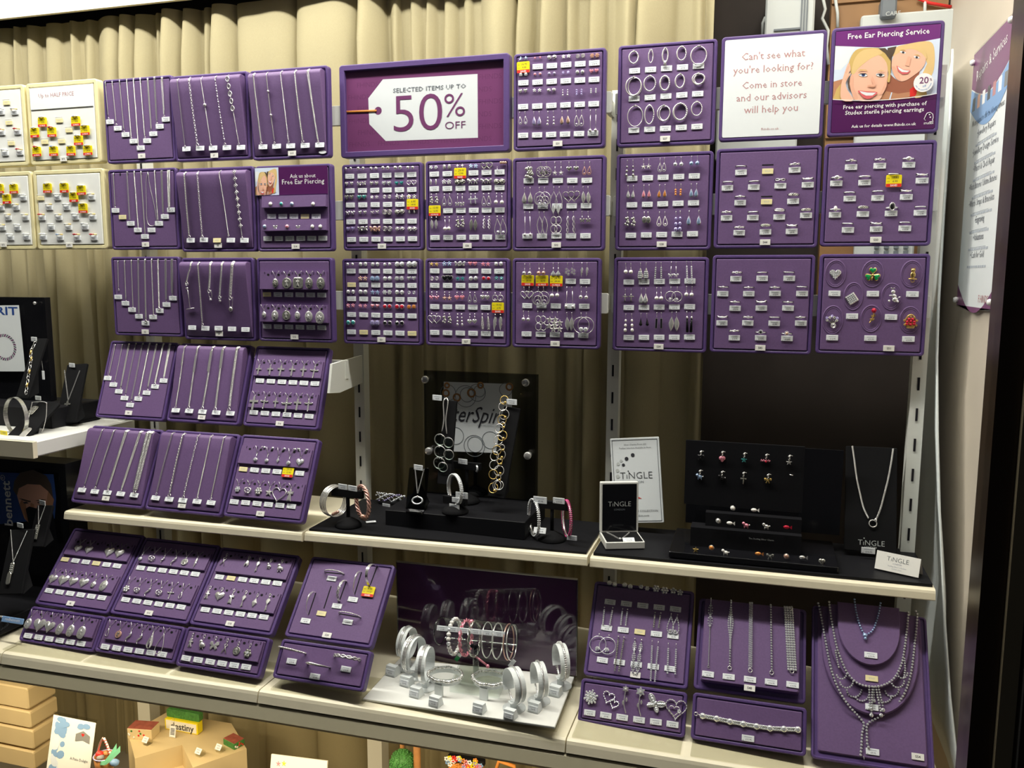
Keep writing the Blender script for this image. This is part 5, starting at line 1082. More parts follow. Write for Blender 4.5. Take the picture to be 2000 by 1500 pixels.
pairs(p, 'c', 1, (740,985,1200,980), 'leaf.s.38 flo.s.34 knot.d.38 bow.s.38 bow.d.36 knot.d.42', 's'); p.tickets('c', 745, 1032, 1200, 1024, 6)
pairs(p, 'c', 2, (745,1072,1200,1066), 'clus.d.60.18.p otear.s.72.18.p bfly.s.76.16.p cross.w.64.15.p otear.s.80.18.p pearl.i.70.18.p', 'd'); p.tickets('c', 750, 1185, 1200, 1180, 6, 'hwwwww')
pairs(p, 'c', 3, (745,1232,1205,1226), 'leaf.s.74.16.p pearl.i.84.15.p clus.d.70.17.p leaf.d.90.14.p twist.s.78.17.p otear.s.122.19.p', 'd'); p.tickets('c', 750, 1372, 1205, 1368, 6); p.card('c', 975, 1428)
p = P('F1', 'S31', 'purple pad S31 of studs and slim drops with a sale tag, top row')
pairs(p, 'd', 0, (146,184,620,166), 'star.b.26 star.p.18 knot.s.28 flo.s.28 ring.d.26 clus.c.32', 's'); p.tickets('d', 146, 246, 617, 216, 6, 'swwwww')
pairs(p, 'd', 1, (146,294,615,270), 'sq.w.20 gem.p.18 gem.a.18 flo.a.19 gem.w.22 heart.p.24', 's'); p.tickets('d', 145, 348, 615, 326, 6)
pairs(p, 'd', 2, (142,404,332,396), 'heart.s.24 flo.s.26 knot.s.26', 's')
for i, (x, y, sp) in enumerate(((425,380,'beads.s.56'), (518,380,'gems.a.50'), (613,374,'gems.w.44'))):
    q = sp.split('.'); o = p.loc('d', x, y); L_ = round(float(q[2])*p.mpp('d', x, y), 3)
    for sd in (-1, 1): put('drop_earring', drop_mesh(q[0], q[1], L_, .003), M=p.M @ Tr((o.x+sd*.005, o.y, .001)), label='%s %s %s short drop, %s pair in third row of pad S31' % ('left' if sd < 0 else 'right', CN[q[1]], KN[q[0]], ORD[3+i]), cat='drop earring', group='drop earrings on pad S31')
p.tickets('d', 143, 507, 613, 488, 6)
pairs(p, 'd', 3, (142,545,612,532), 'otear.s.76 tear.a.84 beads.s.90 tear.c.84 otear.s.98 bar.s.136', 'd'); p.tickets('d', 143, 698, 608, 684, 6); p.card('d', 373, 752)
p = P('G1', 'S37', 'purple pad S37 of hoop and creole earrings, top row')
hp = [[(878,178,30,38,9,'cable'),(992,172,15,40,6,'plain'),(1088,165,18,45,9,'knot'),(1197,152,30,44,9,'rope'),(1311,165,52,60,8,'hoop')], [(878,372,52,60,10,'double'),(985,352,38,48,9,'rope'),(1085,350,31,46,12,'rope'),(1186,336,30,44,10,'plain'),(1309,322,40,36,12,'double')], [(888,570,50,66,6,'plain'),(982,560,30,60,8,'rope'),(1078,550,42,50,9,'double'),(1188,540,45,54,13,'rope'),(1298,520,35,45,7,'rope')]]
HN = dict(cable='bead edged', plain='plain', knot='tasselled', rope='twisted', hoop='large polished', double='double')
for r, row in enumerate(hp):
    for i, (x, y, rx, ry, th, k) in enumerate(row):
        o = p.loc('d', x, y, .004); mp = p.mpp('d', x, y); b = MB(); RX, RY, t = rx*mp, ry*mp, th*mp*.5; seg = 26
        for q in range(2 if k == 'double' else 1):
            ax = (.25*(1-2*q) if k == 'double' else .1, .05, 1)
            b.ring((.002*q, 0, .003), RX*(1-.12*q), RY*(1-.08*q), t*(.8 if k == 'double' else 1), 'silver', seg, 7, ax)
        if k == 'rope':
            for s_ in range(seg): a = 2*pi*s_/seg; b.ball((RX*math.cos(a), RY*math.sin(a), .003+t*.3), t*1.05, 'silver', nu=6, nv=4)
        if k == 'cable':
            for s_ in range(12): a = 2*pi*s_/12; b.ball((RX*1.05*math.cos(a), RY*1.05*math.sin(a), .003), t*.9, 'silver', nu=6, nv=4)
        if k == 'knot':
            for s_ in range(4): b.tube([(0, -RY*.7, .004), ((s_-1.5)*.0022, -RY*1.5, .004)], .0008, 'silver', 5)
        e = put('hoop_earring', b, M=p.M @ Tr((o.x, o.y, .001)), label='silver %s hoop, %s in %s row of pad S37' % (HN[k], ORD[i], rowname(r)), cat='hoop earring', group='hoops on pad S37')
        b = MB(); b.tube([(-.004, RY, .003), (0, RY+.002, .004), (.004, RY, .003)], .0006, 'silver', 4); b.tube([(0, RY, .003), (0, RY+.003, -.001)], .0006, 'silver', 4); put('hinge_pin', b, e, Tr((0, 0, 0)))
p.tickets('d', 885, 268, 1310, 236, 5); p.tickets('d', 882, 453, 1305, 421, 5); p.tickets('d', 880, 664, 1300, 639, 5); p.card('d', 1088, 720)
p = P('F2', 'S32', 'purple pad S32 of dangling earrings with long loops, second row')
pairs(p, 'd', 0, (185,878,572,876), 'clus.d.112.9 disc.d.92.19 flower.s.82.20 heart.d.58.24 otear.c.82.18', 'd'); p.tickets('d', 180, 1000, 567, 997, 5)
pairs(p, 'd', 1, (175,1048,562,1042), 'tear.s.100.19 fil.s.112.17 oleaf.s.168.18 oheart.d.96.18 leaf.s.108.16', 'd'); p.tickets('d', 178, 1170, 562, 1166, 5)
pairs(p, 'd', 2, (174,1210,558,1206), 'bar.s.150.16 petal.s.150.16 fig8.s.134.18 twist.s.136.18 bfly.d.72.20', 'd'); p.tickets('d', 172, 1368, 558, 1366, 5); p.card('d', 364, 1427)
p = P('G2', 'S38', 'purple pad S38 of coloured stone drop earrings, second row')
pairs(p, 'd', 0, (858,866,1285,838), 'beads.d.108.18 flo.s.64.18 otear.s.86.14 ball.w.62.18 ball.b.62.19', 'd'); p.tickets('d', 868, 985, 1282, 968, 5)
pairs(p, 'd', 1, (862,1034,1282,1022), 'tear.w.82 tear.p.84 tear.o.84 gems.o.76 tear.b.88', 'd'); p.tickets('d', 867, 1160, 1277, 1147, 5)
pairs(p, 'd', 2, (858,1212,1282,1202), 'clus.d.96.18 oval.d.72.12 otear.i.92.18 beads.a.136.14 tear.b.96.32', 'd'); p.tickets('d', 860, 1363, 1270, 1353, 5); p.card('d', 1065, 1422)
p = P('D3', 'S21', 'purple pad S21 of coloured stone studs with cream sold tickets, third row')
for r, (y, ty, sp, cd) in enumerate((((163,128,588,130),(165,177,590,179),'ball.w.20 gem.w.26 gem.w.26 gem.w.20 gem.w.32 gem.w.38','wwwwww'), ((163,228,588,229),(168,272,590,278),'- flo.c.32 sq.b.32 gem.w.28 sq.w.28 heart.w.26','ywwwww'), ((163,322,588,326),(168,370,590,376),'gem.w.25 gem.w.28 star.b.32 clus.w.32 gem.w.28 ring.w.20','wwwwww'),
  ((163,418,588,426),(168,480,590,490),'flo.p.28 flo.p.26 hgem.p.24 gem.r.28 gem.r.30 sq.o.26','wwwwww'), ((163,535,588,540),(168,601,590,612),'gem.t.30 - sq.a.32 gem.k.26 gem.k.28 -','wywwwy'))):
    pairs(p, 'h', r, y, sp, 's'); p.tickets('h', *ty, 6, cd)
p.card('h', 376, 655)
p = P('E3', 'S27', 'purple pad S27 of coloured studs and small drops with one sale tag, third row')
pairs(p, 'h', 0, (745,128,1193,126), 'flower.g.28 flo.b.34 bfly.s.34 heart.p.26 flower.p.30 gem.w.26', 's'); p.tickets('h', 748, 176, 1197, 178, 6)
pairs(p, 'h', 1, (747,228,1197,228), 'ring.s.26 hgem.k.36 star.t.30 gem.w.28 gem.r.26 flo.t.28', 's'); p.tickets('h', 748, 277, 1197, 280, 6)
pairs(p, 'h', 2, (748,324,1190,330), 'bow.p.48.17.p flower.c.52.16.p heart.p.48.18.p otear.s.64.17.p heart.s.48.16.p hoop.s.50.18.p', 'd'); p.tickets('h', 748, 425, 1190, 432, 6, 'wwwwws')
pairs(p, 'h', 3, (747,474,1190,480), 'oheart.s.62.18.p clus.d.66.18.p beads.s.80.14.p heart.s.64.17.p feather.d.122.20.p wing.s.110.18.p', 'd'); p.tickets('h', 748, 605, 1193, 615, 6); p.card('h', 967, 668)
p = P('F3', 'S33', 'purple pad S33 of hook earrings with three sale tags, third row')
pairs(p, 'h', 0, (1397,128,1795,120), 'ball.s.74 ball.c.74 fan.w.84 stars.s.84 wing.s.92', 'd'); p.tickets('h', 1398, 242, 1795, 250, 5, 'shhww')
pairs(p, 'h', 1, (1392,290,1790,288), 'oheart.s.78 fil.s.122 ball.i.68 bar.s.140 ball.s.84', 'd'); p.tickets('h', 1393, 418, 1790, 422, 5)
pairs(p, 'h', 2, (1388,456,1790,470), 'ball.s.66 fig8.s.130 stars.s.134 leaf.s.124 hoop.s.140', 'd'); p.tickets('h', 1388, 615, 1783, 625, 5); p.card('h', 1587, 683)
p = P('G3', 'S39', 'purple pad S39 of pearl and black drop earrings, third row')
pairs(p, 'i', 0, (145,106,503,94), 'pearl.i.60.15 pave.s.98.17 bars.s.94.15 bow.w.92.14 gems.w.134.14', 'd'); p.tickets('i', 146, 215, 508, 209, 5)
pairs(p, 'i', 1, (145,258,506,242), 'cross.d.72.17 tear.w.90.13 pearl.w.72.13 hoop.s.86.19 pearl.i.60.16', 'd'); p.tickets('i', 146, 366, 506, 361, 5)
pairs(p, 'i', 2, (148,404,506,390), 'beads.i.110.17 tri.k.76.17 rect.k.92.13 leaf.s.114.13 tassel.k.126.15', 'd'); p.tickets('i', 146, 543, 505, 541, 5); p.card('i', 323, 597)
# ---- ring pads
p = P('H2', 'S44', 'purple pad S44 of dress rings with two sold tickets, second row')
rings(p, 'e', [('fine - twist', [(210,952),(373,945),(538,940)]), ('stones stones inf wave', [(130,1048),(290,1044),(450,1035),(617,1028)]), ('claddagh - weave', [(205,1138),(367,1138),(530,1126)]), ('twist stones band3 weave', [(122,1232),(283,1231),(445,1220),(607,1218)]), ('twist weave wave', [(200,1325),(360,1313),(520,1313)])])
for x, y, k in ((210,990,'w'),(373,983,'y'),(537,975,'w'),(127,1085,'w'),(288,1080,'w'),(450,1072,'w'),(617,1066,'w'),(205,1175,'w'),(366,1169,'y'),(528,1166,'w'),(122,1268,'w'),(282,1266,'w'),(443,1262,'w'),(607,1252,'w'),(199,1358,'w'),(359,1353,'w'),(519,1350,'w')): p.ticket('e', x, y, k)
p.card('e', 357, 1416)
p = P('I2', 'S50', 'purple pad S50 of signet and band rings with a sale tag, second row')
rings(p, 'e', [('heart twist signet', [(882,920),(1058,912),(1232,907)]), ('signet plain stones wave', [(795,1022),(965,1015),(1140,1000),(1315,1003)]), ('stones stones wave', [(872,1112),(1045,1105),(1218,1102)]), ('pearl weave onyx stones', [(785,1216),(955,1203),(1130,1206),(1305,1200)]), ('stones wave stones', [(860,1302),(1035,1300),(1210,1295)])])
for x, y, k in ((881,958,'w'),(1056,950,'w'),(1233,944,'w'),(791,1057,'w'),(963,1052,'w'),(1141,1043,'s'),(1314,1040,'w'),(873,1150,'w'),(1043,1146,'w'),(1218,1140,'w'),(783,1249,'w'),(953,1244,'w'),(1125,1240,'w'),(1302,1236,'w'),(862,1341,'w'),(1034,1336,'w'),(1209,1331,'w')): p.ticket('e', x, y, k)
p.card('e', 1032, 1401)
p = P('H3', 'S45', 'purple pad S45 of delicate stone rings, third row')
rings(p, 'i', [('twist fine stones', [(785,158),(935,158),(1093,157)]), ('solit solit claddagh stones', [(705,244),(855,246),(1010,246),(1170,243)]), ('claddagh wave solit', [(773,332),(930,330),(1088,333)]), ('wave twist stones claddagh', [(700,420),(852,422),(1008,423),(1162,423)]), ('twist black brown', [(770,503),(926,512),(1080,520)])])
for x, y in ((780,196),(935,193),(1095,193),(702,284),(856,284),(1011,282),(1171,283),(775,370),(930,369),(1088,369),(697,457),(850,457),(1006,459),(1164,458),(770,545),(926,545),(1082,548)): p.ticket('i', x, y)
p.card('i', 924, 604)
# ---- brooch pad S51 and shallow brooch pad
def brooch_heart(b, H, grid=True, m='silver'):
    po = norm(heart(24), H); b.plate(po, 0, .0015, m)
    n = 7
    for i in range(n):
        for j in range(n):
            x = (i-n/2+.5)*H/n*1.1; y = -(j+.5)*H/n; q = abs(x)/(H*.55)
            if y > -H*.12-.0 and abs(q-.5) > .35: continue
            if q < 1-max(0, (-y/H-.35))*1.5: b.gem((x, y, .0015), H/n*.45, 'crystal', n=6)
def brooches():
    p = P('I3', 'S51', 'purple pad S51 with brooches in oval hollows, third row at right')
    cs = [(1370,166,60,83),(1590,166,63,83),(1820,168,62,85),(1475,300,55,85),(1700,302,58,84),(1353,440,60,88),(1580,432,60,84),(1810,440,60,84)]
    for x, y, rx, ry in cs:
        o = p.loc('i', x, y); mp = p.mpp('i', x, y); b = MB(); b.ring((0, 0, 0), rx*mp, ry*mp, .0017, 'pad', 28, 6, sq=.5); b.ring((0, 0, 0), rx*mp*.86, ry*mp*.88, .0012, 'pad', 28, 6, sq=.4); p.child('oval_hollow', b, Tr((o.x, o.y, .0006)))
    def at(x, y, b, lab): o = p.loc('i', x, y); put('brooch', b, M=p.M @ Tr((o.x, o.y, .0022)), label=lab+' on pad S51', cat='brooch', group='brooches on pad S51')
    b = MB(); brooch_heart(b, .019); b.v = [(x, y+.0095, z) for x, y, z in b.v]; at(1367, 172, b, 'clear stone heart brooch')
    b = MB()
    for a in range(3): t = pi/2+2*pi*a/3; c = (.0075*math.cos(t), .0015+.0075*math.sin(t)); b.plate([(c[0]+1.12*(x*math.sin(t)-(y+.005)*-math.cos(t))*1, c[1]+1.12*(-(x)*math.cos(t)+(y+.005)*math.sin(t))) for x, y in norm(heart(), .0115)][::-1], 0, .0014, 'gold'); b.plate([(c[0]+(x*math.sin(t)+(y+.005)*math.cos(t)), c[1]+(-x*math.cos(t)+(y+.005)*math.sin(t))) for x, y in norm(heart(), .0102)][::-1], .0012, .0026, 'green_enamel', .0008)
    b.tube([(0, -.001, .002), (-.0015, -.009, .002)], [.0008, .0014], 'gold', 6); b.ball((0, .001, .003), .0022, 'gold'); at(1588, 176, b, 'gold edged green clover brooch')
    b = MB(); b.ball((0, -.001, .002), .0048, 'gold', 1, 1.45, .5, 10, 8); b.ball((0, .0075, .0025), .0042, 'gold', 1, .9, .6, 10, 6); [b.plate([(x+q*.0028, y+.0135) for x, y in norm(tear(), .004)], .001, .003, 'gold') for q in (-1, 1)]
    for q in (-1, 1): b.ball((q*.0016, .008, .0052), .0011, 'black_gem', nu=6, nv=4)
    for k in range(4):
        for q in range(3): b.box((-.003+.0022*q, -.005+.002*k, .0038), (-.0016+.0022*q, -.004+.002*k, .0052), 'black_gem')
    b.tube([(-.007, -.0082, .002), (.007, -.0086, .002)], .0012, 'gold', 6); b.ring((0, -.0115, .001), .003, .003, .0007, 'gold', 10, 4); at(1826, 170, b, 'gold coloured owl brooch')
    b = MB()
    for i in range(5):
        for j in range(5): x, y = (i-2)*.0034, (j-2)*.0034; c_, s_ = math.cos(.6), math.sin(.6); b.gem((x*c_-y*s_, x*s_+y*c_, .001), .0017, 'crystal', n=6)
    b.plate([(x*math.cos(.6)-(y+.0092)*math.sin(.6), x*math.sin(.6)+(y+.0092)*math.cos(.6)) for x, y in norm(square(), .0184)], -.0004, .001, 'silver'); at(1465, 313, b, 'square clear stone brooch set as a diamond')
    b = MB()
    for c, r_ in (((0, .008), .0042), ((.002, .000), .0048), ((.004, -.0065), .0056)): b.ball((*c, .002), r_, 'silver', 1, .9, .6, 10, 6)
    b.plate([(x-.001, y+.0165) for x, y in norm(bow(), .006)], .001, .003, 'silver'); b.tube([(0, .002, .004), (-.007, .001, .004)], .0012, 'silver', 5); b.ball((-.0065, -.009, .003), .0024, 'silver'); b.ball((.0085, -.010, .003), .0026, 'silver'); b.tube([(.009, -.003, .002), (.013, -.001, .002)], .001, 'silver', 5); at(1708, 298, b, 'silver dog shaped brooch')
    b = MB()
    for a in range(7): t = pi*.05+pi*.9*a/6; q = .0075+.002*(a % 2); c = (q*math.cos(t)*1.2, .001+q*math.sin(t)); [b.ball((c[0]+.0017*math.cos(k*1.256), c[1]+.0017*math.sin(k*1.256), .002), .0013, 'lilac_gem' if a % 2 else 'dark_silver', nu=6, nv=4) for k in range(5)]; b.tube([(c[0], c[1], .001), (.002, -.006, .001)], .0006, 'dark_silver', 4)
    b.ring((.003, -.008, .002), .0042, .0042, .0009, 'silver', 12, 5); b.ring((.003, -.008, .002), .0022, .0024, .0008, 'silver', 10, 5); at(1347, 448, b, 'dark floral spray brooch')
    b = MB(); [b.ball((.0015+.0022*math.cos(k*1.05)*(k > 0), .0105+.0022*math.sin(k*1.05)*(k > 0), .003+.001*(k == 0)), .0026, 'red_gem', nu=8, nv=5) for k in range(7)]
    b.tube(smooth([(.0015, .008, .001), (.001, 0, .002), (-.002, -.008, .001), (-.005, -.0135, .001)], 14), .0011, 'gold', 6)
    for x, y, r_ in ((-.003, .0015, .8), (.005, .003, -.7), (-.005, -.005, .9), (.0035, -.0045, -.8)): b.plate([(x+u*math.cos(r_)-v*math.sin(r_), y+u*math.sin(r_)+v*math.cos(r_)) for u, v in norm(leaf(), .007, .004)], .001, .0024, 'gold')
    at(1588, 415, b, 'red rose brooch on a gold stem')
    b = MB(); b.plate([(-.0095, -.001), (.0095, -.001), (.0065, -.012), (-.0065, -.012)], 0, .003, 'gold'); b.tube([(.009*math.cos(t), -.001+.0145*math.sin(t), .001) for t in [pi*k/12 for k in range(13)]], .0012, 'gold', 6)
    for k, (x, y) in enumerate(((-.006, 0), (0, .001), (.006, 0), (-.003, .005), (.003, .005), (0, -.005), (-.006, -.004), (.006, -.004))): b.ball((x, y, .004), .0030, 'red_gem', 1, 1, .7, 7, 5)
    for x, y in ((-.011, .003), (.011, .003), (-.010, -.005), (.010, -.006), (0, .010), (-.006, .009), (.006, .009)): b.plate([(x+u, y+v+.002) for u, v in norm(leaf(), .005, .0045)], .002, .0035, 'gold')
    at(1812, 450, b, 'gold basket brooch filled with red roses')
    for x, y in ((1363,282),(1590,284),(1824,286),(1467,417),(1697,422),(1349,544),(1575,547),(1800,552)): p.ticket('i', x, y)
    p.card('i', 1684, 607)
    p = P('G6b', '', 'shallow purple pad of six sparkling brooches below pad S42')
    def at(x, y, b, lab, rz=0): o = p.loc('r', x, y); put('brooch', b, M=p.M @ Tr((o.x, o.y, .003)) @ Rz(rz), label=lab+' on the shallow pad below S42', cat='brooch', group='brooches below pad S42')
    def stonering(b, pts, r): [b.gem((x, y, .001), r, 'crystal', n=6) for x, y in pts]; b.tube([(x, y, 0) for x, y in pts], r*.7, 'silver', 4, True)
    S = .00028
    b = MB(); [[b.gem((q*.0042*math.cos(a*pi/3+.3)+(.0016 if False else 0), q*.0042*math.sin(a*pi/3+.3), .001), .0022, 'crystal', n=6) for q in (1, 2, 2.9)] for a in range(6)]; [b.gem((q*math.cos(a*pi/3+.82), q*math.sin(a*pi/3+.82), .0012), .0026, 'crystal', n=6) for a in range(6) for q in (.0058, .0095)]; b.gem((0, 0, .0025), .0028, 'crystal'); b.plate([(x, y+.0095) for x, y in norm(flower(6), .019)], -.001, .0006, 'dark_silver'); at(215, 1032, b, 'round snowflake cluster brooch')
    b = MB(); stonering(b, [(x-.005, y+.012) for x, y in norm(heart(22), .020)], .0011); stonering(b, [(x+.009, y+.003) for x, y in norm(heart(18), .015)], .001); at(365, 1055, b, 'double open heart brooch', -.3)
    for x, fl, lab, w_ in ((478, .0062, 'slim silver flower stem brooch', 0), (592, .0085, 'long stone flower stem brooch', 1)):
        b = MB(); [b.plate([(u*math.cos(a)-v*math.sin(a), .016+u*math.sin(a)+v*math.cos(a)) for u, v in [(q, k+fl*1.05) for q, k in norm(leaf(), fl, fl*.6)]], .001, .0024, 'crystal' if w_ else 'silver') for a in [2*pi*k/6 for k in range(6)]]; b.gem((0, .016, .003), .0022, 'crystal')
        b.tube(smooth([(0, .013, .001), (-.001, 0, .001), (-.001, -.012, .001), (.004, -.026, .001)], 16), .0010, 'silver', 6)
        for yy, sg in ((-.002, 1), (-.008, -1)): b.plate([(sg*(.003+v*.0-u)+0, yy+v+.004) for u, v in norm(leaf(), .0085, .004)], .001, .002, 'silver')
        at(x, 1040 if not w_ else 1060, b, lab)
    b = MB()
    for sx in (-1, 1):
        for a, L_ in ((.55, .017), (-.75, .013)):
            for q in (.35, .6, .85, 1.05): b.gem((sx*L_*q*math.cos(a)+.0, L_*q*math.sin(a), .001), .0028*(1.1-abs(q-.7)), 'crystal', n=6)
            b.tube([(sx*(L_*.65*math.cos(a)+L_*.5*math.cos(t)*math.cos(a)-L_*.3*math.sin(t)*math.sin(a)), L_*.65*math.sin(a)+L_*.5*math.cos(t)*math.sin(a)+L_*.3*math.sin(t)*math.cos(a), .0006) for t in [2*pi*k/14 for k in range(14)]], .0009, 'silver', 4, True)
    for sx in (-1, 1):
        for a, L_ in ((.55, .017), (-.75, .013)): b.flat([(sx*(L_*.65*math.cos(a)+L_*.48*math.cos(t)*math.cos(a)-L_*.28*math.sin(t)*math.sin(a)), L_*.65*math.sin(a)+L_*.48*math.cos(t)*math.sin(a)+L_*.28*math.sin(t)*math.cos(a)) for t in [2*pi*k/14 for k in range(14)]], .0008, 'crystal')
    b.ball((0, 0, .002), .0022, 'crystal', 1, 3, 1); at(708, 1085, b, 'stone butterfly brooch', -.45)
    b = MB(); stonering(b, [(x, y+.017) for x, y in norm(heart(30), .034)], .0012); b.tube([(x-.003, y+.006, .001) for x, y in norm(heart(18), .018)], .0009, 'silver', 5, True); [b.gem((.006+.0024*math.cos(a*1.256), -.0015+.0024*math.sin(a*1.256), .002), .0016, 'crystal', n=6) for a in range(5)]; at(870, 1132, b, 'large open heart brooch with a small flower')
    for x, y in ((205,1153),(329,1173),(455,1188),(585,1207),(715,1223),(843,1242)): p.ticket('r', x, y)
brooches()
# ---- S42 stone earrings
p = P('G6', 'S42', 'purple sloping pad S42 of glittering stone earrings, bottom right')
for i, (x, y, k, s_, dx) in enumerate(((378,160,'sq',36,21),(497,176,'sq',36,22),(624,190,'clus',40,24),(750,205,'clus',62,33),(875,222,'flo',56,26))):
    o = p.loc('r', x, y); mp = p.mpp('r', x, y)
    for sd in (-1, 1): put('stud_earring', stud_mesh(k, 'w', round(s_*mp, 3)), M=p.M @ Tr((o.x+sd*dx*mp, o.y-sd*.001, .0006)), label='%s clear stone %s stud, %s pair in top row of pad S42' % ('left' if sd < 0 else 'right', 'flower' if i == 4 else KN[k], ORD[i]), cat='stud earring', group='stud earrings on pad S42')
p.tickets('r', 362, 300, 866, 356, 5)
pairs(p, 'r', 1, (352,345,858,398), 'gems.w.135.32.p gems.w.130.19.p - gems.d.120.22.p gloop.w.150.24.p', 'd'); p.tickets('r', 335, 500, 847, 562, 5, 'wwyww')
pairs(p, 'r', 2, (318,555,842,625), 'hoop.w.140.38.p gems.d.262.22.p braid.w.255.26.p gems.w.300.24 gems.w.232.30', 'd'); p.tickets('r', 303, 748, 825, 815, 5); p.card('r', 557, 862)
# ---- S48 stone bracelets, bracelet pad, necklace board S54
p = P('H6', 'S48', 'purple raised pad S48 of five stone bracelets, bottom right', style='block', n0=.014)
def fx_keys(b, A, E_, w):
    for t0, sg in ((.16, 1), (.34, -1)):
        m_ = A.lerp(E_, t0)
        for k in range(12): t = k/11*2*pi; b.gem((m_.x+.0042*math.sin(t)*(.5+.5*abs(math.sin(t/2))), m_.y+.0095*math.cos(t)*sg, m_.z+.001), .0014, 'crystal', n=6)
def fx_swell(b, A, E_, w):
    for k in range(20):
        m_ = A.lerp(E_, .02+.036*k); q = .0052*math.exp(-((k-9)/5)**2)
        for sd in (-1, 0, 1): b.gem((m_.x+sd*q*.8, m_.y, m_.z+.001), .0017, 'crystal', n=6)
for i, (a, e, sp, lab) in enumerate((((192,125),(168,690),'gems.26',('fine stone bracelet with two open loops', fx_keys)), ((342,130),(328,700),'gems.44',('stone bracelet swelling at the middle', fx_swell)), ((490,145),(482,720),'zig.80',None), ((638,165),(643,735),'gems.44',None), ((770,175),(795,725),'wide.170',None))):
    chainspec(p, 's', i, a, e, sp, 'bracelet', lab)
for x, y in ((165,757),(320,777),(480,797),(638,817),(800,837)): p.ticket('s', x, y)
p.card('s', 477, 862)
p = P('H6b', '', 'shallow purple pad holding one long stone bracelet below pad S48')
b = MB(); q = [p.loc('s', x, y) for x, y in ((125,1070),(230,1090),(330,1112),(430,1130),(530,1148),(630,1163),(735,1168),(840,1172))]; q = [v+Vector((0, 0, .003)) for v in q]
for i, v in enumerate(q):
    b.gem(v, .0056, 'crystal', .0032, 8)
    if i:
        for k in range(1, 6):
            m_ = q[i-1].lerp(v, .12+.76*k/6)
            for sd in (-1, 1): b.gem(m_+Vector((0, sd*.0021, -.0008)), .0019, 'crystal', n=4, rot=pi/4)
        b.tube([q[i-1]-Vector((0, 0, .001)), v-Vector((0, 0, .001))], .0035, 'dark_silver', 5, sq=.3)
o = put('stone_bracelet', b, M=p.M, label='long clear stone bracelet lying across the shallow pad below S48', cat='bracelet')
b = MB(); c = p.loc('s', 75, 1055); b.ring((c.x, c.y, .003), .003, .003, .0008, 'silver', 10, 4); b.tube([(c.x+.003, c.y, .003), tuple(q[0])], .0008, 'silver', 5); put('clasp', b, o, Tr((0, 0, 0))); p.ticket('s', 465, 1238)
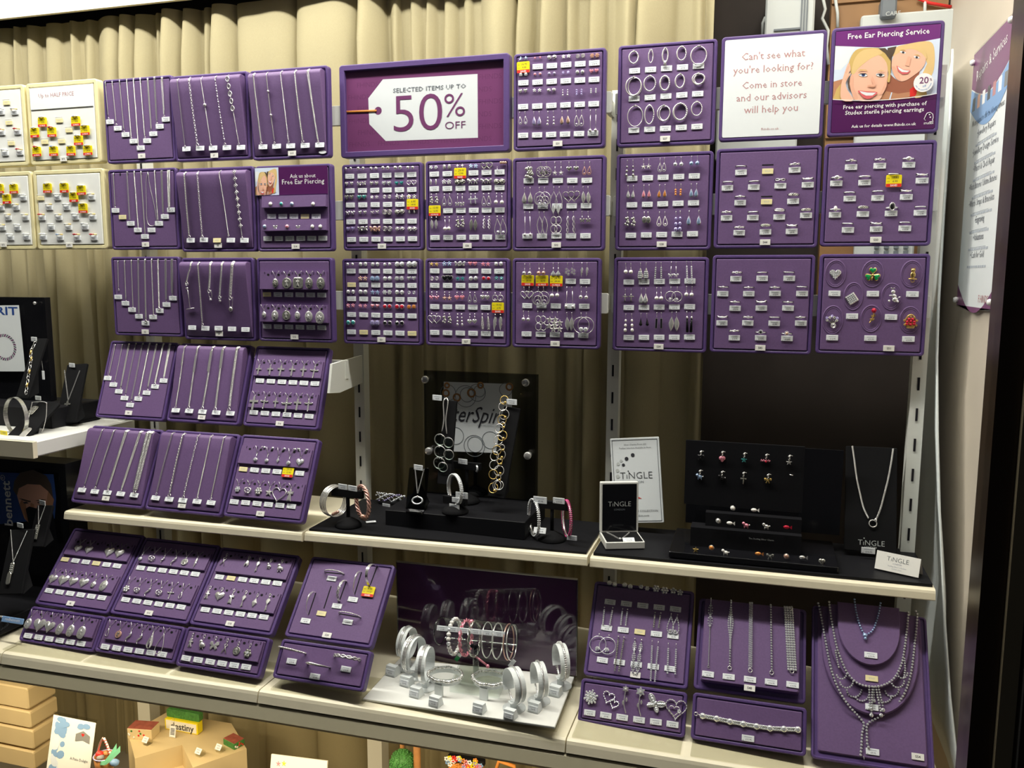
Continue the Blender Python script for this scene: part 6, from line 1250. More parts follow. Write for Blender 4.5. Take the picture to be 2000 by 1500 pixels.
def bib():
    p = P('I6', 'S54', 'large purple necklace board S54 with stepped bibs, bottom right corner', style='block', n0=.001, rimw=.004)
    tiers = []
    for i, (xl, xr, yt, yb, zt) in enumerate(((1020,1735,210,1065,.010), (1070,1670,205,865,.019), (1138,1603,195,690,.028))):
        a = p.loc('s', xl, yt+15, zt); e = p.loc('s', xr, yt+70, zt); bt = p.loc('s', 1395, yb, zt); top = p.h/2-.002+i*.003; u0, u1 = a.x, min(e.x, p.w/2-.006-.012*i); cx = (u0+u1)/2; rw = (u1-u0)/2; n = 22; v0 = bt.y; vm = lerp(top, v0, .32)
        pts = [(u1, top), (u0, top), (u0, vm)]+[(cx-rw*math.cos(t), vm-(vm-v0)*math.sin(t)**.9) for t in [pi*k/n for k in range(1, n)]]+[(u1, vm)]
        C0 = (cx, (top+v0)/2); sc_ = lambda k: [(C0[0]+(x-C0[0])*k, C0[1]+(y-C0[1])*k) for x, y in pts]
        b = MB(); b.loft([[(x, y, zt-.010) for x, y in pts], [(x, y, zt-.002) for x, y in pts], [(x, y, zt) for x, y in sc_(.975)]], 'pad'); p.child('bib_step', b)
        tiers.append(zt)
    V = lambda x, y, z: p.loc('s', x, y, z)
    b = MB(); chain(b, smooth([V(x, y, .031) for x, y in ((1265,195),(1272,260),(1290,340),(1318,420),(1345,458),(1375,450),(1410,415),(1432,350),(1450,280),(1462,212))], 60), 'ball', .0042, 'blue_gem'); b.ball(V(1345,465,.032), .0042, 'blue_gem'); b.ball(V(1347,488,.032), .003, 'blue_gem')
    put('stone_necklace', b, M=p.M, label='short blue stone necklace on the top bib of board S54', cat='necklace')
    b = MB(); z = .0215
    main = [(1075,215),(1090,330),(1120,500),(1150,610),(1210,745),(1290,825),(1390,850),(1480,840),(1560,790),(1610,700),(1635,600),(1660,400),(1668,285)]
    chain(b, smooth([V(x, y, z) for x, y in main], 72), 'gems', .0048)
    for cx, cy, rx, ry in ((1168,745,38,40),(1205,800,50,52),(1262,865,55,55),(1320,905,52,45),(1625,740,38,40),(1590,800,48,50),(1545,865,52,52),(1490,910,55,50)):
        chain(b, smooth([V(cx+rx*math.cos(t), cy+8-ry*math.sin(t)*-1, .0115 if cy > 850 else .021) for t in [pi*.02+pi*.96*k/8 for k in range(9)]], 20), 'gems', .0038)
    chain(b, smooth([V(x, y, .021) for x, y in ((1122,580),(1135,650),(1150,720))], 10), 'gems', .0038); chain(b, smooth([V(x, y, .021) for x, y in ((1640,640),(1645,720),(1635,790))], 10), 'gems', .0038)
    for x0, x1, yb in ((1375,1380,1000),(1400,1392,1050),(1425,1465,1050),(1445,1480,1010),(1410,1410,940)): chain(b, [V(x0, 855, .020), V(x1, yb, .0125)], 'gems', .0040); b.gem(V(x1, yb+15, .014), .0034, 'crystal')
    put('stone_necklace', b, M=p.M, label='festoon stone necklace with looped fringe on the middle bib of board S54', cat='necklace')
    b = MB(); z = .004
    for pts in ([(992,225),(1010,300),(1050,520),(1090,720),(1150,880),(1220,990),(1300,1080),(1335,1130),(1322,1200),(1316,1300),(1310,1370)], [(1725,285),(1735,330),(1715,540),(1690,740),(1640,900),(1550,1020),(1420,1095),(1362,1135),(1358,1220),(1362,1290),(1378,1312)]):
        chain(b, smooth([V(x, y, .0125 if y < 1000 else z) for x, y in pts], 80), 'gems', .0050)
    chain(b, [V(1335,1370,z), V(1338,1405,z)], 'cable', .002)
    put('stone_necklace', b, M=p.M, label='long lariat stone necklace crossing low on board S54', cat='necklace')
    p.ticket('s', 1387, 615, 'w', .028); p.ticket('s', 1394, 790, 'y', .019); p.ticket('s', 1395, 1005, 'w', .010); p.ticket('s', 1400, 1340, 'w', .001); p.card('s', 1740, 1378, .001)
bib()
# ================================================================== free-standing displays
def mppw(pt, c='f'): return (Vector(pt)-CAM).dot(FWD)/F/CR[c][2]
def axis_for(pt, r, sgn=1):
    v = Vector((pt[0]-CAM.x, pt[1]-CAM.y, 0)).normalized(); return (v*r+Vector((v.y, -v.x, 0))*sgn*math.sqrt(max(0, 1-r*r))).normalized()
def bangle(c, x, y, rx, ry, dep, thick, m, lab, style='round', name='bangle', n=1, spread=.004, group=None, sgn=1, tag=None, cat='bangle'):
    o = W(c, x, y, y=dep); k = mppw(o, c); R = ry*k; ax = axis_for(o, min(.97, rx/ry), sgn); b = MB(); M = Tr(o) @ Vector((0, 0, 1)).rotation_difference(ax).to_matrix().to_4x4()
    for i in range(n):
        z = (i-(n-1)/2)*spread; t = thick
        if style == 'round': b.ring((0, (i % 2)*.001, z), R, R, t, m, 36, 6)
        elif style == 'band': b.loft([[((R+q)*math.cos(2*pi*j/40), (R+q)*math.sin(2*pi*j/40), z+h) for j in range(40)] for q, h in ((0, -t), (.0012, -t), (.0012, t), (0, t), (0, -t))], m, cap1=False, sm=False)
        elif style == 'gem':
            b.ring((0, 0, z), R, R, t*.8, 'silver', 36, 5)
            for j in range(56): a = 2*pi*j/56; [b.ball(((R+t*.5)*math.cos(a), (R+t*.5)*math.sin(a), z+q*t*.8), t*.5, m, nu=5, nv=4) for q in (-1, 0, 1)]
        elif style == 'twist':
            for q in (0, 1, 2): b.tube([((R+t*.8*math.cos(8*a+q*2.1))*math.cos(a), (R+t*.8*math.cos(8*a+q*2.1))*math.sin(a), z+t*.8*math.sin(8*a+q*2.1)) for a in [2*pi*j/72 for j in range(72)]], t*.6, m, 5, True)
        elif style == 'beads':
            for j in range(20): a = 2*pi*j/20; b.ball((R*math.cos(a), R*math.sin(a), z), t, m)
    o2 = put(name, b, M=M, label=lab, cat=cat, group=group)
    return o2, o, R
def shop_ticket(pt, yaw=0, lab=None, size=1.0, kind='w', price=1, lie=False, parent=None, tilt=0):
    M = Tr(pt) @ Rz(yaw) @ (Rx(0) if lie else Rx(pi/2+tilt))
    if parent: return put('price_ticket', ticket_mesh(kind, price, size), parent, parent.matrix_world.inverted() @ M)
    return put('price_ticket', ticket_mesh(kind, price, size), M=M, label=lab, cat='ticket')
bpy.context.view_layer.update()
YV = -.29
def tbar(base, h, half, lab, m='black_velvet', yaw=0, r=.004, flat=False):
    t = put('jewellery_stand', None, M=Tr(base) @ Rz(yaw), label=lab, cat='stand'); b = MB()
    if flat: b.rbox(-.05, .05, -.035, .035, 0, .004, m, .004, .001)
    else: b.lathe([(.028, 0), (.029, .003), (.024, .010), (.012, .017), (.005, .021)], m, 20)
    put('base', b, t); b = MB(); b.lathe([(r, .015), (r, h)], m, 10); put('post', b, t)
    b = MB(); b.box((-half, -.005, h-.012), (half, .005, h+.004), m); put('crossbar', b, t); return t
def board_stand(c, tl, tr, br, bl, dep_t, dep_b, m, lab, name='necklace_stand', th=.006, foot=True, cat='stand'):
    """leaning display board: pixel corners with depth at top and bottom"""
    A = [W(c, *tl, y=dep_t), W(c, *tr, y=dep_t), W(c, *br, y=dep_b), W(c, *bl, y=dep_b)]
    X = ((A[1]-A[0])+(A[2]-A[3])).normalized(); Yv = ((A[0]-A[3])+(A[1]-A[2])).normalized(); ctr = sum(A, Vector())/4; M = frame(ctr, X, Yv); I = M.inverted(); q = [I @ a for a in A]
    w2 = (abs(q[0].x)+abs(q[1].x)+abs(q[2].x)+abs(q[3].x))/4; h2 = (abs(q[0].y)+abs(q[1].y)+abs(q[2].y)+abs(q[3].y))/4
    b = MB(); L = lambda i, z: [(x, y, z) for x, y in rrect(-w2+i, w2-i, -h2+i, h2-i, .002, 2)]; b.loft([L(0, -th), L(0, -.001), L(.001, 0)], m, cap0=True)
    o = put(name, b, M=M, label=lab, cat=cat)
    if foot:
        b = MB(); b.add([(-w2, -h2, -th), (w2, -h2, -th), (w2, -h2+.02, -th-.02), (-w2, -h2+.02, -th-.02), (0, h2*.5, -th)], [(0, 1, 2, 3), (3, 2, 4), (1, 0, 4), (0, 3, 4), (2, 1, 4)], m); put('easel_back', b, o)
    return o, M, I, w2, h2
def onplane(I, c, x, y, n=0):
    o = I @ CAM; d = I.to_3x3() @ rayd(c, x, y); return o+d*((n-o.z)/d.z)
# ------------------------------------------------------------------ acrylic easels under the sloping pads
for key, sh, nm in (('A5', 'L', 'pad S5'), ('B5', 'L', 'pad S11'), ('C5', 'L', 'pad S17'), ('A6b', 0, 'the pads S6'), ('B6b', 0, 'the pads S12'), ('C6b', 0, 'the pads S18'), ('D6b', 0, 'the bangle pads'), ('G6b', 0, 'the earring pads'), ('H6b', 0, 'the bracelet pads')):
    x0, x1, yb, zb, yt, zt = PT[key]
    if sh: A, B = [Vector(v) for v in SH['L']]
    else: i = max(k for k in range(4) if BS[k][0] < (x0+x1)/2); A, B = Vector(BS[i]), Vector(BS[i+1])
    f = lambda x: A.lerp(B, (x-A.x)/(B.x-A.x)); p0, p1 = f(x0), f(x1); k = .010
    b = MB(); y0, y1 = p0.y+k, p1.y+k; zz0, zz1 = p0.z+.0012, p1.z+.0012; V = []
    for y_, dz in ((0, 0), (.10, .0)): V += [(x0+.004, y0+y_, zz0+dz), (x1-.004, y1+y_, zz1+dz)]
    lo = [(x, y, z) for x, y, z in (V[0], V[1], V[3], V[2])]; b.loft([lo, [(x, y, z+.003) for x, y, z in lo]], 'acrylic_grey', cap0=True)
    t = put('acrylic_easel', b, label='clear acrylic easel foot lying under '+nm, cat='stand')
    b = MB(); lo = [(x0+.02, yb+.03, zb+.008), (x1-.02, yb+.03, zb+.008), (x1-.02, yb+.033, zb+.008), (x0+.02, yb+.033, zb+.008)]; b.loft([[(x, y, min(zz0, zz1)+.003) for x, y, z in lo], [(x, y+.02, z+.03) for x, y, z in lo]], 'acrylic_grey', cap0=True); put('upright', b, t)
# ------------------------------------------------------------------ left bay: cream ring pads
def gold_ring(kind):
    k = ('gr', kind)
    if k in _mc: return _mc[k]
    b = MB(); R = .0092; m = 'gold' if kind[0] == 'g' else 'silver'; b.tube([(R*math.cos(a), 0, R*.72*math.sin(a)-.001) for a in [pi*i/12 for i in range(13)]], .0012, m, 5)
    for i in range(5): a = pi*(.3+.1*i); b.gem((R*math.cos(a), 0, R*.72*math.sin(a)+.001), .0015 if i != 2 else .0022, {'w': 'crystal', 'r': 'red_gem', 'k': 'blue_gem'}[kind[1]], n=6)
    _mc[k] = b.mesh('ring'); return _mc[k]
def cream_pads():
    D = {'K1': ('white ring pad in a cream frame headed Up to HALF PRICE, top left', [(318,522,'h','gw'),(437,508,'y',''),(562,515,'h','gw'),(262,600,'s','gw'),(387,595,'h','gr'),(508,580,'y',''),(630,582,'h','gw'),(330,665,'y',''),(454,660,'y',''),(582,655,'h','sw'),(277,738,'h','gr'),(400,735,'h','gk'),(527,732,'h','gw'),(650,728,'h','gw')], (468,790)),
     'K2': ('white ring pad in a cream frame below the half price pad', [(355,1005,'h','gw'),(477,1003,'s','gw'),(602,1020,'h','sw'),(300,1077,'y',''),(423,1075,'w','sw'),(547,1072,'s','gw'),(672,1072,'w','gw'),(363,1147,'w','gw'),(490,1147,'w','sw'),(615,1152,'h','gw'),(310,1222,'w','gr'),(432,1222,'w','gw'),(555,1218,'w','sw'),(680,1218,'w','gw'),(377,1293,'w','sw'),(503,1293,'w','gw'),(625,1290,'w','sw'),(320,1365,'w','sw'),(443,1368,'w','gk'),(568,1368,'w','gr'),(690,1368,'w','gr')], (510,1420)),
     'K3': ('white ring pad in a cream frame cut by the left edge, upper', [(50,378,'y',''),(110,450,'w','gw'),(10,450,'w','sw'),(68,525,'y',''),(130,595,'w','gr'),(15,600,'w','gr'),(85,675,'y',''),(148,745,'w','gr'),(40,750,'w','sw')], None),
     'K4': ('white ring pad in a cream frame cut by the left edge, lower', [(108,1010,'h','gw'),(5,1010,'h','gw'),(57,1085,'s','gw'),(172,1078,'w','sw'),(120,1148,'w','gw'),(10,1150,'w','gw'),(62,1222,'w','gw'),(188,1222,'w','gw'),(130,1297,'w','sw'),(20,1297,'w','gw'),(80,1368,'w','sw'),(197,1365,'w','sw')], (28,1418))}
    WH = {'K1': 'half price pad', 'K2': 'pad below half price pad', 'K3': 'upper cream pad at left edge', 'K4': 'lower cream pad at left edge'}
    for key, (lab, its, cd) in D.items():
        p = P(key, 'B73', lab, rim='cream_pad', face='white_pad', rimw=.009, depth=.022)
        if key == 'K1':
            b = MB(); w2 = p.w/2-.013; y = p.loc('a', 430, 418).y; b.loft([[(-w2, y, z), (w2, y, z), (w2, p.h/2-.012, z), (-w2, p.h/2-.012, z)] for z in (.0006, .0022)], 'photo_white'); l, r = p.loc('a', 287, 340), p.loc('a', 545, 328); b.text('Up to HALF PRICE', (l.x+r.x)/2, (l.y+r.y)/2, 'pink_ink', width=r.x-l.x, z=.0024); p.child('header_card', b, label='white header card reading Up to HALF PRICE')
        for i, (x, y, k, rg) in enumerate(its):
            p.ticket('a', x, y, k, .0008)
            o = p.loc('a', x-6, y-(36 if k in 'sh' else 26)); b = MB(); b.box((-.0105, -.0008, 0), (.0105, .0008, .0004), 'card'); p.child('ring_slot', b, Tr((o.x, o.y, .0006)))
            if rg: put('ring', gold_ring(rg), M=p.M @ Tr((o.x, o.y, .0008)), label='%s ring with %s stones, %s in reading order, %s' % ('gold coloured' if rg[0] == 'g' else 'silver', {'w': 'clear', 'r': 'red', 'k': 'dark blue'}[rg[1]], str(i+1)+('st' if i % 10 == 0 and i != 10 else 'nd' if i % 10 == 1 and i != 11 else 'rd' if i % 10 == 2 and i != 12 else 'th'), WH[key]), cat='ring', group='rings on cream pads')
        if cd: p.card('a', *cd)
cream_pads()
# ------------------------------------------------------------------ left bay: shelf with black stands
def left_bay():
    z = 1.187
    b = MB(); b.rbox(-1.75, -.935, -.256, .06, z-.036, z, 'white_board', .004, .003); b.box((-1.75, -.262, z-.037), (-.932, -.250, z+.0), 'shelf')
    put('shelf_board', b, label='white shelf with cream edge at far left holding black stands', cat='shelf')
    b = MB(); b.rbox(-1.75, -1.02, -.12, .04, z+.0005, z+.05, 'black_board', .004, .002); put('riser', b, label='black riser block under the striped ring poster at far left', cat='riser')
    # poster block
    y = -.03; A = W('y', 415, 505, y=y); B = W('y', 490, 1290, y=y); x1 = (A.x+B.x)/2; b = MB(); M = frame((x1-.16, y, z+.051), (1, 0, 0), (0, 0, 1)); h = A.z-z-.051
    b.box((-.16, 0, -.02), (.16, h, -.003), 'black_gloss'); t = put('poster_block', b, M=M, label='clear acrylic block holding a poster of a striped ring, far left', cat='poster holder')
    b = MB(); b.box((-.16, 0, -.0029), (.16, h, .004), 'cover'); put('clear_block', b, t, Tr((0, 0, 0)))
    b = MB(); I = M.inverted(); q = [onplane(I, 'y', *c) for c in ((-260, 585), (200, 580), (262, 1225), (-260, 1225))]; b.flat([(v.x, v.y) for v in q], .0045, 'photo_white')
    l, r = onplane(I, 'y', 0, 660), onplane(I, 'y', 190, 675); b.text('SPIRIT', r.x, r.y, 'blue_print', width=(r.x-l.x)*2.1, h=.020, z=.0047, align='r', bold=.02)
    c = onplane(I, 'y', 60, 990)
    for k in range(26):
        a = pi*.95-1.65*pi*k/26; r0, r1 = .030, .038; s_ = .13
        b.flat([(c.x+r0*math.cos(a), c.y+r0*math.sin(a)*.9), (c.x+r0*math.cos(a-s_), c.y+r0*math.sin(a-s_)*.9), (c.x+r1*math.cos(a-s_-.12), c.y+r1*math.sin(a-s_-.12)*.9), (c.x+r1*math.cos(a-.12), c.y+r1*math.sin(a-.12)*.9)], .0047, 'plum_dark' if k % 2 else 'tag_grey')
    put('poster_print', b, t, Tr((0, 0, 0)))
    v = onplane(I, 'y', 360, 560); b = MB(); b.lathe([(.004, 0), (.004, .004), (.003, .005)], 'silver', 12); put('standoff', b, t, Tr((v.x, v.y, .004)))
    # chain bracelet on a black stand
    o, M, I, w2, h2 = board_stand('y', (285, 905), (395, 905), (330, 1480), (215, 1480), -.10, -.17, 'black_velvet', 'slanted black stand draped with a silver and gold link bracelet')
    b = MB(); P_ = [onplane(I, 'y', *q, .002) for q in ((350, 935), (300, 1040), (305, 1110), (285, 1220), (262, 1380), (250, 1470))]; chain(b, smooth(P_, 40), 'oval', .008); 
    for q in ((300, 1040), (305, 1105), (288, 1230), (265, 1360)): v = onplane(I, 'y', *q, .004); b.tube([v-Vector((0, .005, 0)), v+Vector((0, .005, 0))], .0022, 'gold', 6)
    put('chain_bracelet', b, M=M, label='silver and gold link bracelet hanging from slanted black stand at far left', cat='bracelet')
    shop_ticket(W('y', 335, 912, y=-.10), -.2, 'white ticket on top of the stand with the silver and gold bracelet')
    # second thin hanging tag line
    v = W('y', 425, 1260, y=-.06); b = MB(); b.rbox(-.004, .004, -.012, .010, 0, .001, 'ticket', .001); b.tube([(0, .010, .0005), (-.002, .04, .001), (-.004, .066, .001)], .0006, 'silver', 4)
    put('hang_tag', b, M=Tr(v) @ Rx(pi/2), label='small tag hanging on a thread in front of the poster block, far left', cat='tag')
    # standing bracelet
    bangle('j', 112, 190, 62, 132, -.19, .0045, 'dark_silver', 'plain metal bangle standing on the white shelf at far left', 'band')
    o, M, I, w2, h2 = board_stand('j', (228, 75), (328, 88), (240, 372), (112, 352), -.12, -.22, 'black_velvet', 'slanted black stand with two dog tags on the white shelf')
    for c, lab, m, hh in (((228, 150), 'textured dog tag pendant, upper of two on slanted stand', 'dark_silver', .030), ((178, 305), 'plain dog tag pendant, lower of two on slanted stand', 'silver', .032)):
        v = onplane(I, 'j', *c, .002); b = MB(); b.plate(rrect(-.0085, .0085, -hh/2, hh/2, .006, 4), 0, .0016, m, 0, .95)
        if hh < .031: [b.ball((q, k*.004-.010, .002), .0012, 'silver', nu=5, nv=4) for q in (-.004, 0, .004) for k in range(6)]
        put('dog_tag', b, M=M @ Tr(v), label=lab, cat='pendant')
    b = MB(); chain(b, smooth([onplane(I, 'j', *q, .003) for q in ((185, 245), (200, 200), (222, 105), (230, 92), (300, 88), (328, 100))], 30)+[], 'ball', .0022); put('ball_chain', b, M=M, label='ball chain of the dog tags on slanted black stand', cat='necklace')
    b = MB(); chain(b, smooth([W('j', x, yy, y=-.17) for x, yy in ((326, 95), (322, 190), (300, 280), (262, 345))], 30), 'ball', .0022); put('ball_chain', b, label='loose end of ball chain trailing beside the dog tag stand', cat='necklace')
    shop_ticket(W('j', 268, 62, y=-.12), -.2, 'white ticket on top of the dog tag stand', price=4)
    shop_ticket(W('j', 35, 322, y=-.21), -.2, 'yellow sale tag lying on the white shelf at far left', kind='s', price=3)
    o, M, I, w2, h2 = board_stand('j', (440, -170), (565, -175), (570, 225), (415, 235), -.02, -.08, 'black_velvet', 'upright black stand with a cross necklace at far left')
    b = MB(); b.rbox(-w2, w2*1.4, -.02, .05, 0, .004, 'black_velvet', .002); put('foot', b, o, M.inverted() @ Tr(W('j', 500, 225, z=z+.001)))
    b = MB(); cr = onplane(I, 'j', 476, 80, .002)
    for q in ((450, -130), (556, -128)): chain(b, [onplane(I, 'j', *q, .002), cr], 'box', .002)
    put('necklace_chain', b, M=M, label='fine V chain with a cross on upright black stand at far left', cat='necklace')
    b = MB(); b.plate([(x*1, y_) for x, y_ in norm(cross(.14, .3, .28), .030)], 0, .0018, 'dark_silver', 0, .97); put('cross_pendant', b, M=M @ Tr(cr), label='small dark cross pendant on upright black stand', cat='pendant')
    shop_ticket(W('y', 705, 1166, y=-.025), -.2, 'white ticket on top of the cross necklace stand')
    b = MB(); b.rbox(-.012, .012, 0, .012, 0, .014, 'white_board', .002); put('label_block', b, M=Tr((-.952, .03, z+.0005)), label='small white block on the shelf behind the cross necklace stand', cat='block')
    # lower display with portrait poster
    zb = .775
    b = MB(); b.rbox(-1.7, -.955, -.395, .05, zb, zb+.030, 'black_board', .004, .002); put('riser', b, label='black platform under the portrait poster at bottom left', cat='riser')
    zt = zb+.031; y = -.17; A = W('j', 385, 590, y=y); B = W('j', 440, 1085, y=y); x1 = (A.x+B.x)/2; h = A.z-zt; M = frame((x1-.15, y, zt), (1, 0, 0), (0, 0, 1)); I = M.inverted()
    b = MB(); b.box((-.15, 0, -.06), (.15+.022, h+.024, -.004), 'black_gloss'); t = put('poster_block', b, M=M, label='black block with acrylic front holding a portrait poster, bottom left', cat='poster holder')
    b = MB(); b.box((-.15, 0, -.0038), (.15, h, .003), 'cover'); put('clear_front', b, t, Tr((0, 0, 0)))
    b = MB(); N = lambda x, yy: tuple(onplane(I, 'j', x, yy)[:2]); zz = [.0034]
    def pg(m, *pts): zz[0] += .0001; b.flat([N(*q) for q in pts], zz[0], m)
    pg('blue_print', (-200,570),(382,592),(400,760),(390,900),(-200,960)); pg('hair_dark', (100,700),(108,640),(150,580),(240,560),(330,600),(365,660),(380,760),(330,700),(250,660),(160,680),(125,740))
    pg('skin_b', (128,740),(140,690),(200,660),(290,665),(345,710),(372,770),(385,770),(372,830),(350,860),(300,900),(210,930),(180,900),(145,800)); pg('skin_d', (345,710),(385,765),(375,825),(350,860),(330,800)); pg('skin_d', (145,800),(180,900),(210,930),(195,860),(190,800),(160,770))
    pg('hair_dark', (140,758),(165,762),(225,778),(222,786),(170,774)); pg('hair_dark', (255,775),(300,765),(335,770),(300,778)); pg('eye', (170,786),(195,782),(210,794),(180,796)); pg('eye', (268,788),(290,782),(310,790),(285,796))
    pg('skin_d', (225,790),(248,800),(250,850),(215,855)); pg('black_gloss', (190,830),(215,815),(380,860),(420,1085),(160,1085),(210,930))
    l, r = N(92, 950), N(92, 640); b.text('bennett', l[0]+.004, (l[1]+r[1])/2, 'white', width=r[1]-l[1], z=zz[0]+.0002, rot=pi/2, bold=.02)
    c = N(30, 615); b.tube([(c[0]+.0062*math.cos(t_), c[1]+.0062*math.sin(t_), zz[0]) for t_ in [2*pi*k/16 for k in range(16)]], .0007, 'white', 4, True); b.text('B', c[0]+.002, c[1], 'white', h=.005, z=zz[0]+.0002, rot=pi/2)
    put('poster_print', b, t, Tr((0, 0, 0)))
    for tl, tr, br, bl, dt, db, tk, v0, v1, pv, lab in (((60,975),(200,985),(185,1420),(0,1440),-.27,-.33,(143,950),(75,985),(188,992),(92,1208),'wide black stand with a ball chain dog tag necklace, bottom left'), ((235,805),(335,812),(330,1100),(215,1100),-.22,-.26,(297,792),(268,812),(315,815),(268,945),'narrow black stand with a patterned bar necklace before the portrait')):
        o, M2, I2, w2, h2 = board_stand('j', tl, tr, br, bl, dt, db, 'black_velvet', lab)
        b = MB(); e = onplane(I2, 'j', *pv, .002)
        for q in (v0, v1): chain(b, [onplane(I2, 'j', *q, .002), e], 'ball', .0024)
        put('ball_chain', b, M=M2, label='V of ball chain on the '+lab.split(' with')[0]+(', bottom left' if dt < -.25 else ' before the portrait'), cat='necklace')
        big = dt < -.25
        for k in range(2 if big else 1):
            b = MB(); hh = .027 if big else .034; b.plate(rrect(-.0055, .0055, -hh, 0, .004 if big else .001, 3), 0, .002, 'dark_silver', 0, .93); 
            if not (big and k): [b.ball((q, -.004-.0042*j, .0022), .0011, 'silver', nu=5, nv=4) for q in (-.0025, .0025) for j in range(5)]
            put('tag_pendant', b, M=M2 @ Tr((e.x-.002*k, e.y-.022*k, .002+.001*k)), label='%s tag pendant on the %s' % (('patterned', 'plain rounded')[k], 'wide black stand, bottom left' if big else 'narrow black stand before the portrait'), cat='pendant')
        shop_ticket(W('j', *tk, y=dt), -.2, 'white ticket on top of the '+lab.split(' with')[0]+(', bottom left' if big else ' before the portrait'), price=5 if big else 2)
    v = W('j', 85, 1478, y=-.36); b = MB(); b.rbox(-.030, .028, -.006, .006, 0, .003, 'blue_wash', .001); b.text('redbennett', 0, -.002, 'white', width=.04, z=.0032); put('name_plate', b, M=Tr((v.x, v.y, zt+.010)) @ Rx(1.2), label='pale blue name plate in front of the wide black stand, bottom left', cat='sign')
    b = MB(); chain(b, smooth([W('l', x, yy, z=zt+.004) for x, yy in ((-60,1010),(10,985),(60,950),(75,905),(50,880),(0,870),(-60,880))], 40), 'rope', .006, 'black_velvet'); b.tube([W('l', 0, 868, z=zt+.004), W('l', 42, 872, z=zt+.004)], .0036, 'silver', 8); put('cord_bracelet', b, label='black cord bracelet with metal clasp lying at bottom left', cat='bracelet')
left_bay()
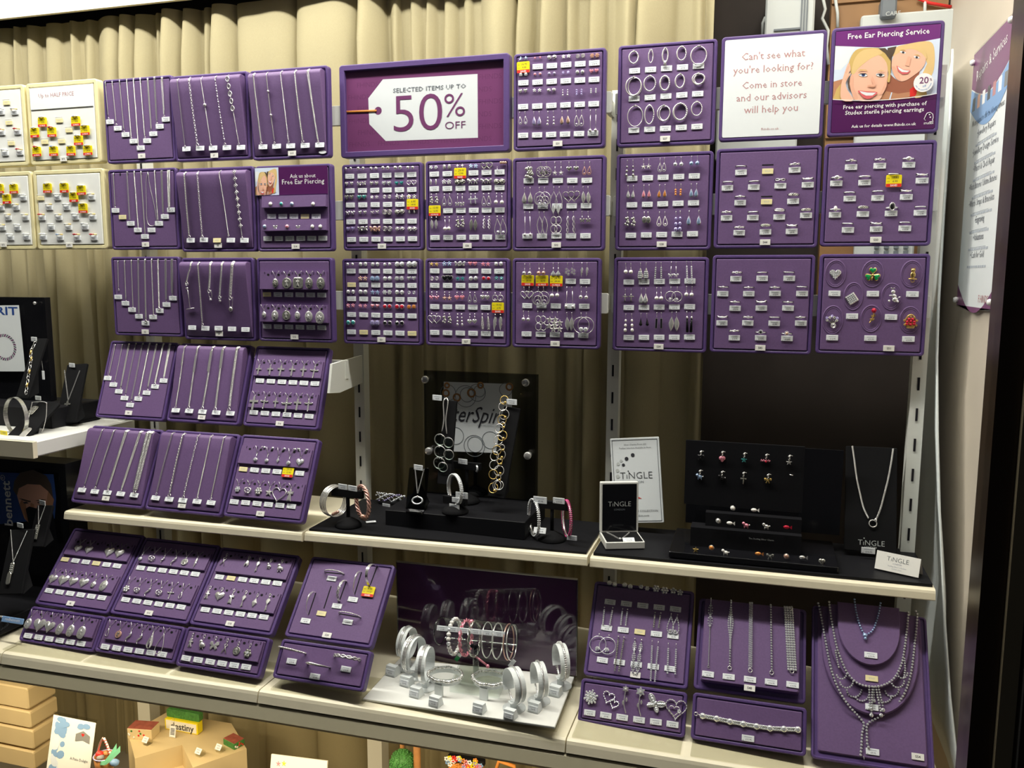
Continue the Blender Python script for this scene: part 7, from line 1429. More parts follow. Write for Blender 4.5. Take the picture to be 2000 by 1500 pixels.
# ------------------------------------------------------------------ middle shelf
def middle():
    zc = 1.0185; A, B = [Vector(v) for v in SH['M']]
    b = MB(); lo = [(A.x+.004, A.y+.012, A.z+.0008), (B.x-.004, B.y+.012, B.z+.0008), (B.x-.004, .075, B.z+.0008), (A.x+.004, .075, A.z+.0008)]; b.loft([lo, [(x, y, z+.004) for x, y, z in lo]], 'black_board', cap0=True)
    put('black_cover', b, label='black board covering the middle shelf', cat='board')
    zs = 1.0175
    a = W('n', 497, 1200, z=zs); e = W('n', 1490, 1285, z=zs); y0 = (a.y+e.y)/2; x0, x1 = a.x, e.x; h = W('n', 990, 1122, y=y0).z-zs; y0 = max(y0, -.10)
    b = MB(); L = lambda i, z: [(x, y, z) for x, y in rrect(x0+i, x1-i, y0+i, .07, .003)]; b.loft([L(0, zs+.0008), L(0, zs+h-.001), L(.001, zs+h)], 'black_board', cap0=True); put('riser', b, label='black riser block in the middle of the shelf', cat='riser')
    zr = zs+h+.0008
    # acrylic poster block
    y = .045; q = [W('n', *c, y=y) for c in ((815,90),(1605,110),(1605,715),(832,675))]; x0, x1 = (q[0].x+q[3].x)/2, (q[1].x+q[2].x)/2; zt = (q[0].z+q[1].z)/2; zb = zr
    M = frame(((x0+x1)/2, y, (zb+zt)/2), (1, 0, 0), (0, 0, 1)); I = M.inverted(); w2, h2 = (x1-x0)/2, (zt-zb)/2
    b = MB(); b.box((-w2, -h2, -.018), (w2, h2, -.012), 'smoke'); t = put('poster_block', b, M=M, label='clear acrylic block with four round standoffs holding a script poster', cat='poster holder')
    b = MB(); b.box((-w2, -h2, -.004), (w2, h2, .002), 'cover'); put('clear_front', b, t, Tr((0, 0, 0)))
    N = lambda x, yy: tuple(onplane(I, 'n', x, yy, -.005)[:2]); b = MB(); b.flat([N(970,160), N(1436,176), N(1442,652), N(968,636)], -.006, 'photo_white')
    for x, yy, r_, m in ((1120,260,75,'tag_grey'),(1130,250,50,'tag_grey'),(1200,235,60,'tag_grey'),(1215,225,40,'tag_grey'),(1000,235,55,'tag_grey'),(1395,215,45,'tag_grey'),(1180,600,75,'tag_grey'),(1185,590,55,'tag_grey'),(1050,530,60,'tag_grey'),(1290,560,60,'tag_grey'),(1160,237,26,'rust'),(1060,268,24,'rust'),(985,238,22,'rust'),(1222,185,18,'rust'),(1420,195,22,'rust'),(992,185,16,'rust')):
        c = N(x, yy); k = mppw(W('n', x, yy, y=y), 'n'); b.ring((c[0], c[1], -.0056), r_*k, r_*k, .0006 if m != 'rust' else .0020, m, 22, 4, sq=.15)
    l, r = N(1040, 440), N(1385, 420); b.text('terSpirit', (l[0]+r[0])/2, (l[1]+r[1])/2-.003, 'eye', width=(r[0]-l[0])*1.12, h=.036, z=-.0053, shear=.35)
    l, r = N(1200, 452), N(1370, 445); b.text('Quality Silver Jewellery Collection', (l[0]+r[0])/2, l[1]-.003, 'tag_grey', width=r[0]-l[0], z=-.0053)
    put('poster_print', b, t, Tr((0, 0, 0)))
    for x, yy in ((850,143),(1537,164),(874,632),(1550,664)):
        c = onplane(I, 'n', x, yy); b = MB(); b.lathe([(.0065, -.012), (.0085, 0), (.0085, .005), (.0075, .006)], 'silver', 18); put('standoff', b, t, Tr((c.x, c.y, .003)))
    # bust with long snake chain and discs
    o, M, I, w2, h2 = board_stand('n', (965,285),(1045,290),(1030,870),(930,860), .005, -.03, 'black_velvet', 'black stand behind the translucent disc necklace')
    b = MB(); top = onplane(I, 'n', 985, 268, .003)
    for q in ((955, 515), (992, 520)): chain(b, smooth([top+Vector((0, 0, -.004)), onplane(I, 'n', (968 if q[0] < 970 else 1000), 300, .004), onplane(I, 'n', 972 if q[0] < 970 else 985, 420, .004), onplane(I, 'n', *q, .004)], 20), 'snake', .0026)
    nk = put('necklace_chain', b, M=M, label='double snake chain necklace with translucent discs on black stand', cat='necklace')
    for x, yy, r_ in ((945,557,40),(1003,577,36),(945,640,42),(1005,660,36),(940,718,42),(965,745,34)):
        v = onplane(I, 'n', x, yy, .006); k = mppw(M @ v, 'n'); b = MB(); b.lathe([(r_*k*.7, -.0012), (r_*k, 0), (r_*k*.7, .0014)], 'glass_bead', 20); b.ring((0, 0, 0), r_*k, r_*k, .0007, 'silver', 22, 4); put('disc', b, nk, Tr(v) @ Rx(.25))
    shop_ticket(W('n', 927, 269, y=.0), -.25, 'white ticket on top of the disc necklace stand', 1.15, price=6)
    # earring T stands
    t = tbar(W('n', 1188, 930, z=zr), W('n', 1170, 545, y=W('n', 1188, 930, z=zr).y).z-zr, .033, 'tall black T stand holding hoop drop earrings on the riser', yaw=-.1)
    yb = t.matrix_world.translation.y
    for i, x in enumerate((1080, 1252)):
        v = W('n', x, 560, y=yb-.008); b = MB(); b.tube([(0, .002, 0), (0, -.003, .002), (0, -.002, -.006)], .0006, 'silver', 4); b.ring((0, 0, -.018), .0055, .0115, .0022, 'dark_silver', 18, 6, (.35, 1, 0)); put('drop_earring', b, M=Tr(v) @ Rx(0), label='shimmering grey oval drop earring at the %s end of the tall T stand' % ('left', 'right')[i], cat='drop earring')
    shop_ticket(W('n', 1150, 520, y=yb-.008), -.25, 'white ticket on the tall black T stand', 1.1, price=3)
    bs = W('n', 1130, 985, z=zr); t = tbar(bs, W('n', 1115, 722, y=bs.y).z-zr, .034, 'short black T stand with small hoop earrings behind the crystal bangle', yaw=-.1)
    for i, x in enumerate((1018, 1197)):
        v = W('n', x, 750, y=bs.y-.008); b = MB(); b.ring((0, 0, -.002), .006, .008, .0024, 'crystal', 16, 6, (.9, .5, 0)); put('hoop_earring', b, M=Tr(v), label='small white stone hoop at the %s end of the short T stand' % ('left', 'right')[i], cat='hoop earring')
    shop_ticket(W('n', 1103, 706, y=bs.y-.009), -.25, 'white ticket on the short black T stand', 1.1, price=4)
    # slanted board with gold and silver hoop chain
    o, M, I, w2, h2 = board_stand('n', (1362,322),(1468,340),(1415,968),(1295,948), .0, -.055, 'black_velvet', 'slanted black stand draped with the gold and silver ring chain')
    b = MB(); pts = [(1385,285),(1375,330),(1385,385),(1370,420),(1375,455),(1350,480),(1372,530),(1345,560),(1370,610),(1335,630),(1362,660),(1318,670),(1355,705),(1315,730),(1350,770),(1310,795),(1345,815),(1335,870),(1310,888),(1350,870)]
    for i, q in enumerate(pts):
        v = onplane(I, 'n', *q, .004+.0015*(i % 2)); k = mppw(M @ v, 'n'); r_ = (18, 30, 33, 30)[i % 4] if i > 1 else 28; b.ring(tuple(v), r_*k, r_*k*1.05, .0009, 'silver' if i % 3 else 'gold', 20, 5, (.15*math.sin(i), .15*math.cos(i), 1))
        if i % 2 == 0: b.ball(v+Vector((.004, -.005, .002)), .0030, 'gold')
    put('ring_chain', b, M=M, label='long chain of gold and silver rings with gold beads on slanted stand', cat='necklace')
    shop_ticket(W('n', 1438, 298, y=-.005), -.2, 'white ticket on top of the gold and silver ring chain stand', 1.15, price=2)
    # ring pendant card
    o, M, I, w2, h2 = board_stand('n', (742,745),(852,752),(850,1040),(700,1035), -.055, -.085, 'smoke', 'smoky acrylic stand with a silver ring pendant, left on the riser')
    b = MB(); b.rbox(-.020, .020, -.006, .006, 0, .006, 'black_gloss', .003); put('foot', b, o, M.inverted() @ Tr(W('n', 775, 1060, z=zr)) @ Rx(.2))
    b = MB(); e = onplane(I, 'n', 792, 930, .003)
    for q in ((775, 758), (836, 760)): chain(b, [onplane(I, 'n', *q, .003), e], 'box', .0024)
    nk = put('necklace_chain', b, M=M, label='fine V chain with silver ring pendant on smoky acrylic stand', cat='necklace')
    v = onplane(I, 'n', 789, 974, .003); b = MB(); b.ring((0, 0, 0), .0118, .0078, .0019, 'crystal', 24, 6, (0, .1, 1)); b.ball((0, .009, 0), .0022, 'silver'); put('ring_pendant', b, nk, Tr(v))
    shop_ticket(W('n', 798, 747, y=-.06), -.25, 'white ticket on top of the smoky acrylic stand', 1.1)
    # crystal bangle
    t = tbar(W('n', 1050, 1055, z=zr), .030, .028, 'low black T stand inside the crystal bangle', yaw=-.2); yb = t.matrix_world.translation.y
    bangle('n', 1048, 897, 42, 98, yb, .0036, 'crystal', 'broad bangle covered in white crystals standing on the riser', 'gem')
    for x, yy, lab, kz in ((1095, 938, 'blank white ticket hanging inside the crystal bangle', 1.3), (1060, 970, 'second loose ticket hanging inside the crystal bangle', 1.0)): shop_ticket(W('n', x, yy, y=yb-.015), -.1, lab, kz, price=7)
    shop_ticket(W('n', 1045, 1018, y=yb-.012), -.2, 'white ticket below the crystal bangle', 1.15, price=7)
    # crystal coil bracelet on the black cover
    b = MB(); c = W('n', 610, 955, z=zs+.02); rr = random.Random(5)
    for k in range(5): chain(b, smooth([c+Vector((-.036+.072*t, .006*math.sin(6*t+k*1.3), .010*math.cos(5*t+k*1.3)-.004*t)) for t in [j/8 for j in range(9)]], 24), 'rope' if k % 2 else 'ball', .005 if k % 2 else .0042, 'crystal' if k != 2 else 'lilac_gem')
    put('crystal_bracelet', b, label='tangled lilac and clear crystal bracelet at the left of the riser', cat='bracelet')
    b = MB(); b.rbox(-.03, .03, -.014, .014, 0, .012, 'black_velvet', .006, .003); put('bracelet_pillow', b, M=Tr((c.x, c.y+.004, zs+.0008)), label='small black pillow under the tangled crystal bracelet', cat='pillow')
    shop_ticket(W('n', 578, 1010, y=c.y-.02), -.2, 'white ticket below the tangled crystal bracelet')
    # front T stands with bangles
    b0 = W('n', 318, 1150, z=zs+.004); t = tbar(b0, W('n', 320, 912, y=b0.y).z-b0.z, .038, 'black T stand at the left end of the middle shelf', yaw=-.08); yb = b0.y
    for i in range(5):
        o, v, R = bangle('n', 205+9*i, 970+3*i, 80, 104+(i % 2)*2, yb, .0012, 'silver', 'thin silver bangle on the left T stand, %s of five from the left' % ORD[i], group='thin bangles on the left T stand', sgn=-1)
        b = MB(); b.ball((0, 0, 0), .0036, 'rose' if i % 2 == 0 else 'copper'); put('bead', b, o, o.matrix_world.inverted() @ Tr(W('n', 212+8*i, 1068-4*i, y=yb-.02)))
    o, v, R = bangle('n', 415, 988, 42, 112, yb, .0036, 'rose', 'rose coloured mesh bangle on the left T stand', 'twist')
    b = MB(); b.ball((0, 0, 0), .0062, 'copper', 1, .8, .8, 10, 8); put('magnet_clasp', b, o, o.matrix_world.inverted() @ Tr(W('n', 416, 1084, y=yb-.012)))
    shop_ticket(W('n', 280, 879, y=yb-.012), -.2, 'white ticket above the thin silver bangles', 1.1, price=3); shop_ticket(W('n', 347, 890, y=yb-.012), -.2, 'white ticket above the rose coloured bangle', 1.1)
    shop_ticket(W('n', 472, 1122, z=zs+.006), .6, 'paper tag lying below the rose coloured bangle', 1.0, lie=True)
    b0 = W('n', 1712, 1245, z=1.0155); t = tbar(b0, W('n', 1700, 990, y=b0.y).z-b0.z, .035, 'black T stand at the right end of the middle shelf', yaw=-.08); yb = b0.y
    bangle('n', 1588, 1090, 34, 122, yb, .0030, 'crystal', 'white stone bangle on the right T stand', 'gem'); bangle('n', 1814, 1095, 28, 120, yb, .0028, 'magenta_gem', 'magenta stone bangle on the right T stand', 'gem')
    shop_ticket(W('n', 1632, 970, y=yb-.012), -.1, 'large white ticket above the white stone bangle', 1.35, price=0); shop_ticket(W('n', 1760, 975, y=yb-.012), -.1, 'white ticket above the magenta stone bangle', 1.15, price=3)
    shop_ticket(W('n', 1630, 1180, y=yb-.02), 0, 'paper tag hanging from the white stone bangle', 1.2, price=1, tilt=-.5); shop_ticket(W('n', 1850, 1230, y=yb-.02), 0, 'paper tag hanging from the magenta bangle', .95, price=2)
middle()
# ------------------------------------------------------------------ right shelf: black charm display
def right_shelf():
    A, B = [Vector(v) for v in SH['R']]; zs = 1.0105
    b = MB(); lo = [(A.x+.004, A.y+.014, A.z+.001), (B.x-.003, B.y+.014, B.z+.001), (B.x-.003, .075, B.z+.001), (A.x+.004, .075, A.z+.001)]; b.loft([lo, [(x, y, z+.005) for x, y, z in lo]], 'black_board', cap0=True)
    put('black_cover', b, label='black board covering the right shelf', cat='board')
    zc = 1.0145
    # white leaflet
    o, M, I, w2, h2 = board_stand('o', (178,428),(432,420),(455,878),(182,884), .06, .035, 'photo_white', 'white charm leaflet with a black border standing on the right shelf', 'leaflet', .002, False, 'leaflet')
    b = MB(); N = lambda x, y: tuple(onplane(I, 'o', x, y)[:2])
    m_ = .004; [b.box((x0, y0, .0002), (x1, y1, .0005), 'eye') for x0, y0, x1, y1 in ((-w2+m_, h2-m_-.0008, w2-m_, h2-m_), (-w2+m_, -h2+m_, w2-m_, -h2+m_+.0008), (-w2+m_, -h2+m_, -w2+m_+.0008, h2-m_), (w2-m_-.0008, -h2+m_, w2-m_, h2-m_))]
    def tx(s, x0, y0, x1, y1, m='eye', **k): l, r = N(x0, y0), N(x1, y1); b.text(s, (l[0]+r[0])/2, (l[1]+r[1])/2, m, width=r[0]-l[0], z=.0006, **k)
    tx('Silver Charms From \u00a320', 243, 466, 362, 462); tx('Further Selection Available In Store', 218, 484, 388, 480); tx('T\u0131NGLE', 224, 645, 396, 642, bold=-.014); c = N(266, 603); b.disc(c[0], c[1], .0014, .0014, .0006, 'eye', 8); tx('LONDON', 272, 668, 348, 666, 'tag_grey'); tx('CHARM COLLECTION', 268, 822, 425, 820); tx('tinglelondon.com', 262, 848, 378, 844)
    for x, y, r_, m in ((290,517,11,'eye'),(257,537,11,'eye'),(240,570,9,'eye'),(212,565,9,'box_grey'),(208,600,10,'box_grey'),(210,632,11,'box_grey'),(228,548,8,'box_grey')): c = N(x, y); b.disc(c[0], c[1], r_*.00038, r_*.00038, .0006, m, 10)
    c = N(320, 748); b.flat([(c[0]-.006, c[1]), (c[0]+.008, c[1]-.001), (c[0]-.004, c[1]+.005)], .0006, 'red')
    put('leaflet_print', b, o, Tr((0, 0, 0)))
    # open jewellery box
    q = [W('o', *c, z=zc) for c in ((100,918),(145,1022),(355,1018))]; X = (q[2]-q[1]); X.z = 0; wd = X.length; X.normalize(); Yv = Vector((-X.y, X.x, 0)); dp = min(.075, max(.05, (q[0]-q[1]).dot(Yv)))
    o0 = q[1]; k = mppw(o0, 'o'); hh = .014
    M = frame(o0, X, Yv); b = MB(); b.rbox(0, wd, 0, dp, 0, hh, 'white_board', .002, .0008); b.box((.003, .003, hh), (wd-.003, dp-.003, hh+.0006), 'black_velvet'); t = put('jewellery_box', b, M=M, label='open white and black jewellery box with a fine chain at the shelf corner', cat='box')
    lh = W('o', 210, 668, y=(o0+Yv*dp).y).z-zc-hh; b = MB(); b.rbox(0, wd, 0, lh, 0, .012, 'white_board', .002, .0008); b.box((.004, .004, .012), (wd-.004, lh-.004, .0126), 'black_gloss'); b.text('T\u0131NGLE', wd/2, lh*.52, 'box_grey', width=wd*.6, z=.0128, bold=-.014); b.text('LONDON', wd/2, lh*.44, 'tag_grey', width=wd*.28, z=.0128)
    put('lid', b, t, Tr((0, dp, hh)) @ Rx(pi/2-.05) @ Tr((0, 0, -.001)))
    I = M.inverted(); b = MB(); P_ = [onplane(I, 'o', *c, hh+.0025) for c in ((150,930),(185,948),(222,966),(245,955),(275,930))]; chain(b, smooth(P_, 24), 'box', .0026); b.ball(P_[2], .003, 'silver'); put('bracelet', b, M=M, label='fine silver chain lying in the open jewellery box', cat='bracelet')
    put('price_ticket', ticket_mesh('w', 5, 1.1), M=M @ Tr((onplane(I, 'o', 268, 972, hh+.002))) @ Rx(.5), label='white ticket at the front of the open jewellery box', cat='ticket')
    # charm stand: back board, steps and platform
    a = W('o', 475, 1085, z=zc); e = W('o', 1395, 1165, z=zc); y0 = (a.y+e.y)/2; y0 = max(-.115, y0); x0, x1 = a.x, e.x
    t = put('charm_stand', None, M=Tr((x0, y0, zc+.001)), label='large stepped black charm stand in the middle of the right shelf', cat='stand'); wd = x1-x0
    b = MB(); b.rbox(0, wd, 0, .16, 0, .012, 'black_gloss', .003, .001); put('platform', b, t)
    zb = zc+.013; yB = y0+.13; yF = y0+.085
    def panel(c0, c1, y, m, th=.006): p0 = W('o', *c0, y=y); p1 = W('o', *c1, y=y); b = MB(); b.box((p0.x-x0, y-y0, p1.z-zc), (p1.x-x0, y-y0+th, p0.z-zc), m); return b
    put('back_panel', panel((585,448),(1395,950), yB, 'black_gloss'), t); put('charm_panel', panel((575,440),(1195,830), yF, 'black_board'), t)
    for k, (c0, c1, d) in enumerate((((680,826),(1195,862),.066), ((600,905),(1195,945),.048))):
        y = y0+d; p0 = W('o', *c0, y=y); p1 = W('o', *c1, y=y); b = MB(); b.box((p0.x-x0, d, .012), (p1.x-x0, .085, p0.z-zc), 'black_board'); put('step', b, t)
    b = MB(); y = y0+.047; l, r = W('o', 910, 968, y=y), W('o', 1045, 972, y=y); b.text('The Sterling Silver Charm', (l.x+r.x)/2-x0, l.z-zc, 'box_grey', width=r.x-l.x, z=0); b.v = [(u, y-y0-zz-.0012, v) for u, v, zz in b.v]; put('lettering', b, t)
    def charm(x, y, dep, col, kind, lab, hang=True):
        v = W('o', x, y, y=dep); b = MB(); m = CM[col]
        if hang:
            b.tube([(0, .004, 0), (0, -.004, .002), (.006, -.005, .001)], .0007, 'silver', 4); b.ball((0, -.003, -.001), .0025, 'silver', nu=6, nv=5); b.ring((0, -.003, -.006), .0016, .0034, .0006, 'silver', 10, 4, (1, .4, 0)); z0 = -.010
        else: z0 = .004
        pl = lambda pts, m, d=.001: b.add(*_pl(pts, z0, m, d))
        n0 = len(b.v)
        if kind == 'heart': b.ball((-.0022, 0, z0-.003), .0042, m, 1, .7, 1); b.ball((.0022, 0, z0-.003), .0042, m, 1, .7, 1); b.ball((0, 0, z0-.0065), .004, m, .8, .6, 1)
        elif kind in ('cross', 'star', 'bfly', 'bow', 'flower', 'angel'): b2 = MB(); b2.plate(norm(OUT[kind](), .016 if kind == 'cross' else .011), 0, .002, m, .0006); b.add([(u, -zz, v_+z0+.003) for u, v_, zz in b2.v], b2.f, m)
        elif kind == 'word': [b.tube([(-.010+.0045*i, 0, z0-.004), (-.009+.0045*i, 0, z0), (-.0075+.0045*i, 0, z0-.004), (-.006+.0045*i, 0, z0-.001)], .0010, m, 5) for i in range(4)]; b.ball((0, -.001, z0-.004), .0022, 'red_gem')
        elif kind == 'fish': b.ball((0, 0, z0), .0045, m, 1.3, .7, .8); b.add([(.005, 0, z0), (.010, 0, z0+.004), (.010, 0, z0-.004), (.009, .001, z0)], [(0, 1, 3), (0, 3, 2), (0, 2, 1)], m)
        elif kind == 'pup': b.ball((0, 0, z0-.003), .0042, m, 1.2, .8, .9); b.ball((-.005, -.001, z0+.001), .003, m); b.ball((.006, 0, z0-.002), .0014, 'silver'); [b.tube([(q, 0, z0-.005), (q, 0, z0-.009)], .001, m, 4) for q in (-.003, .003)]
        else: b.ball((0, 0, z0-.002 if hang else z0), .0048, m, 1, .8, 1); b.ring((0, 0, z0-.002 if hang else z0), .005, .005, .0007, 'silver', 12, 4, (.3, 1, .2))
        put('charm', b, M=Tr(v), label=lab, cat='charm', group='charms on the black stand')
    for x, y, col, kind, lab in ((655,497,'k','bfly','dark arrow shaped charm with a small cross'),(770,500,'p','heart','pink heart charm'),(887,508,'t','flower','teal flower charm'),(1005,515,'p','word','pink word charm with a red heart'),(1128,521,'s','star','silver star charm'),(650,600,'b','pup','blue bird charm'),(768,606,'k','pup','black and white animal charm'),(883,611,'d','cross','large silver cross charm'),(1014,621,'g','bow','yellow green bow charm')):
        charm(x, y, yF-.002, col, kind, lab+', %s row on the black charm stand' % ('top' if y < 560 else 'second'))
    b = MB(); v = W('o', 1130, 625, y=yF-.002); b.tube([(0, .004, 0), (0, -.004, .001), (.006, -.005, 0)], .0009, 'silver', 4); put('peg', b, t, Tr((v.x-x0, v.y-y0, v.z-zc)))
    for x, y, d, col, kind, lab in ((825,812,.060,'i','ball','white round bead charm, left of two on the top step'),(938,822,.060,'i','fish','white swan shaped charm, right of two on the top step'),(747,880,.042,'s','clus','silver flower ball charm on the second step'),(808,892,.042,'i','fish','small white fish charm on the second step'),(897,896,.042,'p','pup','white and pink animal charm on the second step'),(1005,902,.042,'s','pup','silver animal charm on the second step'),(1112,914,.042,'r','fish','silver arrow charm with red heart on the second step'),
      (627,1026,.012,'g','star','gold and green star charm at the front left of the charm stand'),(711,1024,.012,'o','ball','rainbow balloon charm on the front platform'),(787,1042,.012,'i','pup','white dog charm on the front platform'),(960,1056,.012,'o','fish','orange fish charm on the front platform'),(1024,1064,.012,'d','bow','black and silver bow charm on the front platform'),(1112,1070,.012,'c','ball','dark red round charm on the front platform'),(1196,1076,.012,'s','fish','silver shoe charm on the front platform'),(1302,1086,.012,'d','heart','dark heart charm at the front right of the charm stand')):
        charm(x, y, y0+d, col, kind, lab, False)
    # necklace board
    o, M, I, w2, h2 = board_stand('o', (1430,470),(1715,478),(1692,1048),(1424,1022), .05, .0, 'black_velvet', 'tall black necklace board at the right end of the right shelf')
    b = MB(); l, r = onplane(I, 'o', 1495, 1000), onplane(I, 'o', 1638, 1004); b.text('T\u0131NGLE', (l.x+r.x)/2, (l.y+r.y)/2, 'box_grey', width=r.x-l.x, z=.0004, bold=-.012); c = onplane(I, 'o', 1528, 962); b.disc(c.x, c.y, .0012, .0012, .0004, 'box_grey', 8); l, r = onplane(I, 'o', 1532, 1012), onplane(I, 'o', 1594, 1014); b.text('LONDON', (l.x+r.x)/2, (l.y+r.y)/2-.001, 'box_grey', width=r.x-l.x, z=.0004); put('lettering', b, o, Tr((0, 0, 0)))
    b = MB(); pt = [onplane(I, 'o', *q, .003) for q in ((1465,470),(1475,540),(1488,640),(1505,720),(1525,800),(1553,858))]; pr = [onplane(I, 'o', *q, .003) for q in ((1683,484),(1672,560),(1655,650),(1635,730),(1615,805),(1592,862))]
    chain(b, smooth(pt, 40), 'curb', .0042); chain(b, smooth(pr, 40), 'curb', .0042); v = onplane(I, 'o', 1575, 884, .003); k = mppw(M @ v, 'o'); b.ring(tuple(v), 19*k, 19*k, .0012, 'silver', 18, 5)
    nk = put('necklace_chain', b, M=M, label='silver curb chain necklace with a carrier ring on the tall black board', cat='necklace'); b = MB(); v = onplane(I, 'o', 1590, 866, .004); b.ball(v, .0035, 'silver', .8, 1.3, .7); put('clasp', b, nk, Tr((0, 0, 0)))
    shop_ticket(W('o', 1550, 1028, y=-.012), 0, 'white ticket at the foot of the tall black necklace board', 1.15, price=5)
    # folded brand card
    q = [W('o', *c, z=zc+.002) for c in ((1583,1128),(1818,1180))]; X = q[1]-q[0]; wd = X.length; M = frame((q[0]+q[1])/2+Vector((0, 0, .002)), X, Vector((0, .35, 1))); hh = .034
    b = MB(); b.box((-wd/2, 0, -.001), (wd/2, hh, 0), 'card'); b.text('T\u0131NGLE', 0, hh*.56, 'tag_grey', width=wd*.5, z=.0004, bold=-.014); b.text('LONDON', 0, hh*.42, 'ink_light', width=wd*.2, z=.0004); b.text('Sterling Silver Collection', 0, hh*.27, 'ink_light', width=wd*.42, z=.0004); b.text('Sold in store', 0, hh*.14, 'ink_light', width=wd*.22, z=.0004)
    t = put('tent_card', b, M=M, label='white folded card at the front right of the right shelf', cat='card'); b = MB(); b.add([(-wd/2, hh, -.001), (wd/2, hh, -.001), (wd/2, .006, -.03), (-wd/2, .006, -.03)], [(0, 1, 2, 3)], 'card'); put('rear_flap', b, t, Tr((0, 0, 0)))
right_shelf()
# ------------------------------------------------------------------ white bangle display on the base shelf
def base_display():
    A, B = Vector(BS[2]), Vector(BS[3]); zb = .7405
    q = [W('q', *c, z=zb+.008) for c in ((75,1185),(1640,1415),(1800,1000),(372,862))]
    b = MB(); lo = [(v.x, v.y, zb+.001) for v in q]; ctr = sum(q, Vector())/4; S = lambda k, z: [(ctr.x+(v.x-ctr.x)*k, ctr.y+(v.y-ctr.y)*k, z) for v in q]
    b.loft([S(1.025, zb), S(1.025, zb+.003), S(1.02, zb+.004)], 'acrylic_grey', cap0=True); t = put('display_board', b, label='white bangle display board on a clear base in the middle of the base shelf', cat='board')
    b = MB(); b.loft([S(1, zb+.0042), S(1, zb+.007), S(.994, zb+.008)], 'white_board', cap0=True); put('white_top', b, t)
    zt = zb+.0085
    # dark acrylic back panel
    yb = (q[2].y+q[3].y)/2+.012; c = [W('q', *k, y=yb) for k in ((352,72),(1825,218),(1815,1000),(368,850))]
    b = MB(); th = .006; fr = [(v.x, yb, v.z) for v in c]; b.loft([fr, [(x, y+th, z) for x, y, z in fr]], 'purple_mirror', cap0=True); t = put('back_panel', b, label='dark purple glossy panel standing behind the white bangle display', cat='panel')
    b = MB(); tri = [Vector(v) for v in fr]; b.tube([tri[3], tri[0]], .0018, 'acrylic_edge', 4); b.tube([tri[0]+Vector((0, 0, .001)), tri[1]+Vector((0, 0, .001))], .0024, 'bead_line', 4); b.tube([tri[1], tri[2]], .0018, 'acrylic_edge', 4); put('edge', b, t, Tr((0, 0, 0)))
    # acrylic cylinder bracelet bar
    v = W('q', 1025, 990, z=zt+.02); yb = v.y; L_ = W('q', 712, 632, y=yb+.01); R_ = W('q', 1295, 690, y=yb-.01); mid = (L_+R_)/2; k = mppw(mid, 'q'); rad = 108*k
    t = put('bracelet_bar', None, M=Tr(v), label='clear acrylic bracelet bar on a post in the middle of the white display', cat='stand'); inv = Tr(-v)
    X = (R_-L_).normalized(); Mx = frame(L_, X.cross(Vector((0, 0, 1))), Vector((0, 0, 1)))
    def cyl(r, m, l0, l1, n=24):
        b = MB(); pts = []
        for q_ in (l0, l1): c_ = L_.lerp(R_, q_); u = X.cross(Vector((0, 0, 1))).normalized(); w_ = u.cross(X); pts.append([tuple(c_+u*r*math.cos(2*pi*i/n)+w_*r*math.sin(2*pi*i/n)) for i in range(n)])
        b.loft(pts, m, cap0=False, cap1=False, sm=True); return b
    put('tube', cyl(rad, 'acrylic', 0, 1), t, inv)
    b = MB(); [b.ring(tuple(p_), rad, rad, .0016, 'acrylic_edge', 28, 5, X) for p_ in (L_, R_)]; put('tube_rim', b, t, inv)
    b = MB(); b.tube([Vector((mid.x, mid.y, zt+.02)), Vector((mid.x, mid.y, mid.z-rad))], .006, 'acrylic_edge', 12); put('post', b, t, inv)
    q = [W('q', *c, z=zt+.006) for c in ((785,1110),(1185,1165),(1285,940),(890,880))]; S2 = lambda kk, z: [(mid.x*0+sum(p_.x for p_ in q)/4+(p_.x-sum(p_.x for p_ in q)/4)*kk, sum(p_.y for p_ in q)/4+(p_.y-sum(p_.y for p_ in q)/4)*kk, z) for p_ in q]
    b = MB(); b.loft([S2(1, zt+.0005), S2(1, zt+.018), S2(.97, zt+.020)], 'acrylic', cap0=True); put('base', b, t, inv); b = MB(); b.loft([S2(.9, zt+.0206), S2(.9, zt+.022)], 'acrylic_grey', cap0=True); put('base_inset', b, t, inv)
    fz = Vector((CAM.x-mid.x, CAM.y-mid.y, .4)).normalized(); b = MB()
    u = X; w_ = (fz-u*fz.dot(u)).normalized(); s_ = w_.cross(u); p0 = L_.lerp(R_, .03)+w_*(rad+.0006); p1 = L_.lerp(R_, .97)+w_*(rad+.0006); up = u.cross(w_)*-1
    up = Vector((0, 0, 1))-w_*w_.z; up.normalize(); hz = .005
    b.add([tuple(p0-up*hz+up*.010), tuple(p1-up*hz+up*.010), tuple(p1+up*hz+up*.010), tuple(p0+up*hz+up*.010)], [(0, 1, 2, 3)], 'ticket'); put('label_strip', b, t, inv)
    for i in range(6): pm = p0.lerp(p1, (i+.5)/6)+up*.010+w_*.0004; put('price_ticket', ticket_mesh('w', i+2, .9), t, inv @ frame(pm, u, up))
    for fr_, st, m, th, lab, n in ((.20, 'beads', 'pearl', .0045, 'pearl bead bracelet on the clear bar', 1), (.36, 'twist', 'pink_gem', .0024, 'pink cord friendship bracelet on the clear bar', 1), (.48, 'twist', 'dark_silver', .0020, 'twisted bangle with a black heart on the clear bar', 1), (.66, 'round', 'silver', .0013, 'thin silver bangle, middle of the clear bar', 1), (.80, 'round', 'silver', .0016, 'thin silver bangle with a small bead on the clear bar', 1), (.95, 'round', 'rose', .0013, 'thin rose bangle at the right end of the clear bar', 1), (.99, 'round', 'silver', .0013, 'thin silver bangle beside the rose one at the end of the clear bar', 1)):
        c_ = L_.lerp(R_, fr_)-Vector((0, 0, rad*.35)); pr = c_-CAM; b = MB(); Rr = rad*1.28
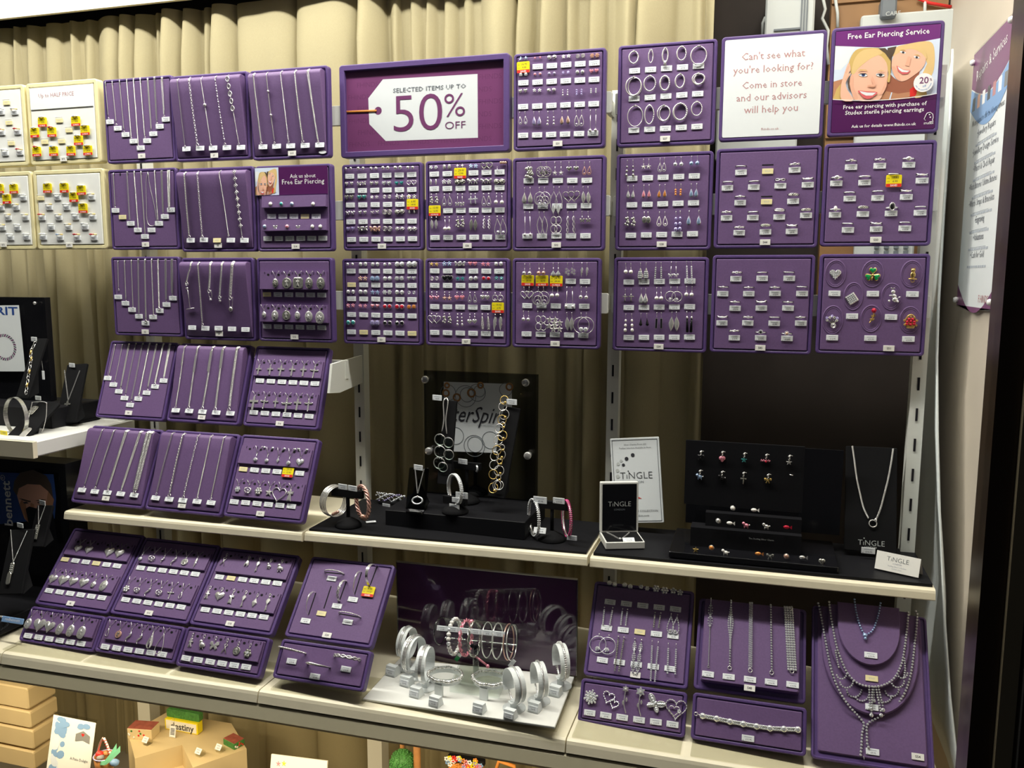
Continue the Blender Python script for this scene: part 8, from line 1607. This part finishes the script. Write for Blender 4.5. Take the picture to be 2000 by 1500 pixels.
        M = Tr(c_) @ Vector((0, 0, 1)).rotation_difference((X+Vector((.1*math.sin(fr_*9), .12, 0))).normalized()).to_matrix().to_4x4()
        for k2 in range(n):
            if st == 'beads': [b.ball((Rr*math.cos(a), Rr*math.sin(a), 0), th, 'pearl' if i % 3 else 'crystal', nu=8, nv=6) for i, a in enumerate([2*pi*j/24 for j in range(24)])]
            elif st == 'twist': [b.tube([((Rr+th*math.cos(9*a+q_*pi))*math.cos(a), (Rr+th*math.cos(9*a+q_*pi))*math.sin(a), th*math.sin(9*a+q_*pi)) for a in [2*pi*j/60 for j in range(60)]], th*.7, m, 5, True) for q_ in (0, 1)]
            else: b.ring((0, 0, .005*k2), Rr*(1-.06*k2), Rr, th, m if k2 == 0 else 'silver', 32, 5, (.1*k2, 0, 1))
        o = put('bracelet', b, M=M, label=lab, cat='bracelet')
        v2 = Vector((CAM.x-c_.x, CAM.y-c_.y, 0)).normalized()
        if m == 'dark_silver': b = MB(); b.plate([(x, y+.008) for x, y in norm(heart(), .015)], 0, .003, 'black_gem', .001); put('heart_charm', b, o, M.inverted() @ frame(c_+v2*Rr+Vector((0, 0, -.004)), (1, 0, 0), (0, 0, 1)))
        if m in ('pearl', 'rose'): b = MB(); b.box((-.004, -.018, -.0005), (.004, 0, .0005), 'green_enamel' if m == 'pearl' else 'ticket'); b.box((-.004, -.006, .0005), (.004, 0, .0008), 'ticket'); put('paper_tag', b, o, M.inverted() @ Tr(c_+Vector((.012, 0, -Rr-.002))) @ Rz(0) @ Ry(.6) @ Rx(pi/2))
        if m == 'pink_gem': b = MB(); b.tube([c_+Vector((.02, -.004, -Rr)), c_+Vector((.045, -.004, -Rr-.016))], .0022, m, 5); b.ball(c_+Vector((.047, -.004, -Rr-.018)), .004, m); b.ball(c_+Vector((.012, 0, Rr)), .0055, m); put('cord_end', b, o, M.inverted())
    # C shaped holders with bangles and label cubes
    H = [((435,730),(60,132),(322,945),'double thin silver bangle on white holder, back left','round',2,.0012), ((490,820),(78,150),(437,1030),'wide three strand silver bangle on large white holder','twist',2,.0016), ((585,905),(48,150),(515,1120),'narrow hinged silver bangle on white holder, front left','band',1,.0028),
      ((1310,1075),(58,150),(1280,1300),'crossover silver bangle on large white holder, front right','round',1,.0016), ((1512,1030),(40,148),(1478,1240),'knotted silver bangle on white holder, second from right','twist',1,.0014), ((1690,880),(40,148),(1648,1110),'ornate silver bangle watch style on white holder, back right','gem',1,.0022)]
    zp = zt
    def cube(c, kx, lab, n):
        v = W('q', c[0], c[1]+42, z=zp); k = mppw(v, 'q'); s_ = 46*k; b = MB(); b.add([(-s_, -s_*.9, 0), (s_, -s_*.9, 0), (s_, s_, 0), (-s_, s_, 0), (-s_, -s_*.6, s_*1.7), (s_, -s_*.6, s_*1.7), (s_, s_*.4, s_*1.7), (-s_, s_*.4, s_*1.7)], [(0, 3, 2, 1), (4, 5, 6, 7), (0, 1, 5, 4), (1, 2, 6, 5), (2, 3, 7, 6), (3, 0, 4, 7)], 'holder_white')
        o = put('label_cube', b, M=Tr(v) @ Rz(-.2), label=lab, cat='label holder', group='label cubes on the white display'); put('price_ticket', ticket_mesh('w', n, s_/.0116), o, Tr((0, -s_*.80, s_*.8)) @ Rx(pi/2-.18)); return v
    for i, (c, (rx, ry), lc, lab, st, n, th) in enumerate(H):
        vc = cube(lc, 50, 'small white label cube in front of the '+lab.split(' on ')[0], i); yd = vc.y+.035
        o = W('q', *c, y=yd); k = mppw(o, 'q'); R = ry*k; ax = axis_for(o, min(.9, rx/ry), -1 if i < 3 else 1); M = Tr(o) @ Vector((0, 0, 1)).rotation_difference(ax).to_matrix().to_4x4(); I = M.inverted()
        b = MB(); N = 40; g = .16; hw = .0095 if i != 3 else .011; ang = [2*pi*j/N for j in range(N+1)]; ri = R*.80
        dn = I.to_3x3() @ Vector((0, 0, -1)); a0 = math.atan2(dn.y, dn.x)
        fl = [[((r_)*math.cos(a), (r_)*math.sin(a), h_) for r_, h_ in ((R*.94, -hw), (R*.94, hw), (R*.91, hw), (R*.91, -hw))] for a in [a0+.9+(2*pi-.75)*j/N for j in range(N+1)]]
        b.loft(fl, 'holder_white', cap0=True, sm=False); t = put('bangle_holder', b, M=M, label='white C shaped holder for the '+lab.split(' on ')[0], cat='stand')
        b = MB(); ft = Vector((o.x, o.y, zp)); b.box((o.x-.006, o.y-.006, zp+.002), (o.x+.006, o.y+.006, o.z-R*.86), 'holder_white'); b.lathe([(.022, 0), (.022, .002)], 'holder_white', 20, (o.x, o.y, zp)); put('foot', b, t, I)
        bangle('q', c[0], c[1], rx, ry, yd, th, 'silver', lab, st, n=n, sgn=-1 if i < 3 else 1)
    for (x, y), (lx, ly), lab, i in (((712,1042),(672,1195),'patterned silver bangle lying on a low white holder, left of centre',3), ((1078,1070),(1028,1248),'plaited silver bangle lying on a low white holder, right of centre',4)):
        cube((lx, ly), 50, 'small white label cube in front of the '+lab.split(',')[0].replace('lying on a low white holder', 'lying flat'), i+2)
        v = W('q', x, y, z=zp+.03); k = mppw(v, 'q'); R = 145*k; b = MB(); b.loft([[(R*.95*math.cos(2*pi*j/32), R*.8*math.sin(2*pi*j/32), z) for j in range(32)] for z in (-.008, .006)], 'holder_white', cap0=False, cap1=False, sm=True); t = put('bangle_holder', b, M=Tr(v+Vector((0, R*.7, 0))) @ Rz(-.12), label='low white holder under the '+lab.split(' lying')[0], cat='stand')
        b = MB(); b.box((-.008, -R*.8-.002, -.03), (.008, -R*.8+.004, -.006), 'holder_white'); put('foot', b, t, Tr((0, 0, 0)))
        b = MB()
        for j in range(46):
            a = 2*pi*j/46; b.ball((R*math.cos(a), R*.85*math.sin(a), .001*math.sin(8*a)), .0030, 'silver' if j % 2 else 'dark_silver', 1.3, 1, 1, 6, 4)
        b.ring((0, 0, 0), R*.99, R*.84, .0022, 'silver', 36, 6); put('bangle', b, M=Tr(v+Vector((0, R*.7, .002))) @ Rz(-.12), label=lab, cat='bangle')
base_display()
# ------------------------------------------------------------------ window floor below: plinth, card, ornaments
def bottom():
    zf = .121
    # stepped plinth
    zp = .385; a = W('z', 470, 500, z=zp); pts = [W('z', *c, z=zp) for c in ((430,470),(470,560),(520,760),(1095,590),(1230,870),(1885,640),(1700,330),(900,200))]
    b = MB(); lo = [(v.x, v.y, zf) for v in pts]; b.loft([lo, [(v.x, v.y, zp-.004) for v in pts], [(v.x, v.y, zp) for v in pts]], 'plinth', cap0=False); put('plinth', b, label='cream notched plinth on the window floor, bottom left', cat='plinth')
    pts = [W('z', *c, z=.33) for c in ((640,830),(1130,640),(1260,1000),(640,1100))]; b = MB(); b.loft([[(v.x, v.y, zf) for v in pts], [(v.x, v.y, .33) for v in pts]], 'plinth', cap0=True); put('plinth', b, label='lower cream step in the notch of the cream plinth', cat='plinth')
    # backing blocks at far left
    for k, (x0, y0, x1, y1, lab) in enumerate(((190,440,340,760,'uppermost of four cream blocks stacked at far left'),(215,755,370,1010,'second of four cream blocks stacked at far left'),(240,1000,410,1290,'third of four cream blocks stacked at far left'),(260,1285,420,1560,'lowest of four cream blocks stacked at far left'))):
        A = W('S', x0, y0, y=-.10+.0*k); B = W('S', x1, y1, y=-.10); b = MB(); b.rbox(A.x-.12, B.x, B.z+.001, A.z-.001, 0, .09, 'plinth', .006, .003); b.v = [(x, .0-z, y) for x, y, z in b.v]; put('backing_block', b, label=lab, cat='block', group='cream blocks at far left')
    # picture card
    q = [W('t', *c, y=-.19) for c in ((435,470),(790,540),(740,930),(385,920))]; X = q[1]-q[0]; wd = X.length; M = frame((q[0]+q[1])/2, X, Vector((0, .25, 1))); hh = .24
    b = MB(); b.box((-wd/2, -hh, -.004), (wd/2, .003, 0), 'acrylic_grey'); t = put('picture_card', b, M=M, label='framed card with a blue watercolour print standing at bottom left', cat='picture')
    b = MB(); b.box((-wd/2+.002, -hh, .0002), (wd/2-.002, -.003, .0012), 'photo_white'); rr = random.Random(4)
    for k in range(26): x, y = max(-wd/2+.019, rr.uniform(-.45, .02)*wd), -rr.uniform(.08, .9)*hh*.9; b.disc(x, y, rr.uniform(.006, .016), rr.uniform(.006, .014), .00125+.00002*k, ('blue_wash', 'sky_print', 'blue_wash')[k % 3], 9, rr.uniform(0, 3))
    for k in range(8): x, y = max(-wd/2+.016, rr.uniform(-.4, .3)*wd), -rr.uniform(.04, .10)*hh; b.disc(x, y, rr.uniform(.006, .012), rr.uniform(.004, .008), .0018+.00002*k, 'blue_wash', 9)
    b.flat([(wd*.08, -hh*.22), (wd*.08, -hh*.15), (wd*.24, -hh*.11), (wd*.40, -hh*.15), (wd*.40, -hh*.22), (wd*.24, -hh*.20)], .0021, 'grey_felt'); b.plate([(wd*.24+x, -hh*.135+y) for x, y in norm(heart(), .008)], .0021, .0024, 'red')
    b.text('A Pixie Delight', wd*.22, -hh*.40, 'ink', width=wd*.40, z=.0022); put('card_print', b, t, Tr((0, 0, 0)))
    # basket ornament with ribbon
    v = W('t', 850, 830, y=-.22); t = put('basket', None, M=Tr((v.x, v.y, v.z-.045)), label='little round basket with striped handle and green ribbon, beside the picture card', cat='basket')
    b = MB(); b.lathe([(.014, 0), (.022, .03), (.0235, .050), (.021, .050), (.019, .028), (.012, .006)], 'rust', 18); put('bowl', b, t)
    b = MB(); b.ring((0, 0, .050), .0232, .0232, .0016, 'lilac_gem', 24, 5); put('rim', b, t)
    for k in range(2):
        b = MB(); b.tube(smooth([(.020-.04*k, 0, .05), (.010-.02*k, 0, .078), (.002-.002*k, 0, .094)], 14), .0026, 'white' if k == 0 else 'rose', 8)
        if k == 0:
            for j in range(7): t_ = j/7; b.ring((.020-.018*t_, 0, .052+.042*t_), .0030, .0030, .0010, 'red', 9, 4, (-.4, .35, 1))
        put('handle', b, t)
    for k, (x, y, z, m) in enumerate(((-.008, -.006, .056, 'red'), (.004, .004, .054, 'rust'), (-.002, -.010, .050, 'grey_felt'))): b = MB(); b.ball((x, y, z), .0085, m, 1.1, 1, .8); put('filling', b, t)
    for k, (x1, z1) in enumerate(((.062, .086), (.052, .090))):
        b = MB(); P_ = [Vector((.004, -.020, .046-.004*k)), Vector((.028, -.024, .052+.003*k)), Vector((x1, -.016, z1))]; P_ = smooth(P_, 10); V = []
        for i, p_ in enumerate(P_): w_ = .0035+.0045*i/len(P_); V += [tuple(p_+Vector((0, 0, w_))), tuple(p_-Vector((0, .001, w_)))]
        b.add(V, [(2*i, 2*i+1, 2*i+3, 2*i+2) for i in range(len(P_)-1)], 'ribbon'); o = put('ribbon_tail', b, t); s_ = o.modifiers.new('s', 'SOLIDIFY'); s_.thickness = .0012
    b = MB(); b.ball((.032, -.004, .040), .010, 'blue_wash', 1.2, 1, .8); put('flower_ball', b, t)
    for k in range(7): b = MB(); a = .5*k-.6; b.plate([(x, y) for x, y in norm(leaf(), .030, .011)], 0, .001, 'green_leaf', .0008); put('leaf', b, t, Tr((.034+.004*k, -.012+.003*k, .030-.005*k)) @ Rz(a) @ Rx(.9) @ Ry(.5*a))
    # blocks, tag and price cubes on the plinth
    def blk(c0, c1, dy, hh, m, m2, lab):
        A, B = W('z', *c0, z=zp), W('z', *c1, z=zp); X = B-A; b = MB(); M = frame(A, X, Vector((-X.y, X.x, 0))); b.rbox(0, X.length, 0, dy, 0, hh, m2, .002, .001); b.box((.001, .001, hh), (X.length-.001, dy-.001, hh+.0012), m)
        t = put('ornament_base', b, M=M, label=lab, cat='block'); rr = random.Random(9); f = MB()
        for k in range(10): f.ball((rr.uniform(.004, X.length-.004), -.0004, rr.uniform(.003, hh-.003)), .0028, ('red', 'green_leaf', 'card')[k % 3], 1, .3, 1, 6, 4)
        put('painted_flowers', f, t, Tr((0, 0, 0)), kind='stuff')
    blk((430,520),(730,540), .04, .028, 'brick_red', 'plinth', 'brick topped ornament base with painted flowers on the cream plinth')
    blk((1735,660),(1865,590), .045, .016, 'brick_red', 'green_leaf', 'green sided ornament base at the right of the cream plinth')
    b = MB(); b.rbox(-.05, .05, 0, .03, 0, .02, 'yellow', .002); b.box((-.046, .003, .02), (.046, .027, .0206), 'card'); b.rbox(-.05, .05, .03, .052, -.004, .012, 'green_leaf', .004); b.text('destiny', .004, .006, 'eye', width=.07, z=.0209, bold=.02)
    v = W('z', 1090, 440, z=zp); put('plaque', b, M=Tr((v.x, v.y+.02, zp+.001)) @ Rx(pi/2), label='green and yellow plaque standing at the back of the cream plinth', cat='plaque')
    for k, (c, lab) in enumerate((((680,580),'white price cube, leftmost on the cream plinth'),((1325,720),'white price cube in the middle of the cream plinth'),((1570,670),'white price cube at the right of the cream plinth'))):
        v = W('z', *c, z=zp); b = MB(); b.rbox(-.0085, .0085, -.009, .009, 0, .010, 'acrylic_grey', .002); t = put('price_cube', b, M=Tr(v) @ Rz(-.2), label=lab, cat='label holder'); put('price_ticket', ticket_mesh('w', k+3, .85), t, Tr((0, -.006, .014)) @ Rx(.9) @ Matrix.Diagonal((1, 1.6, 1, 1)))
    v = W('z', 985, 430, y=W('z', 985, 500, z=zp).y); b = MB(); b.box((-.009, -.014, 0), (.009, .014, .001), 'ticket'); [b.box((-.006, .006-.0035*k, .001), (.006, .008-.0035*k, .0013), 'ink') for k in range(5)]; b.tube([(0, .014, 0), (-.006, .03, .002), (.003, .034, .002), (0, .014, 0)], .0005, 'card', 4); put('barcode_tag', b, M=Tr((v.x, v.y, zp+.016)) @ Rx(pi/2-.2), label='white barcode tag with a string standing on the cream plinth', cat='tag')
    # pink flower card, tree, flower trough
    q = [W('u', *c, y=-.16) for c in ((225,482),(498,516))]; X = q[1]-q[0]; wd = X.length; M = frame((q[0]+q[1])/2, X, Vector((0, .3, 1))); b = MB(); b.box((-wd/2, -.16, -.004), (wd/2, 0, 0), 'card'); t = put('flower_card', b, M=M, label='cream card with pink and yellow flowers, bottom centre left', cat='card'); b = MB()
    for x, y, m in ((-.36, -.018, 'pink_gem'), (-.26, -.016, 'yellow'), (-.31, -.03, 'blue_wash')): b.flat([(x*wd+u, y+.006+v) for u, v in norm(flower(5, .4), .012)], .0003, m)
    put('card_print', b, t, Tr((0, 0, 0)))
    v = W('U', 240, 470, y=-.10); k = mppw(v, 'U'); t = put('tree_ornament', None, M=Tr(v), label='round green topiary tree ornament under the base shelf', cat='tree'); b = MB(); rr = random.Random(2); R = 135*k
    b.ball((0, 0, 0), R*.93, 'green_leaf', nu=16, nv=12)
    for j in range(260): a, c_ = rr.uniform(0, 6.28), rr.uniform(-1, 1); s_ = math.sqrt(1-c_*c_); b.ball((R*.93*s_*math.cos(a), R*.93*s_*math.sin(a), R*.93*c_), R*.09, 'green_leaf', nu=5, nv=4)
    put('foliage', b, t, Tr((0, 0, 0)), kind='stuff'); b = MB(); b.tube([(0, 0, -R), (0, 0, zf-v.z)], .008, 'rust', 8); put('trunk', b, t)
    v = W('U', 240, 330, y=-.07); b = MB(); b.tube([(v.x, v.y, zf), (v.x, v.y, .70)], .0055, 'rust', 8); put('post', b, label='thin red brown post behind the topiary tree', cat='post'); v = W('U', 392, 400, y=-.10); b = MB(); b.tube([(v.x, v.y, zf), (v.x, v.y, .70)], .0085, 'rust', 8); put('post', b, label='thick red brown post right of the topiary tree', cat='post')
    v = W('U', 900, 470, y=-.09); k = mppw(v, 'U'); t = put('flower_trough', None, M=Tr(v), label='orange trough filled with small bright flowers under the base shelf', cat='planter'); b = MB(); b.rbox(-180*k, 180*k, -60*k, 60*k, -90*k, -10*k, 'orange', .004, .002); put('trough', b, t); rr = random.Random(6); b = MB(); b.rbox(-200*k, 200*k, -40*k, 40*k, 0, 60*k, 'black_board', .004, .002); put('soil', b, t)
    for j in range(34): b = MB(); [b.ball((18*k*math.cos(a*1.256), 0, 18*k*math.sin(a*1.256)), 12*k, ('yellow', 'pink_gem', 'white', 'orange', 'blue_wash', 'red')[j % 6], 1, .6, 1, 6, 4) for a in range(5)]; put('flower', b, t, Tr((rr.uniform(-195, 195)*k, -60*k, rr.uniform(-40, 80)*k)))
    v = W('U', 1290, 480, y=-.10); b = MB(); b.tube([Vector((-.022, 0, -.03)), Vector((-.012, 0, .004)), Vector((.022, 0, -.002)), Vector((.024, 0, -.03))], .0045, 'orange', 6); put('orange_frame', b, M=Tr(v), label='orange wooden frame beside the flower trough', cat='frame')
bottom()
# ------------------------------------------------------------------ report
bpy.context.view_layer.update()
dup = {k: v for k, v in LABELS.items() if len(v) > 1}; lw = [k for k in LABELS if not 4 <= len(k.split()) <= 16]
print('LABELS', len(LABELS), 'DUP', len(dup), list(dup.items())[:12], 'LEN', lw[:10], 'OBJ', len(bpy.data.objects), 'TRIS', sum(sum(len(p.vertices)-2 for p in m.polygons) for m in bpy.data.meshes))
